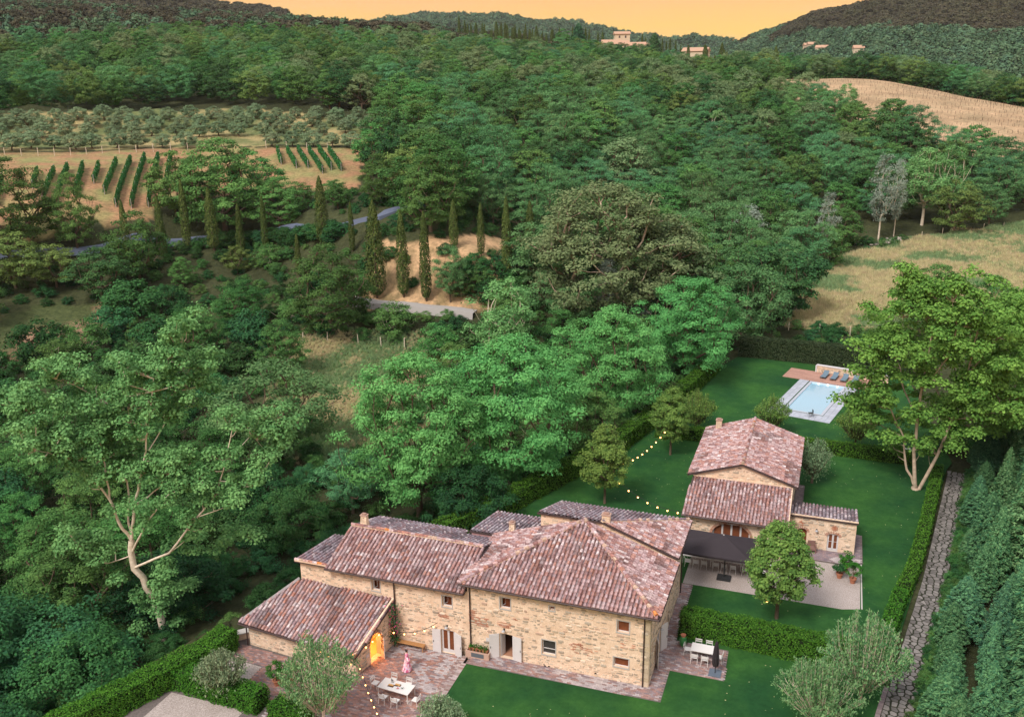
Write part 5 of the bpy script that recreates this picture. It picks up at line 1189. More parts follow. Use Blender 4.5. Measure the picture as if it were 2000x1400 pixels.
def conifer_proto(key, h, r, nb=230, per=52, size=.34):
    """feathery conifer: sprays angling up and out in tiers"""
    P_, N_, T_ = [], [], []
    for k in range(nb):
        t = (k+rng.random())/nb; a = k*2.399+rng.normal(0, .2); L = r*np.interp(t, [0, .15, .5, .85, 1], [.85, 1, .74, .34, .06])*(.85+.3*rng.random()); z = h*(.03+.95*t)
        d = np.array([math.cos(a), math.sin(a), .55]); d /= np.linalg.norm(d); s = np.array([-math.sin(a), math.cos(a), 0])
        u = rng.random(per)**.6; w = (1-u)*.42+.08; P_.append(np.array([0, 0, z])+d*(L*(.25+.75*u))[:, None]+s*(rng.normal(0, 1, per)*w*L*.42)[:, None]+np.array([0, 0, 1.])*(rng.normal(0, .08, per))[:, None])
        N_.append(np.tile(np.array([math.cos(a)*.4, math.sin(a)*.4, 1.0]), (per, 1))+rng.normal(0, .25, (per, 3))); T_.append(np.tile(d, (per, 1))+s*rng.normal(0, .5, (per, 1)))
    P_ = np.concatenate(P_); Nn = unit(np.concatenate(N_)); t = np.concatenate(T_); A = unit(t-Nn*np.sum(t*Nn, 1, keepdims=True)); B = np.cross(Nn, A); s = size*(.7+.7*rng.random((len(P_), 1)))*.5
    mb = MB(); mb.tube([(0, 0, -.4), (0, 0, h*.95)], [.16, .02], 6)
    PROTO[key] = (mb.mesh('trunk', M['bark']), quads_mesh('crown', P_, A*s, B*s*.38, M['conifer']), h)
conifer_proto('conifer0', 8.5, 2.5, 300, 60); conifer_proto('conifer1', 8.5, 2.8, 320, 60); conifer_proto('conifer2', 8.5, 2.3, 300, 60)
# far tree lump for woods on the hills
make_proto('far0', sc(dome, 5), 9, 34, 1.7, 26, 1.15, 'farwood', 'bark', .25, .12, .7, .8, .6)
make_proto('far1', sc(dome, 5), 9, 34, 1.7, 26, 1.15, 'farwood_g', 'bark', .25, .12, .7, .8, .6)

def tree(key, name, label, cat, base, h=None, w=1.0, rz=None, group=None, z=None, tilt=None):
    tr, cw, ph = PROTO[key]; s = 1.0 if h is None else h/ph
    b = (base[0], base[1], hz(base[0], base[1]) if z is None else z)
    e = empty(name, b, random.uniform(0, 6.28) if rz is None else rz); e.scale = (s*w, s*w, s)
    if tilt: e.rotation_euler = (tilt[0], tilt[1], e.rotation_euler[2])
    tag(e, label, cat, group)
    link('trunk', tr, e); link('crown', cw, e)
    return e
def scatter_stuff(name, P, keys, smin, smax, mats=None, part=1, rots=None):
    """many copies on points through geometry nodes, as one object"""
    P = np.asarray(P, float); n = len(P)
    me = bpy.data.meshes.new(name); me.vertices.add(n); me.vertices.foreach_set('co', P.ravel())
    sv = (smin+(smax-smin)*rng.random(n)).astype(np.float32); a = me.attributes.new('scl', 'FLOAT', 'POINT'); a.data.foreach_set('value', sv)
    a = me.attributes.new('ang', 'FLOAT', 'POINT'); a.data.foreach_set('value', (rng.random(n)*6.283).astype(np.float32))
    a = me.attributes.new('kind_id', 'INT', 'POINT'); a.data.foreach_set('value', rng.integers(0, len(keys), n).astype(np.int32))
    o = link(name, me); tag(o, kind='stuff')
    g = bpy.data.node_groups.new(name+'_nodes', 'GeometryNodeTree')
    g.interface.new_socket('Geometry', in_out='INPUT', socket_type='NodeSocketGeometry'); g.interface.new_socket('Geometry', in_out='OUTPUT', socket_type='NodeSocketGeometry')
    gi = g.nodes.new('NodeGroupInput'); go = g.nodes.new('NodeGroupOutput'); jn = g.nodes.new('GeometryNodeJoinGeometry')
    def attr(nm, t): q = g.nodes.new('GeometryNodeInputNamedAttribute'); q.data_type = t; q.inputs[0].default_value = nm; return q.outputs[0]
    sa = attr('scl', 'FLOAT'); an = attr('ang', 'FLOAT'); ki = attr('kind_id', 'INT')
    cx = g.nodes.new('ShaderNodeCombineXYZ'); g.links.new(an, cx.inputs[2])
    for k, ob in enumerate(keys):
        oi = g.nodes.new('GeometryNodeObjectInfo'); oi.inputs['Object'].default_value = ob; oi.inputs['As Instance'].default_value = True; oi.transform_space = 'ORIGINAL'
        ip = g.nodes.new('GeometryNodeInstanceOnPoints'); g.links.new(gi.outputs[0], ip.inputs['Points']); g.links.new(oi.outputs['Geometry'], ip.inputs['Instance'])
        cmp_ = g.nodes.new('FunctionNodeCompare'); cmp_.data_type = 'INT'; cmp_.operation = 'EQUAL'; g.links.new(ki, cmp_.inputs[2]); cmp_.inputs[3].default_value = k
        g.links.new(cmp_.outputs[0], ip.inputs['Selection']); g.links.new(sa, ip.inputs['Scale']); g.links.new(cx.outputs[0], ip.inputs['Rotation']); g.links.new(ip.outputs[0], jn.inputs[0])
    g.links.new(jn.outputs[0], go.inputs[0]); md = o.modifiers.new('scatter', 'NODES'); md.node_group = g
    return o
def poisson(region_test, bbox, dmin, tries, existing=None):
    """points kept apart by a distance that may depend on the place"""
    pts = [] if existing is None else [tuple(p) for p in existing]; cell = {}; new = []
    cs = 4.0
    for p in pts: cell.setdefault((int(p[0]//cs), int(p[1]//cs)), []).append(p)
    Q = np.c_[rng.uniform(bbox[0], bbox[2], tries), rng.uniform(bbox[1], bbox[3], tries)]; Q = Q[region_test(Q)]
    for q in Q:
        d0 = dmin(q) if callable(dmin) else dmin; cx, cy = int(q[0]//cs), int(q[1]//cs); R_ = int(d0//cs)+1; ok = True
        for i in range(-R_, R_+1):
            for j in range(-R_, R_+1):
                for p in cell.get((cx+i, cy+j), ()):
                    dd = (p[2] if len(p) > 2 else d0)
                    if (p[0]-q[0])**2+(p[1]-q[1])**2 < max(d0, dd)**2: ok = False; break
                if not ok: break
            if not ok: break
        if ok: cell.setdefault((cx, cy), []).append((q[0], q[1])); new.append(q)
    return np.array(new)
# ------------------------------------------------------------ hedges
def hedge(name, label, pts, w, h, m='hedge', size=.13, dens=150, z=None, taper=.92, group=None):
    """clipped hedge along a line: dark woody core and a skin of leaves"""
    e = empty(name, (*pts[0], 0)); tag(e, label, 'hedge', group); P_, N_ = [], []; core = MB(); o = np.array((*pts[0], 0))
    for a, b in zip(pts[:-1], pts[1:]):
        a = np.array(a, float); b = np.array(b, float); d = b-a; L = np.linalg.norm(d); d /= L; s = np.array((-d[1], d[0])); z0 = (hz(*((a+b)/2)) if z is None else z)
        c = (a+b)/2; core.box((c[0]-o[0], c[1]-o[1], z0+h*.46), (L+.2, w*.80, h*.90), rz=math.atan2(d[1], d[0]), top=.97)
        for face in ('t', 'l', 'r', 'e0', 'e1'):
            ar = {'t': L*w, 'l': L*h, 'r': L*h, 'e0': w*h, 'e1': w*h}[face]; n = int(ar*dens*(1.15 if face == 't' else 1)); u = rng.random(n)*L; v = rng.random(n); dp = np.abs(rng.normal(0, .055, n))-.02
            wob = .05*np.sin(u*2.3+a[0])+.05*np.sin(u*5.1+v*4)+.04*np.sin(v*9+u)
            if face == 't': p = a+d*u[:, None]+s*((v-.5)*w)[:, None]; P_.append(np.c_[p, z0+h-dp+wob+.04]); N_.append(np.tile([0, 0, 1.0], (n, 1)))
            elif face in 'lr':
                sg = 1 if face == 'l' else -1; p = a+d*u[:, None]+s*(sg*(w/2*(taper+(1-taper)*(1-v))-dp+wob))[:, None]; P_.append(np.c_[p, z0+v*h]); N_.append(np.tile([s[0]*sg, s[1]*sg, .45], (n, 1)))
            else:
                sg = -1 if face == 'e0' else 1; q = a if face == 'e0' else b; p = q+s*((rng.random(n)-.5)*w)[:, None]+d*(sg*(wob[:, None]-dp[:, None]+.1)); P_.append(np.c_[p, z0+v*h]); N_.append(np.tile([d[0]*sg, d[1]*sg, .4], (n, 1)))
    P = np.concatenate(P_)-o; N2 = np.concatenate(N_); P += rng.normal(0, .025, P.shape); A, B = leaves(P, N2, size, .65, .45)
    link('foliage', quads_mesh('foliage', P, A, B, M[m]), e); core.build('branches', mat('hedge_core_'+m, (.018, .030, .012), 1, 0), e)
    return e

# ------------------------------------------------------------ garden planting
hedge('garden_hedge', 'long clipped hedge between the back lawn and the dark ravine wood', [(-35.5, 58.5), (-30.6, 66.8), (-27.2, 74.3), (-23.7, 83), (-20.6, 91), (-18.6, 99.5), (-15.9, 113), (-14.2, 123)], 1.7, 1.9, dens=120, z=0, size=.15)
hedge('patio_hedge', 'thick clipped hedge behind the bare table and its closed parasol', [(-8.2, 59.85), (-2.5, 59.6), (3.2, 59.3)], 1.5, 1.9, dens=230, z=0, size=.13)
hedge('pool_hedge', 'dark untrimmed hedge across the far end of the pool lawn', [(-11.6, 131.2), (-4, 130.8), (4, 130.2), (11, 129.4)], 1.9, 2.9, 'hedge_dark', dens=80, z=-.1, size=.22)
hedge('lawn_hedge', 'clipped hedge between the pool lawn and the guest house lawn', [(-17.2, 97.0), (-9, 97.6), (0, 97.9), (9.6, 97.5)], 1.2, 1.35, dens=130, z=0, size=.15)
hedge('path_hedge', 'low clipped hedge along the flagstone path, beside the big poplar', [(7.5, 70.2), (8.55, 74.5), (10.0, 83), (11.9, 95.5)], 1.05, 1.05, dens=170, z=0, size=.12)
hedge('path_hedge', 'short low clipped hedge along the flagstone path, nearer the camera', [(5.4, 60), (6.4, 65.3), (7.25, 69.4)], 1.1, 1.1, dens=190, z=0, size=.12)
hedge('corner_hedge', 'long clipped hedge at the lower left beside the gravel yard', [(-46.6, 30), (-42.7, 39.6), (-39.9, 46.2), (-39.7, 48.4)], 1.7, 1.7, dens=230, z=-.65, size=.12)
hedge('corner_hedge', 'clipped hedge crossing the gravel yard behind the lower left olive', [(-40.4, 43.6), (-37, 43.4), (-33.4, 43.1)], 1.6, 1.4, dens=230, z=-.65, size=.12)
hedge('box_hedge', 'short box hedge at the lower edge left of the willowy tree', [(-32.2, 42.9), (-29.6, 42.6)], 1.5, 1.2, dens=240, z=-.6, size=.11)
T = tree
T('lime0', 'lime_tree', 'round bright green lime tree standing between the gravel patio and hedge', 'tree', (-1.69, 63.82), 8.3, 1.05, z=0)
T('lime1', 'lime_tree', 'oval lime tree on the back lawn with string lights ending in it, nearer the farmhouse', 'tree', (-18.7, 78.6), 8.2, .98, z=0)
T('lime0', 'lime_tree', 'oval lime tree on the back lawn beside the left gable chimney of the guest house', 'tree', (-14.8, 92.2), 7.7, .95, z=0)
T('shoots2', 'young_tree', 'light green round young tree behind the back lawn, at the hedge corner', 'tree', (-13.3, 99.6), 5.6, 1.2, z=0)
T('shoots2', 'young_tree', 'young tree on the pool lawn left of the pool, above the guest house ridge', 'tree', (-5.0, 101.5), 5.2, 1.15, z=0)
T('shoots2', 'young_tree', 'young tree on the pool lawn right of the pool, under the poplar', 'tree', (4.0, 100.5), 5.4, 1.2, z=0)
T('oliveyoung', 'olive_tree', 'small grey olive tree against the right side of the guest house', 'tree', (-.1, 89.5), 5.2, .9, z=0)
T('shoots1', 'willow_tree', 'pale green willowy tree between the patio hedge and the path', 'tree', (4.2, 55.3), 7.6, 1.05, z=0)
T('shoots0', 'willow_tree', 'pale green willowy tree in the lower right corner on the lawn', 'tree', (1.6, 52.0), 5.4, 1.0, z=0)
T('shoots1', 'willow_tree', 'willowy tree at the lower edge hiding the end of the lit terrace wall', 'tree', (-28.6, 43.0), 7.4, 1.0, z=-.6)
T('oliveyoung', 'olive_tree', 'grey green olive tree in the gravel corner at the lower left', 'tree', (-36.6, 43.4), 3.9, 1.15, z=-.6)
T('oliveyoung', 'olive_tree', 'pale olive shoots at the lower edge beside the terrace steps', 'tree', (-20.6, 43.6), 3.4, 1.1, z=0)
def potted(label, x, y, z, h, r, key='citrus', group=None):
    e = empty('potted_plant', (x, y, z)); tag(e, label, 'potted plant', group); mb = MB(); mb.lathe(POT, 16); mb.build('pot', M['terracotta'], e)
    mb = MB(); mb.lathe([(0, .36), (.24, .36), (0, .41)], 12); mb.build('earth', M['soil'], e)
    C_ = clusters_in(Env(sc(dome, r)), 26, .2); C_[:, 2] = .75+C_[:, 2]*(h-.9); mb = MB(); mb.tube([(0, 0, .38), (0, 0, .9)], [.035, .03], 5)
    for c in C_[:12]: mb.tube([(0, 0, .8), c], [.018, .008], 3)
    mb.build('stem', M['bark'], e); link('foliage', foliage('foliage', C_, .24, 60, .11, M[key], .8, .5), e)
potted('big potted lemon bush on the lower left terrace, nearer the camera', -33.8, 45.55, ZT, 1.95, .62); potted('smaller potted bush just behind the big lemon pot', -33.1, 46.2, ZT, 1.5, .45)
potted('small round bush in a clay pot, front left of the patio trio', 2.73, 71.4, .01, 1.15, .48, 'bush'); potted('tall lemon bush in a clay pot, front right of the patio trio', 3.75, 70.9, .01, 2.0, .70); potted('lemon bush at the porch step, rearmost of the patio trio', 3.15, 72.6, .01, 1.9, .62)
e = empty('rose_bush', (-28.05, 52.15, ZT)); tag(e, 'climbing bush of pink flowers in the corner right of the lit arched door', 'rose bush')
t = rng.random(420); P = np.c_[rng.normal(0, .22, 420), rng.normal(0, .16, 420), .3+t*3.4]; A, B = leaves(P, rng.normal(0, 1, P.shape), .16, .6); link('foliage', quads_mesh('foliage', P, A, B, M['bush']), e)
P = np.c_[rng.normal(0, .26, 90), rng.normal(-.1, .18, 90), 1.0+rng.random(90)*2.6]; A, B = leaves(P, rng.normal(0, 1, P.shape), .13, .9); tag(link('flowers', quads_mesh('flowers', P, A, B, mat('pink_petals', (.62, .10, .25), .7, .2)), e), kind='stuff')
mb = MB(); mb.tube([(0, 0, 0), (.1, 0, 1.6), (0, 0, 3.4)], [.03, .025, .01], 4); mb.build('stem', M['bark'], e)
mb = MB(); P = np.c_[rng.uniform(-.7, .7, 500), rng.normal(0, .10, 500), .55+rng.random(500)*.38]; A, B = leaves(P, rng.normal(0, 1, P.shape), .10, .5); o = link('planter_herbs', quads_mesh('planter_herbs', P, A, B, M['citrus']), None, (-21.4, 52.22, .024)); tag(o, 'low green herbs growing in the pots on the pink planter', 'herbs')

# big poplar at the left: explicit limbs taken from the photograph
def big_poplar(label, base, trunk, limbs, ncl, rad, per, size, key, bark, r0, spread, extra=None, z0=2.0):
    e = empty('poplar_tree', tuple(base)); tag(e, label, 'tree'); base = np.array(base, float)
    mb = MB(); mb.smooth = True; ends = []
    for pts, ra, rb_ in [(trunk, r0, r0*.72)]+limbs:
        p = np.array(pts, float)-base; q = [p[0]]
        for a, b in zip(p[:-1], p[1:]):
            for s_ in (.33, .66, 1): q.append(a+(b-a)*s_+(rng.normal(0, .05, 3) if s_ < 1 else 0))
        mb.tube(q, np.linspace(ra, rb_, len(q)), 8, cap=False); ends.append(np.array(q))
    C_ = []
    allp = np.concatenate(ends[1:]); 
    for k in range(ncl):
        li = ends[1+k % (len(ends)-1)]; i = rng.integers(len(li)//3, len(li)); out_ = li[i]-np.array([0, 0, li[i][2]*.75]); o2 = unit(out_)*abs(rng.normal(0, spread))*.75
        c = li[i]+o2+rng.normal(0, spread*.5, 3)+np.array([0, 0, spread*.35])
        C_.append(c)
    if extra is not None: C_ += [np.array(q)-base for q in extra]
    C_ = np.array(C_); C_[:, 2] = np.maximum(C_[:, 2], z0)
    for c in C_:
        d = np.linalg.norm(allp-c, axis=1)+np.where(allp[:, 2] > c[2], 2, 0); j = int(np.argmin(d))
        if d[j] > 2.3: continue
        m_ = (allp[j]+c)/2+rng.normal(0, .15, 3); mb.tube([allp[j], m_, c], [.055, .035, .015], 4, cap=False)
    link('trunk', mb.mesh('trunk', M[bark]), e); link('crown', foliage('crown', C_, rad*(.7+.6*rng.random(len(C_))), per, size, M[key], .75, .9, .6), e)
    return e
def rp(base, px, py, dy=0.0):
    """the point seen at a pixel in the upright plane through base that faces the camera, dy metres behind it"""
    n = np.array((*base[:2], 0.)); D = np.linalg.norm(n); n /= D; d = ray(px, py); return CAM+d*((D+dy)/(d @ n))
Bl = np.array((-48.3, 51.1, -3.6)); L = lambda px, py, dy=0: rp(Bl, px, py, dy)
lim = [([L(257, 1055), L(232, 1020), L(214, 975), L(165, 920), L(120, 870, 1), L(105, 845, 1.5)], .20, .05), ([L(214, 975), L(205, 920), L(198, 880, 1), L(190, 830, 2)], .12, .04),
       ([L(165, 920), L(135, 895), L(70, 880, -1)], .07, .02), ([L(257, 1055), L(262, 990), L(272, 940, -.5), L(285, 880, -1), L(292, 810, -1), L(300, 740, -1)], .19, .05),
       ([L(257, 1055), L(250, 1000, 1), L(248, 940, 2), L(225, 905, 2.4), L(218, 860, 3)], .14, .04), ([L(248, 940, 2), L(262, 880, 2.5), L(250, 800, 3), L(240, 720, 3)], .10, .03),
       ([L(262, 990), L(300, 960, -1), L(330, 925, -1.5), L(350, 905, -2)], .11, .03), ([L(255, 1085), L(290, 1015, -2), L(330, 965, -2.5), L(385, 940, -3)], .13, .03),
       ([L(258, 1110), L(330, 1080, -2), L(385, 1010, -3), L(425, 960, -3), L(440, 900, -3), L(455, 830, -3)], .15, .04), ([L(385, 1010, -3), L(440, 990, -3.5), L(500, 930, -4)], .07, .02),
       ([L(255, 1085), L(210, 1100, 1), L(150, 1060, 1)], .08, .02), ([L(290, 880, -1), L(340, 800, 1), L(380, 740, 2)], .08, .02), ([L(240, 800, 3), L(160, 760, 3), L(110, 740, 3)], .08, .02),
       ([L(165, 920), L(90, 850, 3), L(40, 790, 4)], .08, .02), ([L(440, 900, -3), L(490, 850, -2), L(520, 880, -2)], .05, .02), ([L(300, 740, -1), L(330, 700, 0), L(350, 680, 1)], .05, .02)]
tr_ = [Bl, L(318, 1225), L(300, 1165), L(262, 1110), L(257, 1055)]
ex = [L(330+random.gauss(0, 28), 1150+random.gauss(0, 45), random.uniform(-1.5, 1)) for _ in range(26)]+[L(400+random.gauss(0, 45), 1050+random.gauss(0, 18), random.uniform(-2, 1)) for _ in range(16)]+[L(random.uniform(215, 430), random.uniform(690, 800), random.uniform(-2, 3)) for _ in range(46)]+[L(random.uniform(10, 200), random.uniform(745, 850), random.uniform(0, 5)) for _ in range(34)]
big_poplar('huge spreading poplar with pale forked limbs at the left of the scene', Bl, tr_, [(p_, a_*.66, b_*.7) for p_, a_, b_ in lim], 310, .85, 190, .20, 'poplar', 'bark_pale', .32, 1.25, ex, 1.6)
# big poplar at the right with three stems
Br = np.array((9.55, 91.1, 0)); L = lambda px, py, dy=0: rp(Br, px, py, dy)
lim = [([L(1784, 945), L(1768, 900), L(1766, 855), L(1740, 800, -1), L(1715, 760, -1), L(1700, 700, -1)], .17, .04), ([L(1787, 950), L(1785, 880), L(1792, 815), L(1800, 760), L(1812, 700), L(1822, 640), L(1835, 590)], .26, .05),
       ([L(1795, 955), L(1830, 890), L(1860, 820, 1), L(1875, 780, 1), L(1890, 730, 1), L(1900, 680, 1), L(1925, 600, 1)], .24, .05), ([L(1792, 815), L(1765, 760, 1), L(1750, 700, 2), L(1765, 620, 2)], .12, .03),
       ([L(1800, 760), L(1850, 700, -1), L(1870, 640, -1), L(1860, 590, -1)], .12, .03), ([L(1875, 780, 1), L(1930, 740, 1), L(1980, 700, 1)], .10, .03), ([L(1890, 730, 1), L(1950, 660, 2), L(1975, 620, 2)], .10, .03),
       ([L(1766, 855), L(1720, 830, 1), L(1680, 790, 1)], .07, .02), ([L(1860, 820, 1), L(1930, 810, 0), L(1970, 790, 0)], .07, .02), ([L(1822, 640), L(1780, 600, 1), L(1790, 570, 1)], .06, .02)]
ex = [L(random.uniform(1690, 1990), random.uniform(590, 720), random.uniform(-4, 4)) for _ in range(95)]+[L(random.uniform(1700, 1990), random.uniform(720, 850), random.uniform(-3, 4)) for _ in range(60)]+[L(random.uniform(1790, 1890), random.uniform(562, 620), random.uniform(-2, 3)) for _ in range(26)]+[L(random.uniform(1740, 1890), random.uniform(840, 890), random.uniform(-2, 2)) for _ in range(18)]
big_poplar('tall yellowish poplar with three orange stems at the right of the lawn', Br, [Br+(0, 0, -.3), Br+(0, .05, .3)], [(p_, a_*.75, b_*.8) for p_, a_, b_ in lim], 210, 1.0, 170, .25, 'poplar_y', 'bark_orange', .42, 1.2, ex, 3.0)

make_proto('poplar1', sc(broad, 5.5), 16, 150, 1.1, 110, .30, 'poplar_y', 'bark_orange', .3, .2, .75, .8, .6, lump=1.3)
tree('poplar1', 'poplar_tree', 'yellow green poplar at the right edge behind the tall three stemmed poplar', 'tree', (16.5, 99.5), 17, 1.0, z=0); tree('poplar1', 'poplar_tree', 'poplar half out of the picture at the right edge beyond the path', 'tree', (21.5, 108), 18, 1.1, z=0)
tree('bushfine0', 'wild_bush', 'dark bush behind the stone pier under the right poplar', 'bush', (14.0, 103.5), 3.2, 1.1, z=0); tree('bushfine1', 'wild_bush', 'dark bush at the far end of the flagstone path', 'bush', (17.5, 101), 3.4, 1.1, z=0)
# locusts along the ravine side of the garden hedge
def TP(key, name, label, cat, px, pyb, pyt, w=1.0, z=None, group=None):
    b = at(px, pyb) if z is None else onz(px, pyb, z); h = topz(b, pyt, px)-b[2]; return tree(key, name, label, cat, b, max(h, 1.0), w, group=group, z=b[2]), b
used = []
def U(key, name, label, px, pyb, pyt, w=1.0, z=None, r=4.0, cat='tree', group=None):
    e, b = TP(key, name, label, cat, px, pyb, pyt, w, z, group); used.append((b[0], b[1], r)); return e
U('locust0', 'locust_tree', 'bright green locust tree with two grey trunks behind the farmhouse roof', 818, 1022, 688, .88, -3.5, 5.5)
U('locust1', 'locust_tree', 'bright green locust tree leaning over the garden hedge, second from the left', 1000, 985, 655, .98, -3.5, 6)
U('locust1', 'locust_tree', 'bright yellow green locust tree between the two taller locusts behind the hedge', 1190, 862, 598, .88, -3, 5)
U('locust0', 'locust_tree', 'teal green locust tree above the lawn lights, fourth along the hedge', 1345, 762, 540, 1.02, -2.5, 5)
U('locust2', 'locust_tree', 'deep green locust tree at the top corner of the pool lawn hedge', 1445, 695, 512, .95, -2, 4.5)
U('locust2', 'locust_tree', 'small teal locust tree left of the silver poplar', 1108, 650, 500, .95, None, 4)
U('locust2', 'locust_tree', 'feathery teal tree right of the left poplar, above the meadow shade', 535, 905, 700, 1.25, None, 5)
U('locust2', 'locust_tree', 'slim teal tree in front of the bare earth bank beside the cypresses', 880, 590, 475, .62, None, 2)
U('locust2', 'locust_tree', 'ragged teal tree at the near side of the meadow beside the locusts', 690, 1000, 880, 1.1, -3.5, 4)
U('poplar0', 'poplar_tree', 'light green poplar with a pale trunk rising behind the locusts', 985, 735, 540, 1.18, None, 6)
U('silver0', 'white_poplar', 'silvery white poplar just below the great grey oak', 1185, 630, 508, 1.0, None, 2.5); U('silver0', 'white_poplar', 'small silvery tree below right of the great grey oak', 1245, 655, 575, 1.2, None, 2)
U('silver0', 'white_poplar', 'silver topped tree among the dark oaks above the locusts', 1455, 520, 400, 1.3, None, 3); U('silver0', 'white_poplar', 'thin silvery tree near the top corner of the tall grass field', 1610, 500, 375, .8, None, 2.5)
U('holm0', 'holm_oak', 'great round grey green oak above the silver poplar in mid wood', 1175, 628, 352, 1.22, None, 10); U('holm1', 'holm_oak', 'dark grey oak right behind the great round oak', 1300, 620, 430, 1.1, None, 6)
U('oakfine0', 'oak_tree', 'round dark oak left of the cypress row at the meadow edge', 648, 650, 475, 1.05, None, 6.5); U('oakfine1', 'oak_tree', 'broad oak standing right of the vineyard rows', 440, 455, 268, 1.2, None, 8)
U('oakfine0', 'oak_tree', 'wide oak beside the asphalt road, right of the vineyard', 548, 446, 345, 1.3, None, 7); U('oakfine1', 'oak_tree', 'pale topped broad oak above the road bend', 850, 420, 262, 1.35, None, 7)
U('oakfine0', 'oak_tree', 'added dark oak at the far left in front of the vines', 35, 490, 305, 1.0, None, 5); U('oakfine1', 'oak_tree', 'added narrow dark oak overlapping the left vine rows', 152, 490, 335, .62, None, 4)  # both oaks are added to stand for smeared dark shapes
U('oakfine0', 'oak_tree', 'oak over the road between the vineyard and the bend', 745, 400, 300, 1.0, None, 6); U('oakfine1', 'oak_tree', 'lone bright oak at the right end of the olive rows', 757, 258, 180, 1.15, None, 7)
for k, (px, pyb, pyt, w, lb) in enumerate(((1715, 470, 300, .72, 'white stemmed poplar at the edge of the tall grass field'), (1800, 440, 285, 1.1, 'pale feathery poplar right of the white stemmed one'), (1850, 430, 282, .9, 'pale poplar at the far right of the field edge'), (1745, 462, 310, .55, 'thin bare stemmed poplar by the heap of stones'))):
    U('silver0' if k in (0, 3) else 'poplar0', 'poplar_tree', lb, px, pyb, pyt, w, None, 3)
# cypresses of the drive
cy = [(320, 505, 385), (368, 492, 355), (418, 488, 372), (473, 503, 402), (520, 492, 388), (632, 478, 350), (585, 540, 462), (689, 492, 400), (737, 582, 398), (789, 580, 418), (833, 588, 418), (887, 484, 396), (940, 500, 402), (990, 545, 390), (1035, 492, 398), (250, 500, 395)]
cl_ = ['leftmost slim cypress in front of the vineyard', 'slim cypress second from the left, tall and narrow', 'cypress third from the left beside the asphalt road', 'cypress fourth from the left above the pale bushes', 'thick cypress fifth from the left', 'tallest cypress left of the bare bank', 'short cypress half hidden beside the round oak', 'slim cypress above the left end of the bare bank', 'tall cypress on the left of the bare earth bank', 'cypress in the middle of the bare earth bank', 'thick cypress on the right of the bare earth bank', 'thin cypress behind the feathery teal tree', 'cypress standing above the right end of the bank', 'tall cypress between the bank and the great oak', 'thin cypress half behind the great grey oak', 'faint cypress at the left end of the drive row']
for k, (px, pyb, pyt) in enumerate(cy): U('cypress%d' % (k % 3), 'cypress_tree', cl_[k], px, pyb, pyt-6, 1.3, None, 2.0, group='cypresses along the drive')
# conifer screen right of the path
def screen_test(P): o_ = P[:, 0]-pathx(P[:, 1], 1); return (o_ > .85) & (o_ < 11.5)
SP = poisson(screen_test, (4, 42, 30, 100), 2.35, 9000)
for k, (x, y) in enumerate(SP):
    o_ = x-pathx(y, 1); h = np.interp(o_, [1.0, 2.2, 4, 8, 11], [3.0, 5.8, 8.0, 9.5, 10])*random.uniform(.66, 1.28)*(1 if y > 56 else .85)
    row = 0 if o_ < 3.4 else 1 if o_ < 7 else 2; seg = 'at the near end' if y < 62 else 'halfway along' if y < 80 else 'at the far end'
    tl = 'tall ' if h > (6.2, 9.2, 10.2)[row] else 'short ' if h < (4.6, 7.2, 8.4)[row] else ''
    tree('conifer%d' % (k % 3), 'conifer_tree', tl+('feathery conifer beside the flagstone path, ', 'conifer inside the screen right of the path, ', 'conifer of the back of the screen at the right edge, ')[row]+seg, 'tree', (x, y), h, random.uniform(.95, 1.2) if o_ < 2.2 else random.uniform(.60, .85), group=tl+('conifers beside the path ', 'conifers inside the screen ', 'conifers at the back of the screen ')[row]+seg, z=-.1)

# the meadow, the rough ground of the ravine: bushes and small trees placed one by one
ZN_FREE = [Z_MEADOW, Z_BANK, Z_VINE, Z_OLIVE, Z_TALL, Z_BROWN, Z_DRY]
G2 = GARDEN.copy()
ROADPX = [(-100, 505), (60, 488), (200, 480), (330, 470), (420, 462), (510, 452), (600, 445), (680, 436), (740, 424), (800, 406), (850, 388)]
DRIVEPX = [(690, 582), (760, 592), (840, 600), (930, 610)]
road = np.array([at(*p)[:2] for p in ROADPX]); drive = np.array([at(*p)[:2] for p in DRIVEPX])
def ribbon(name, pts, w, m, dz=.15):
    q = []
    for a, b in zip(pts[:-1], pts[1:]):
        n = max(2, int(np.linalg.norm(b-a)/2)); q += [a+(b-a)*t for t in np.linspace(0, 1, n, endpoint=False)]
    q.append(pts[-1]); q = np.array(q); d = unit(np.gradient(q, axis=0)); s = np.c_[-d[:, 1], d[:, 0]]; l = q+s*w/2; r = q-s*w/2; zc = H(q)+dz; mb = MB(); n = len(q)
    mb.add(np.concatenate([np.c_[l, zc], np.c_[r, zc], np.c_[l+s*.4, zc-1.2], np.c_[r-s*.4, zc-1.2]]), [(i, i+1, n+i+1, n+i) for i in range(n-1)]+[(2*n+i, 2*n+i+1, i+1, i) for i in range(n-1)]+[(n+i, n+i+1, 3*n+i+1, 3*n+i) for i in range(n-1)])
    o = mb.build(name, m); tag(o, kind='structure')
    if o.data.polygons[0].normal.z < 0: o.data.flip_normals()
    return o
ribbon('road', road, 3.0, mat('blue_grey_asphalt', (.12, .145, .21), .8, .2, noise=[(.5, (.85, .85, .85), W3, .6)]), .3); ribbon('drive', drive, 3.4, mat('pale_gravel_drive', (.36, .34, .32), .95, .1), .25)
def free(P, grow=0.0):
    r = ~in_zone(P, G2, 1.2+grow)
    for z in ZN_FREE: r &= ~inside(P, z)
    r &= ~in_zone(P, Z_OLIVE, 7)&~in_zone(P, Z_VINE, 3)
    r &= (polydist(P, road, False) > 4.0+grow) & (polydist(P, drive, False) > 3.0+grow)
    return r
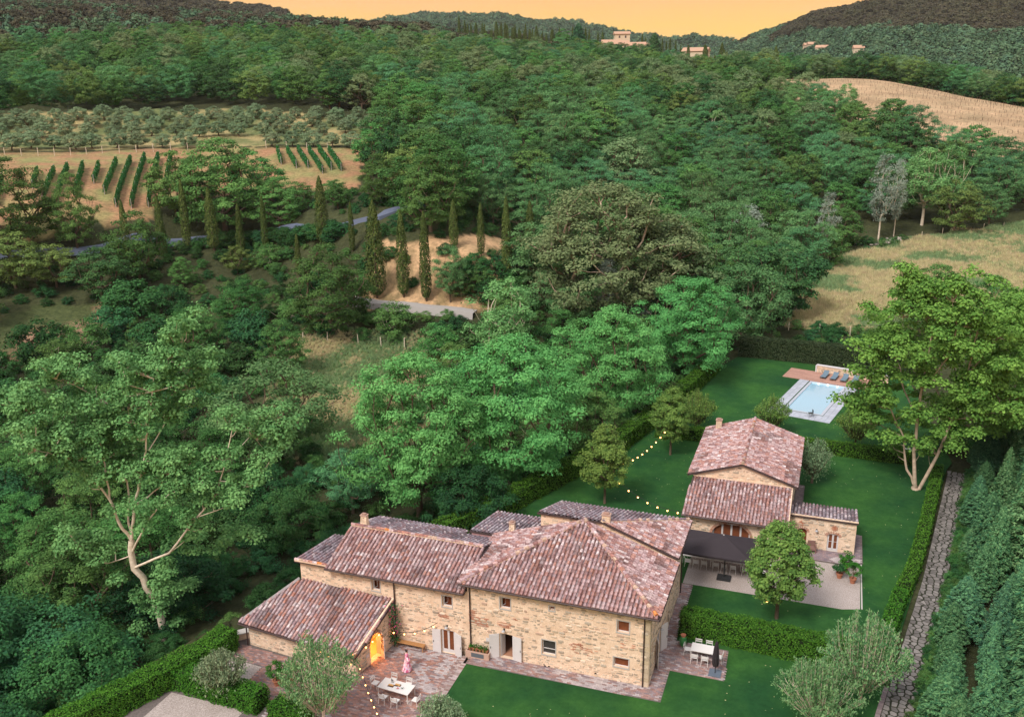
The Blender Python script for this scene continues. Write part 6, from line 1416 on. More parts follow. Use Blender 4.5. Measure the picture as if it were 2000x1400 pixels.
def pxy(P, z):
    v = np.c_[P, z]-CAM; w = v @ _f; return 1000+F*(v @ R2)/w, 700-F*(v @ U2)/w, w
def visible(P, z, hmax=12, m=60):
    px, py, w = pxy(P, z); px2, pyt, _ = pxy(P, z+hmax); return (w > 0) & (px > -m) & (px < 2000+m) & (py > -20) & (pyt < 1460)


# ------------------------------------------------------------ woods
Uarr = [tuple(u) for u in used]
def wood_test(P):
    D = np.linalg.norm(P, axis=1); m = (D > 47) & (D < 520) & free(P) & ~inside(P, Z_RIDGE)
    m &= ~((P[:, 0] > -8) & (D < 150)) & ~((P[:, 0] > -14) & (P[:, 1] < 140))
    z = np.full(len(P), 0.0); z[m] = H(P[m]); v = np.zeros(len(P), bool); v[m] = visible(P[m], z[m], 13, 110); m &= v
    return m
WP = poisson(wood_test, (-330, 30, 190, 520), lambda q: 5.4 if np.hypot(*q) < 130 else 6.7 if np.hypot(*q) < 300 else 7.4, 26000, Uarr)
WD = np.linalg.norm(WP, axis=1); WZ = H(WP); order = np.argsort(WD)
wpx, wpy, _ = pxy(WP, WZ)
def wood_label(px, py, D, kind):
    if px < 560 and py > 640: s = 'in the dark ravine around the big poplar'
    elif D < 165 and px < 620: s = 'on the overgrown slope below the left cypresses'
    elif D < 165 and px < 1050: s = 'between the meadow and the cypress drive'
    elif D < 200 and px >= 1050 and px < 1480: s = 'in the wood around the great grey oak'
    elif D < 260 and px >= 1480: s = 'in the wood along the tall grass field'
    elif D < 235: s = 'above the road in the middle of the wood'
    elif px < 820: s = 'in the wood behind the olive rows'
    elif px < 1400: s = 'on the wooded slope below the hamlet'
    else: s = 'in the wood under the ploughed field'
    return kind+' '+s, kind.split()[-1]+'s '+s
# keep open what the place keeps open: (column range, nearer than, no tree top above this row)
CAPS = [(285, 425, 178, 500), (425, 665, 178, 474), (60, 345, 178, 425), (200, 420, 69.5, 1235), (685, 870, 150, 588), (870, 1010, 143, 560), (545, 830, 119, 872), (585, 800, 124, 668),
        (530, 690, 200, 350), (690, 800, 157, 440), (80, 235, 128, 655), (1440, 1500, 140, 660)]
def capped(px, py, D, x, y, z, h, w):
    half = 5.0*w*h/12.5*F/D*.8
    for x0, x1, d0, y0 in CAPS:
        if x0-half < px < x1+half and D < d0:
            zt = topz(np.array((x, y, z)), y0, px)
            if z+h > zt: h = zt-z
    return h
indiv = 0; nb_ = 0; rest = []
KN = {'oak': ('oak_tree', 'tree'), 'locust': ('locust_tree', 'tree'), 'bush': ('wild_bush', 'bush'), 'holm': ('holm_oak', 'tree'), 'poplar': ('poplar_tree', 'tree'), 'wildbush': ('wild_bush', 'bush')}
nbush = 0
tone = hash_noise(WP, 45, 77)*.6+hash_noise(WP, 16, 78)*.4
for i in order:
    x, y = WP[i]; D = WD[i]; px, py = wpx[i], wpy[i]; r = random.random(); w = random.uniform(.9, 1.2)
    ravine = WZ[i] < 1.0 and D < 135
    if ravine or (D < 172 and px < 1040 and py > 470):
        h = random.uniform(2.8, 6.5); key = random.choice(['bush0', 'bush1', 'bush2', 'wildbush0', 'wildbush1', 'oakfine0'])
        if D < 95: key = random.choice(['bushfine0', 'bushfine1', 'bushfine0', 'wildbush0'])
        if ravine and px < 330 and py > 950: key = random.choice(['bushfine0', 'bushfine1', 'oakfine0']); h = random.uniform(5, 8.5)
        w = random.uniform(.85, 1.25)
        if key.startswith('oakfine'): h = random.uniform(6, 9)
    elif px > 830 and tone[i] > .47 and D < 330:
        key = random.choice(['locust2', 'locust2', 'poplar0' if r < .15 else 'oak1']); h = random.uniform(8.5, 14)
    else:
        key = 'oak%d' % random.randrange(4) if D > 175 else random.choice(['oakfine0', 'oakfine1', 'oak2']); h = random.uniform(8, 14)
        if random.random() < .08: key = 'holm1'
    h = capped(px, py, D, x, y, WZ[i], h, w)
    if h < 1.2: continue
    if h < 5 and not 'bush' in key: key = random.choice(['bush0', 'bush2', 'wildbush0', 'wildbush1']); w = 1.2
    kind = key.rstrip('0123456789').replace('fine', '')
    big = {'oak': 'dark green oak', 'locust': 'light teal locust', 'bush': 'dark leafy bush', 'wildbush': 'light leafy bush', 'holm': 'greyish oak', 'poplar': 'pale poplar'}[kind]
    lo, hi = (3.2, 4.8) if 'bush' in kind else (9.8, 11.6)
    size = ('low ' if h < lo else 'tall ' if h > hi else '')+('broad ' if w > 1.09 else 'slim ' if w < .96 else '')
    lb, gr = wood_label(px, py, D, size+big); gr = gr.replace('bushs', 'bushes')
    nm, cat = KN[kind]
    if (nm == 'wild_bush' and nbush < 200) or (nm != 'wild_bush' and indiv < 270):
        tree(key, nm, lb, cat, (x, y), h, w, group=size+gr, z=WZ[i]-.1)
        if nm == 'wild_bush': nbush += 1
        else: indiv += 1
    else: rest.append((x, y, WZ[i]-.1, key, h*1.0))
print('wood', len(WP), 'individual', indiv, 'bushes', nbush, 'rest', len(rest))
crowns = {}
for o in list(bpy.data.objects):
    if o.name.startswith('crown'): crowns.setdefault(o.data.name, o)
def crown_of(key):
    nm = PROTO[key][1].name
    if nm not in crowns:
        for o in bpy.data.objects:
            if o.name.startswith('crown') and o.parent: crowns.setdefault(o.data.name, o)
    return crowns[nm]
def stuff_of(name, keys, sel, smin, smax):
    P = np.array([(a[0], a[1], a[2]) for a in sel]);
    if len(P): scatter_stuff(name, P, [crown_of(k) for k in keys], smin, smax)
stuff_of('wood', ['oak0', 'oak1', 'oak2', 'oak3', 'holm1', 'locust2'], [r for r in rest if r[3][:3] in ('oak', 'hol')], .75, 1.05)
stuff_of('teal_wood', ['locust2', 'oak1', 'locust2', 'poplar0'], [r for r in rest if r[3][:3] in ('loc', 'pop')], .75, .98)
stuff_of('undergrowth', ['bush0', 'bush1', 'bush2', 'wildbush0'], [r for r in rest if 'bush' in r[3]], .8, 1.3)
# ------------------------------------------------------------ evening haze
# low undergrowth that nobody could count: fills the floor of ravine and slopes
def floor_test(P):
    D = np.linalg.norm(P, axis=1); m = (D > 44) & (D < 300) & free(P, -.6) & ~((P[:, 0] > -8) & (D < 138)) & ~((P[:, 0] > -13) & (P[:, 1] < 133))
    z = np.zeros(len(P)); z[m] = H(P[m]); v = np.zeros(len(P), bool); v[m] = visible(P[m], z[m], 2, 60); return m & v
FP = poisson(floor_test, (-230, 30, 150, 300), 2.4, 26000)
FP = FP[np.linalg.norm(FP, axis=1) < 220]
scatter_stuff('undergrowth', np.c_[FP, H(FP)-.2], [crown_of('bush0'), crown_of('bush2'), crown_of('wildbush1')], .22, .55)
for px in list(range(222, 330, 17))+list(range(408, 672, 15)):
    b = at(px+random.uniform(-5, 5), np.interp(px, [220, 420, 520, 600, 680], [497, 482, 474, 470, 460])+random.uniform(-3, 3)); h = topz(b, np.interp(px, [220, 420, 520, 600, 680], [472, 452, 446, 436, 425])+random.uniform(-5, 6), px)-b[2]
    tree(random.choice(['bush0', 'bush1', 'wildbush0', 'bushfine0']), 'wild_bush', 'bush of the scrubby row hiding the asphalt road behind the cypresses', 'bush', b, max(1.2, min(h, 5.5)), 1.15, group='scrub along the asphalt road', z=b[2]-.1)
for px, py, h in ((905, 545, 3.2), (935, 560, 3.6), (965, 545, 3.4), (990, 520, 3.2), (925, 520, 2.4), (955, 585, 3.4), (900, 580, 2.4), (715, 560, 2.6), (722, 520, 2.2), (760, 500, 1.8), (1000, 570, 3.4), (870, 495, 1.8)):
    b = at(px, py); tree(random.choice(['bush0', 'wildbush0', 'bush2']), 'wild_bush', 'leafy bush overgrowing the side of the bare earth bank', 'bush', b, h, 1.2, group='bushes overgrowing the bank sides', z=b[2]-.1)
# ------------------------------------------------------------ olive rows, vine rows
k = 0
for row, (y0, y1, hpx) in enumerate(((292, 286, 4.2), (272, 262, 4.2), (252, 246, 4.0), (236, 232, 4.0))):
    x = -60+row*17
    while x < 735:
        if not (row == 0 and 380 < x < 520):
            b = at(x+random.uniform(-5, 5), y0+(y1-y0)*x/720+random.uniform(-3, 3))
            tree('olive%d' % (k % 2), 'olive_tree', 'round silvery olive tree in %s above the vines' % ('the front row', 'the second row', 'the third row', 'the rearmost row')[row], 'olive tree', b, random.uniform(3.4, 4.6), random.uniform(1.0, 1.28), group='olive trees, %s' % ('front row', 'second row', 'third row', 'rear row')[row], z=b[2]-.1); k += 1
        x += random.uniform(36, 48)
def vine_row(label, a, b, group):
    a = at(*a); b = at(*b); n = int(np.linalg.norm(b-a)*130); t = rng.random(n); P = a+(b-a)*t[:, None]; d = unit((b-a)[:2]); s = np.array((-d[1], d[0])); sd = rng.choice([-1, 1], n)
    P[:, 2] = H(P)+.3+rng.random(n)**.8*1.6; P[:, :2] += s*(sd*(.30-.08*(P[:, 2:3].T[0]-H(P)))+rng.normal(0, .08, n))[:, None]
    o = np.array(a); e = empty('vine_row', tuple(o)); tag(e, label, 'vines', group)
    Nn = np.c_[s[0]*sd, s[1]*sd, np.full(n, .6)]; A, B = leaves(P, Nn, .30, .85, .5); link('foliage', quads_mesh('foliage', P-o, A, B, M['vine']), e)
    L = np.linalg.norm(b-a); m_ = int(L/6)+1
    for q in range(m_+1): p = a+(b-a)*q/m_; mb = MB(); mb.bar((0, 0, -.2), (0, 0, 2.0), .09); mb.build('post', M['trim'], e, (p[0]-o[0], p[1]-o[1], hz(p[0], p[1])-o[2]))
    mb = MB(); mb.bar(a-o+(0, 0, 1.5), b-o+(0, 0, 1.5), .03); mb.build('wire', M['iron'], e)
c4 = lambda x, y: (x/2.857, 240+y/2.857)
rowsL = [((-20, 470), (-30+45, 330)), ((185, 370), (212, 288)), ((240, 440), (305, 283)), ((300, 505), (380, 263)), ((420, 420), (465, 255)), ((525, 340), (555, 255)), ((585, 400), (652, 233)), ((648, 472), (732, 220)), ((735, 478), (810, 205)), ((830, 472), (885, 203)), ((925, 400), (956, 198))]
rowsR = [((1570, 235), (1550, 165)), ((1655, 255), (1605, 168)), ((1720, 255), (1665, 163)), ((1800, 285), (1725, 168)), ((1850, 265), (1780, 163)), ((1905, 270), (1836, 168))]
ords = ['first', 'second', 'third', 'fourth', 'fifth', 'sixth', 'seventh', 'eighth', 'ninth', 'tenth', 'eleventh']
for i, (a, b) in enumerate(rowsL): vine_row('%s row of staked vines from the left on the reddish slope' % ords[i], c4(*a), c4(*b), 'vine rows on the reddish slope')
for i, (a, b) in enumerate(rowsR): vine_row('%s of the short vine rows right of the broad oak' % ords[i], c4(*a), c4(*b), 'short vine rows right of the oak')
def fence(label, pts, step, hgt=1.5, wires=2, lean=.06):
    q = [at(*p) for p in pts]; o = q[0]; e = empty('wire_fence', tuple(o)); tag(e, label, 'fence'); P = []
    for a, b in zip(q[:-1], q[1:]):
        n = max(1, int(np.linalg.norm(b-a)/step)); P += [a+(b-a)*k/n for k in range(n)]
    P.append(q[-1]); tops = []
    for p in P:
        z = hz(p[0], p[1]); l = np.array((random.gauss(0, lean), random.gauss(0, lean), hgt*random.uniform(.9, 1.1))); mb = MB(); mb.bar((0, 0, -.2), l, .10); mb.build('post', M['bark_pale'], e, (p[0]-o[0], p[1]-o[1], z-o[2])); tops.append(np.array((p[0], p[1], z))-o+l)
    for w in range(wires):
        mb = MB(); mb.tube([t-(0, 0, .15+w*.45) for t in tops], .012, 3); mb.build('wire', M['iron'], e)
fence('wire fence with weathered posts along the top of the meadow', [(592, 668), (640, 666), (700, 672), (790, 680)], 3.6); fence('wire fence on pale posts between the vines and the olive trees', [(10, 305), (200, 300), (300, 297), (400, 292)], 3.6, 1.9, 5)
fence('pale fence posts above the short vine rows', [(520, 290), (560, 292), (640, 294)], 4, 1.9, 3); fence('wire fence at the far edge of the tall grass field', [(1800, 464), (1880, 452), (1960, 444)], 5, 1.3)
fence('rough wooden fence posts along the near edge of the tall grass field', [(1540, 645), (1600, 648), (1660, 655), (1700, 662)], 5, 1.3)
# heap of stones at the field edge
b = at(1752, 474); e = empty('stone_heap', tuple(b)); tag(e, 'heap of pale stones at the far corner of the tall grass field', 'stones'); mb = MB()
for k in range(260):
    t = random.uniform(-1, 1); w = 1-abs(t); mb.box((t*5.5+random.gauss(0, .3), t*4.0+random.gauss(0, .8)*w, random.uniform(0, 1.3)*w), (random.uniform(.2, .6), random.uniform(.2, .5), random.uniform(.15, .35)), rz=random.random()*3, col=np.array((.55, .50, .44))*random.uniform(.7, 1.1))
tag(mb.build('stone', M['stone'], e), kind='stuff')
# shrubs on the bank and scattered in the meadow
for k in range(9):
    b = at(random.choice([760, 815, 850, 900, 960, 765, 800])+random.uniform(-15, 15), random.uniform(485, 570)); tree(random.choice(['bush1', 'wildbush0']), 'wild_bush', 'low bush clinging to the bare earth bank', 'bush', b, random.uniform(.8, 1.6), 1, group='bushes on the bare earth bank')
# ------------------------------------------------------------ grasses
def tuft(name, m, h, n, r, loc):
    P_, A_l, B_l = [], [], []; a = rng.random(n)*6.283; q = rng.random(n)*r; hh = h*(.6+.5*rng.random(n)); ln = rng.normal(0, .25, (n, 2))
    d = unit(np.c_[ln, np.ones(n)]); base = np.c_[np.cos(a)*q, np.sin(a)*q, np.zeros(n)]; P = base+d*hh[:, None]/2; s = np.c_[-np.sin(a), np.cos(a), np.zeros(n)]
    o = link(name, quads_mesh(name, P, d*hh[:, None]/2, s*.035, M[m]), None, loc); return tag(o, kind='stuff')
bt = at(1800, 600); t1 = tuft('tall_grass', 'straw', 1.0, 34, .55, tuple(bt)); t2 = tuft('tall_grass', 'grassg', .85, 34, .5, tuple(at(1850, 590)))
bm2 = Z_TALL; bb = (bm2[:, 0].min(), bm2[:, 1].min(), bm2[:, 0].max(), bm2[:, 1].max())
Q = np.c_[rng.uniform(bb[0], bb[2], 60000), rng.uniform(bb[1], bb[3], 60000)]; Q = Q[inside(Q+np.stack([hash_noise(Q, 5, 1)-.5, hash_noise(Q, 5, 2)-.5], 1)*4, Z_TALL)]; Q = Q[~in_zone(Q, GARDEN, 1)]
z = H(Q); v = visible(Q, z, 1, 20); Q, z = Q[v], z[v]; gn = hash_noise(Q, 9, 10)*1.1+hash_noise(Q, 3.1, 9)*.4+rng.normal(0, .12, len(Q))
Q1, Q2 = Q[gn < .78], Q[gn >= .78]; z1, z2 = z[gn < .78], z[gn >= .78]
scatter_stuff('tall_grass', np.c_[Q1, z1][:14000], [t1], .6, 1.2); scatter_stuff('tall_grass', np.c_[Q2, z2][:7000], [t2], .6, 1.2)
bm2 = np.concatenate([Z_MEADOW]); bb = (bm2[:, 0].min()-6, bm2[:, 1].min()-6, bm2[:, 0].max()+6, bm2[:, 1].max()+6)
Q = np.c_[rng.uniform(bb[0], bb[2], 16000), rng.uniform(bb[1], bb[3], 16000)]; Q = Q[in_zone(Q, Z_MEADOW, 4)]; gn = hash_noise(Q, 3.1, 9)*.6+hash_noise(Q, 9, 10)*.6+rng.normal(0, .1, len(Q))
scatter_stuff('meadow_grass', np.c_[Q, H(Q)][gn > .62][:3500], [t1], .25, .5); scatter_stuff('meadow_grass', np.c_[Q, H(Q)][gn <= .62][:5000], [t2], .3, .65)
# ------------------------------------------------------------ far ridge, hamlet, hills
def far_tree(px, D, h, key, name, label, group, w=1.0):
    q = _pd(px, D, 0); z = hz(q[0], q[1]); return tree(key, name, label, 'tree', (q[0], q[1]), h, w, group=group, z=z-.2)
for k in range(46):
    px = 905+205*(k/46)+random.uniform(-4, 4); far_tree(px, random.uniform(590, 660), random.uniform(8, 14), 'cypress%d' % (k % 3), 'cypress_tree', 'dark cypress in the dense grove on the skyline', 'cypresses of the skyline grove', 1.5)
for px, h, lb in ((899, 16, 'lone tall cypress on the skyline left of the grove'), (1118, 15, 'cypress just right of the skyline grove'), (1143, 15, 'slim cypress on the ridge, right of the broad conifer'), (1150, 14, 'cypress pair member left of the hamlet'), (1167, 13, 'cypress standing left of the hamlet wall'), (1176, 14, 'cypress beside the hamlet wall'), (1195, 9, 'small cypress behind the hamlet roofs'),
                  (1253, 14, 'cypress behind the right end of the hamlet'), (1259, 12, 'cypress close behind the hamlet roofs'), (1292, 12, 'cypress right of the hamlet, first of the row'), (1300, 11, 'cypress right of the hamlet, second of the row'), (1307, 13, 'cypress right of the hamlet, third of the row'), (1318, 12, 'cypress right of the hamlet, fourth of the row'), (1328, 10, 'cypress right of the hamlet, last of the row')):
    far_tree(px, 640, h, 'cypress1', 'cypress_tree', lb, None, 1.5)
far_tree(1129, 620, 17, 'conifer0', 'conifer_tree', 'broad dark conifer on the ridge left of the hamlet', None, 1.3); far_tree(1276, 560, 14, 'conifer1', 'conifer_tree', 'broad dark conifer right in front of the hamlet', None, 1.2); far_tree(1102, 560, 14, 'oak0', 'oak_tree', 'round dark oak standing alone below the cypress grove', None, 1.1)
for px, D, h in ((1343, 520, 11), (1375, 500, 13), (1378, 495, 12), (1408, 480, 15), (1413, 478, 12), (1395, 520, 7), (1513, 430, 15), (1518, 428, 11), (1418, 470, 12)): far_tree(px, D, h, 'cypress2', 'cypress_tree', 'dark cypress among the olive trees at the head of the ploughed field', 'cypresses among the ridge olives', 1.4)
M['farwall'] = mat('pale_render', (.60, .50, .36), .9, .1); M['farroof'] = mat('pale_roof', (.46, .29, .20), .9, .1); M['farwin'] = mat('far_window', (.08, .06, .06), .4, .4)
def far_house(label, p, w, d, h, rz, roof=1.6, nwin=3, pink=None):
    e = empty('country_house', tuple(p), rz); tag(e, label, 'house'); mb = MB(); mb.b2((-w/2, -d/2, -2), (w/2, d/2, h)); mb.add([(-w/2, -d/2, h), (-w/2, d/2, h), (-w/2, 0, h+roof-.2)], [(0, 2, 1)]); mb.add([(w/2, -d/2, h), (w/2, d/2, h), (w/2, 0, h+roof-.2)], [(0, 1, 2)]); mb.build('wall', M['farwall'], e)
    mb = MB(); o_ = .5; mb.add([(-w/2-o_, -d/2-o_, h), (w/2+o_, -d/2-o_, h), (w/2+o_, 0, h+roof), (-w/2-o_, 0, h+roof), (w/2+o_, d/2+o_, h), (-w/2-o_, d/2+o_, h), (-w/2-o_, -d/2-o_, h-.2), (w/2+o_, -d/2-o_, h-.2), (w/2+o_, d/2+o_, h-.2), (-w/2-o_, d/2+o_, h-.2)], [(0, 1, 2, 3), (3, 2, 4, 5), (6, 9, 8, 7), (0, 6, 7, 1), (5, 4, 8, 9), (1, 7, 8, 4, 2), (0, 3, 5, 9, 6)]); mb.build('roof', M['farroof'], e)
    for k in range(nwin):
        for r in range(max(1, int(h/3))): mb = MB(); x = -w/2+w*(k+.7)/(nwin+.4); mb.b2((x-.45, -d/2-.04, .9+r*2.9), (x+.45, -d/2+.02, 2.3+r*2.9)); mb.build('window', M['farwin'], e)
    return e
def ridge_pt(px, D, up=0): q = _pd(px, D, 0); return np.array((q[0], q[1], hz(q[0], q[1])+up))
far_house('tall square tower house in the middle of the ridge hamlet', ridge_pt(1213, 600), 9, 8, 12, .35, 1.5, 2); far_house('long low pale house at the left of the ridge hamlet', ridge_pt(1193, 590), 11, 7, 6.5, .3, 2, 3); far_house('pale house below the tower of the ridge hamlet', ridge_pt(1207, 570), 11, 7, 6, .4, 2.2, 3)
far_house('house with a red roof right of the hamlet tower', ridge_pt(1238, 590), 13, 7, 5.5, .1, 2, 4); far_house('small pale house in front of the big conifer on the ridge', ridge_pt(1268, 600), 9, 7, 6.5, .1, 1.6, 2); far_house('lone house with a red roof among ridge olives', ridge_pt(1358, 560), 14, 8, 5.5, -.1, 2, 4)
# olives and scrub on the ridge
def reg(z): return lambda P: inside(P, z)
bb = (Z_RIDGE[:, 0].min(), Z_RIDGE[:, 1].min(), Z_RIDGE[:, 0].max(), Z_RIDGE[:, 1].max()); RP = poisson(reg(Z_RIDGE), bb, 6.5, 9000); RP = RP[np.linalg.norm(RP, axis=1) < 800]
rx, ry, _ = pxy(RP, H(RP)); RP = RP[~((rx > 1180) & (rx < 1290) & (np.linalg.norm(RP, axis=1) > 500) & (np.linalg.norm(RP, axis=1) < 620))]
scatter_stuff('olive_grove', np.c_[RP, H(RP)-.2], [crown_of('olive0'), crown_of('olive1')], .8, 1.25)
# wood covering the far slopes
for k, (px, D) in enumerate(((640, 300), (700, 305), (980, 300), (1080, 310))): q = _pd(px, D, 0); tree('oak%d' % k, 'oak_tree', ('oak at the top edge of the olive rows, left of the lone bright oak', 'oak close behind the lone bright oak', 'oak high in the middle wood, under the skyline grove', 'oak in the upper wood below the hamlet')[k], 'tree', q, 11)
f0 = tree('far0', 'hill_tree', 'brownish tree at the front of the wooded hill on the left', 'tree', _pd(330, 640, 0), 9, 1); f1 = tree('far1', 'hill_tree', 'green tree at the foot of the wooded hill on the right', 'tree', _pd(1640, 620, 0), 9, 1)
for o in list(bpy.data.objects):
    if o.name.startswith('crown'): crowns.setdefault(o.data.name, o)
fc0, fc1 = crown_of('far0'), crown_of('far1')
def hill_points(V, n, t1=.97):
    a, b = V.shape[:2]; k = np.arange(a-1); tt = 36
    i = rng.integers(0, a-1, n); j = rng.integers(0, tt-1, n); u, v = rng.random((2, n, 1)); P = V[i, j]*(1-u)*(1-v)+V[i+1, j]*u*(1-v)+V[i, j+1]*(1-u)*v+V[i+1, j+1]*u*v
    px, py, w = pxy(P[:, :2], P[:, 2]); ok = (px > -60) & (px < 2060) & (py > -60) & (py < 330); return P[ok]
P = hill_points(HR, 17000); n_ = hash_noise(P[:, :2], 120, 61)*.6+hash_noise(P[:, :2], 40, 62)*.4; px, py, _ = pxy(P[:, :2], P[:, 2]); gsel = (py+(n_-.5)*110) > 84
scatter_stuff('hill_wood', P[gsel][:9000]-(0, 0, 1.5), [fc1], .9, 1.5); scatter_stuff('hill_wood', P[~gsel][:9000]-(0, 0, 1.5), [fc0], .9, 1.5)
P = hill_points(HM, 5000); scatter_stuff('hill_wood', P-(0, 0, 2), [fc1], 1.4, 2.4); P = hill_points(HL, 9000); scatter_stuff('hill_wood', P-(0, 0, 2), [fc0], 1.1, 2.0)
def backland(P):
    D = np.linalg.norm(P, axis=1); m = (D > 500) & (D < 1180) & ~inside(P, Z_RIDGE) & ~inside(P, Z_BROWN); z = np.zeros(len(P)); z[m] = H(P[m]); v = np.zeros(len(P), bool); v[m] = visible(P[m], z[m], 10, 60); return m & v
BP_ = poisson(backland, (-950, 250, 500, 1180), 8.5, 16000); scatter_stuff('hill_wood', np.c_[BP_, H(BP_)-.5], [fc0, fc1, fc0], .9, 1.35)
P = []
for px, D, z, lb in ((1580, 1330, 62, 'pinkish house highest on the wooded hill at the right'), (1592, 1310, 58, 'second pinkish house on the wooded hill, below the first'), (1612, 1290, 50, 'long low pale house on the wooded hill'), (1682, 1240, 44, 'small pale house on the wooded hill, right of the long one')):
    i = np.argmin(np.abs(np.array([pxy(HR[a, 18:19, :2], HR[a, 18:19, 2])[0][0] for a in range(HR.shape[0])])-px)); row = HR[i]; p0, p1, _ = pxy(row[:36, :2], row[:36, 2]); tgt = {1580: 103, 1592: 108, 1612: 114, 1682: 119, 1930: 117}[px]; j = int(np.argmin(np.abs(p1-tgt))); far_house(lb, row[j]+(0, 0, 5), 15 if px == 1612 else 9, 7, 5, random.uniform(-.2, .4), 2.5, 3)
# hedge line and wall beyond the ploughed field
for a, D in ((1560, 462), (1640, 448), (1700, 442), (1740, 432), (1790, 428), (1860, 420), (1910, 408), (1990, 400)): q = _pd(a, D, 0); tree('bush1', 'wild_bush', 'round bush on the far edge of the ploughed field', 'bush', q, random.uniform(4, 6), 1.3, group='bushes beyond the ploughed field')
hp_ = [tuple(_pd(a, D, 0)[:2]) for a, D in ((1550, 456), (1620, 446), (1700, 438), (1780, 428), (1850, 420), (1920, 408), (2000, 398), (2080, 394))]
st = MB()
for a in range(1530, 2100, 9):
    for D in np.arange(290, 420, 9.0):
        q = _pd(a+D*.35-120+random.gauss(0, 2.5), D+random.gauss(0, 1), 0)
        if inside(q[None, :2], Z_BROWN)[0]: st.bar((q[0], q[1], hz(q[0], q[1])-.2), (q[0], q[1], hz(q[0], q[1])+.9), .09, col=(.42, .33, .22))
tag(st.build('vine_stakes', M['bark']), kind='stuff')
e = hedge('field_hedge', 'long low green hedge along the far edge of the ploughed field', hp_, 3, 2.2, 'bush', dens=6, size=.8)
# low growth along the foot of the conifers
Q = np.c_[rng.uniform(4, 18, 9000), rng.uniform(46, 97, 9000)]; o_ = Q[:, 0]-pathx(Q[:, 1], 1); Q = Q[(o_ > .10) & (o_ < 1.5)]
scatter_stuff('undergrowth', np.c_[Q, np.full(len(Q), -.12)][:420], [crown_of('bush0'), crown_of('wildbush0')], .10, .22)
# ------------------------------------------------------------ string lights
BULB = MB().lathe([(0, -.08), (.05, -.06), (.075, 0), (.05, .06), (0, .08)], 8).mesh('bulb', M['bulb']); SOCK = MB().lathe([(0, .07), (.03, .07), (.03, .14), (0, .14)], 6).mesh('socket', M['iron'])
def string_lights(label, pts, n, sag, group=None, r=.75, extra=()):
    o = np.array(pts[0], float); e = empty('string_lights', tuple(o)); tag(e, label, 'string lights', group); Q = []
    for a, b in zip(pts[:-1], pts[1:]):
        a, b = np.array(a, float), np.array(b, float)
        for t in np.linspace(0, 1, 13)[:-1]: Q.append(a+(b-a)*t-np.array((0, 0, sag*4*t*(1-t))))
    Q.append(np.array(pts[-1], float)); Q = np.array(Q); mb = MB(); mb.tube(Q-o, .02, 4); mb.build('cable', M['cable'], e)
    L = np.concatenate([[0], np.cumsum(np.linalg.norm(np.diff(Q, axis=0), axis=1))])
    for k in range(n):
        s_ = L[-1]*(k+.5)/n; p = np.array([np.interp(s_, L, Q[:, c]) for c in range(3)])-o-(0, 0, .14); b = link('bulb', BULB, e, tuple(p), scale=(r, r, r)); link('socket', SOCK, b)
string_lights('string of warm bulbs between the two lime trees of the back lawn', [(-18.7, 78.9, 3.9), (-14.75, 91.6, 3.9)], 14, 1.3, r=.95)
string_lights('string of warm bulbs from the lime tree to the guest house corner', [(-18.5, 78.5, 3.6), (-10.4, 73.0, 3.1)], 8, .9, r=.95)
string_lights('string of warm bulbs running along the farmhouse wall over the bench', [(-28.4, 52.0, .9), (-24.6, 52.45, 2.0)], 5, .5)
string_lights('string of warm bulbs hanging over the lit terrace door', [(-28.4, 52.0, 1.6), (-28.9, 47.2, 1.9)], 6, .45)
string_lights('string of warm bulbs between the willowy tree and the terrace table', [(-27.6, 46.2, 2.2), (-23.9, 42.2, 1.6)], 8, .35)
string_lights('short string of bulbs glowing inside the willowy tree at the lower edge', [(-31.2, 46.2, 3.1), (-27.6, 45.6, 2.6)], 6, .4)
e = empty('hanging_lantern', (-2.45, 63.2, 1.75)); tag(e, 'glowing lantern hanging from the round lime tree over the grass', 'lantern'); link('bulb', BULB, e, scale=(1.5, 1.5, 1.5)); mb = MB(); mb.tube([(0, 0, .1), (.1, .05, 1.3)], .012, 4); mb.build('cable', M['cable'], e); mb = MB(); mb.lathe([(0, .16), (.10, .11), (.09, .10), (0, .14)], 8); mb.build('cap', M['iron'], e)
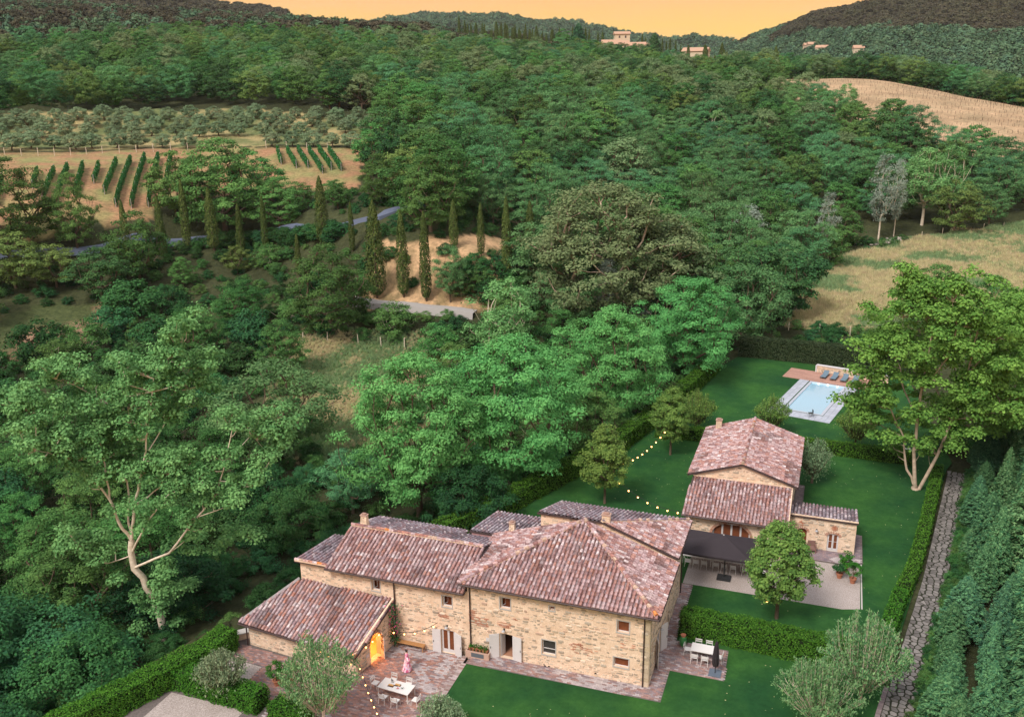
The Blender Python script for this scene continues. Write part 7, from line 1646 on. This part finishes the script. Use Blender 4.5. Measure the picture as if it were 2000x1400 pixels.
# ------------------------------------------------------------ the woman
def person(loc, rz):
    e = empty('person', loc, rz); tag(e, 'woman in a long pink and white patterned robe walking across the brick terrace', 'person')
    V = [(0, 0, .93), (0, .0, 1.12), (0, .0, 1.30), (0, 0, 1.42), (0, .012, 1.49), (0, .02, 1.58), (0, .012, 1.66)]; R_ = [.125, .105, .12, .055, .045, .075, .062]; E_ = [(0, 1), (1, 2), (2, 3), (3, 4), (4, 5), (5, 6)]
    def chain(p0, pts): 
        last = p0
        for p, r in pts: V.append(p); R_.append(r); E_.append((last, len(V)-1)); last = len(V)-1
        return last
    for s_, el, wr_ in ((-1, (-.245, -.06, 1.12), (-.24, .05, .90)), (1, (.235, .05, 1.12), (.20, .20, .98))):
        h = chain(2, [((s_*.16, 0, 1.375), .055), ((s_*.20, -.01, 1.30), .045), (el, .036), (wr_, .026), ((wr_[0], wr_[1]+.03, wr_[2]-.06), .026)])
        b = V[h]
        for k, (dx, ln) in enumerate(((-.024, .06), (-.008, .072), (.008, .068), (.022, .055))): chain(h, [((b[0]+dx, b[1]+.012, b[2]-.03), .009), ((b[0]+dx*1.1, b[1]+.03, b[2]-.03-ln), .0075)])
        chain(h, [((b[0]-s_*.03, b[1]+.02, b[2]+.0), .010), ((b[0]-s_*.04, b[1]+.045, b[2]-.03), .008)])
    for s_, ky, fy in ((-1, .10, .02), (1, .02, -.20)):
        chain(0, [((s_*.085, 0, .86), .085), ((s_*.09, ky+.02, .48), .055), ((s_*.09, fy, .10), .036), ((s_*.09, fy+.02, .045), .035), ((s_*.09, fy+.15, .03), .028)])
    me = bpy.data.meshes.new('body'); me.from_pydata(V, E_, []); me.materials.append(mat('skin', (.55, .33, .24), .6, .3)); o = link('body', me, e)
    md = o.modifiers.new('skin', 'SKIN'); 
    for k, r in enumerate(R_): me.skin_vertices[0].data[k].radius = (r, r)
    me.skin_vertices[0].data[0].use_root = True; sb = o.modifiers.new('sub', 'SUBSURF'); sb.levels = 1; sb.render_levels = 1
    # face: nose, eyes, mouth, ears kept as small features of the head
    f = MB(); f.lathe([(0, -.012), (.010, 0), (0, .018)], 6, (0, .098, 1.57)); f.lathe([(0, -.006), (.018, 0), (0, .006)], 6, (0, .088, 1.535), col=(.6, .15, .15)); 
    for s_ in (-1, 1): f.lathe([(0, -.006), (.010, 0), (0, .006)], 6, (s_*.027, .086, 1.60), col=(.08, .05, .04)); f.lathe([(0, -.03), (.012, 0), (0, .03)], 6, (s_*.074, .01, 1.58), col=(.6, .4, .3))
    f.build('face', mat('face_features', (.62, .40, .32), .6, .3, use_col=True), e)
    hr = MB(); hr.smooth = True; hr.lathe([(.02, -.10), (.075, -.06), (.088, 0), (.075, .055), (.03, .085), (0, .09)], 12, (0, -.012, 1.625)); hr.lathe([(0, -.045), (.035, -.03), (.048, 0), (.035, .03), (0, .045)], 10, (0, -.075, 1.70)); hr.build('hair', mat('dark_hair', (.018, .012, .010), .5, .4), e)
    # robe with wide sleeves, open hem with folds
    mk = bpy.data.materials.new('patterned_robe'); mk.use_nodes = True; nt = mk.node_tree; vo = nt.nodes.new('ShaderNodeTexVoronoi'); vo.inputs['Scale'].default_value = 9; cr_ = nt.nodes.new('ShaderNodeValToRGB'); tc_ = nt.nodes.new('ShaderNodeTexCoord')
    nt.links.new(tc_.outputs['Object'], vo.inputs['Vector']); nt.links.new(vo.outputs['Color'], cr_.inputs[0]); cc = cr_.color_ramp; cc.interpolation = 'CONSTANT'; cc.elements[0].color = (.75, .42, .50, 1); cc.elements[1].position = .62; cc.elements[1].color = (.80, .68, .72, 1); q = cc.elements.new(.42); q.color = (.62, .14, .27, 1); q = cc.elements.new(.82); q.color = (.70, .48, .68, 1)
    nt.links.new(cr_.outputs[0], nt.nodes['Principled BSDF'].inputs['Base Color']); nt.nodes['Principled BSDF'].inputs['Roughness'].default_value = .8
    rb_ = MB(); rb_.smooth = True; n = 28; VV = []
    prof = [(1.445, .075, .06), (1.41, .15, .09), (1.34, .195, .125), (1.15, .165, .13), (1.0, .165, .135), (.85, .20, .17), (.55, .245, .23), (.25, .30, .29), (.06, .345, .34)]
    for j, (z, a, b) in enumerate(prof):
        for k in range(n): t = 2*math.pi*k/n; fo = 1+.09*math.sin(7*t+j*.3)*(j/8)**1.2; VV.append((a*math.cos(t)*fo, b*math.sin(t)*fo-.05*(j/8)**2, z))
    rb_.add(VV, [(j*n+k, (j+1)*n+k, (j+1)*n+(k+1) % n, j*n+(k+1) % n) for j in range(len(prof)-1) for k in range(n)]); rb_.build('robe', mk, e)
    sl = MB(); sl.smooth = True; sl.tube([(-.15, 0, 1.40), (-.22, -.02, 1.26), (-.25, -.04, 1.10), (-.26, .02, .94)], [.07, .085, .10, .135], 12, cap=False); sl.tube([(.15, 0, 1.40), (.215, .0, 1.26), (.235, .06, 1.11), (.22, .17, 1.00)], [.07, .085, .10, .13], 12, cap=False); sl.build('sleeve', mk, e)
person((-25.9, 49.9, ZT+.005), math.radians(-75))

# ------------------------------------------------------------ evening haze over the valley
hzb = MB(); hzb.b2((-3600, -60, -45), (3600, 4300, 480)); hm = bpy.data.materials.new('haze'); hm.use_nodes = True; nt = hm.node_tree; nt.nodes.clear(); pv_ = nt.nodes.new('ShaderNodeVolumePrincipled'); ou = nt.nodes.new('ShaderNodeOutputMaterial')
pv_.inputs['Color'].default_value = (.86, .88, .95, 1); pv_.inputs['Density'].default_value = 0.00004; nt.links.new(pv_.outputs[0], ou.inputs['Volume']); tag(hzb.build('haze', hm), kind='stuff')

# fallen leaves and daisies on the lawns
n = 420; Q = np.c_[rng.uniform(-22, 12, 4000), rng.uniform(46, 108, 4000)]; lp = np.array(LAWN); Q = Q[inside(Q, lp) & (polydist(Q, lp) > .5)]
for bx in ((-23, 49, -4.3, 67), (-10.5, 66, 4.6, 89), (-22, 51, -8, 66)): Q = Q[~((Q[:, 0] > bx[0]) & (Q[:, 0] < bx[2]) & (Q[:, 1] > bx[1]) & (Q[:, 1] < bx[3]))]
Q = Q[:n]; P = np.c_[Q, np.full(len(Q), .02)]; A, B = leaves(P, np.tile([0, 0, 1.], (len(P), 1)), .10, .8, .2); tag(link('fallen_leaves', quads_mesh('fallen_leaves', P, A, B, mat('pale_leaf_litter', (.36, .36, .18), .9, .1))), kind='stuff')
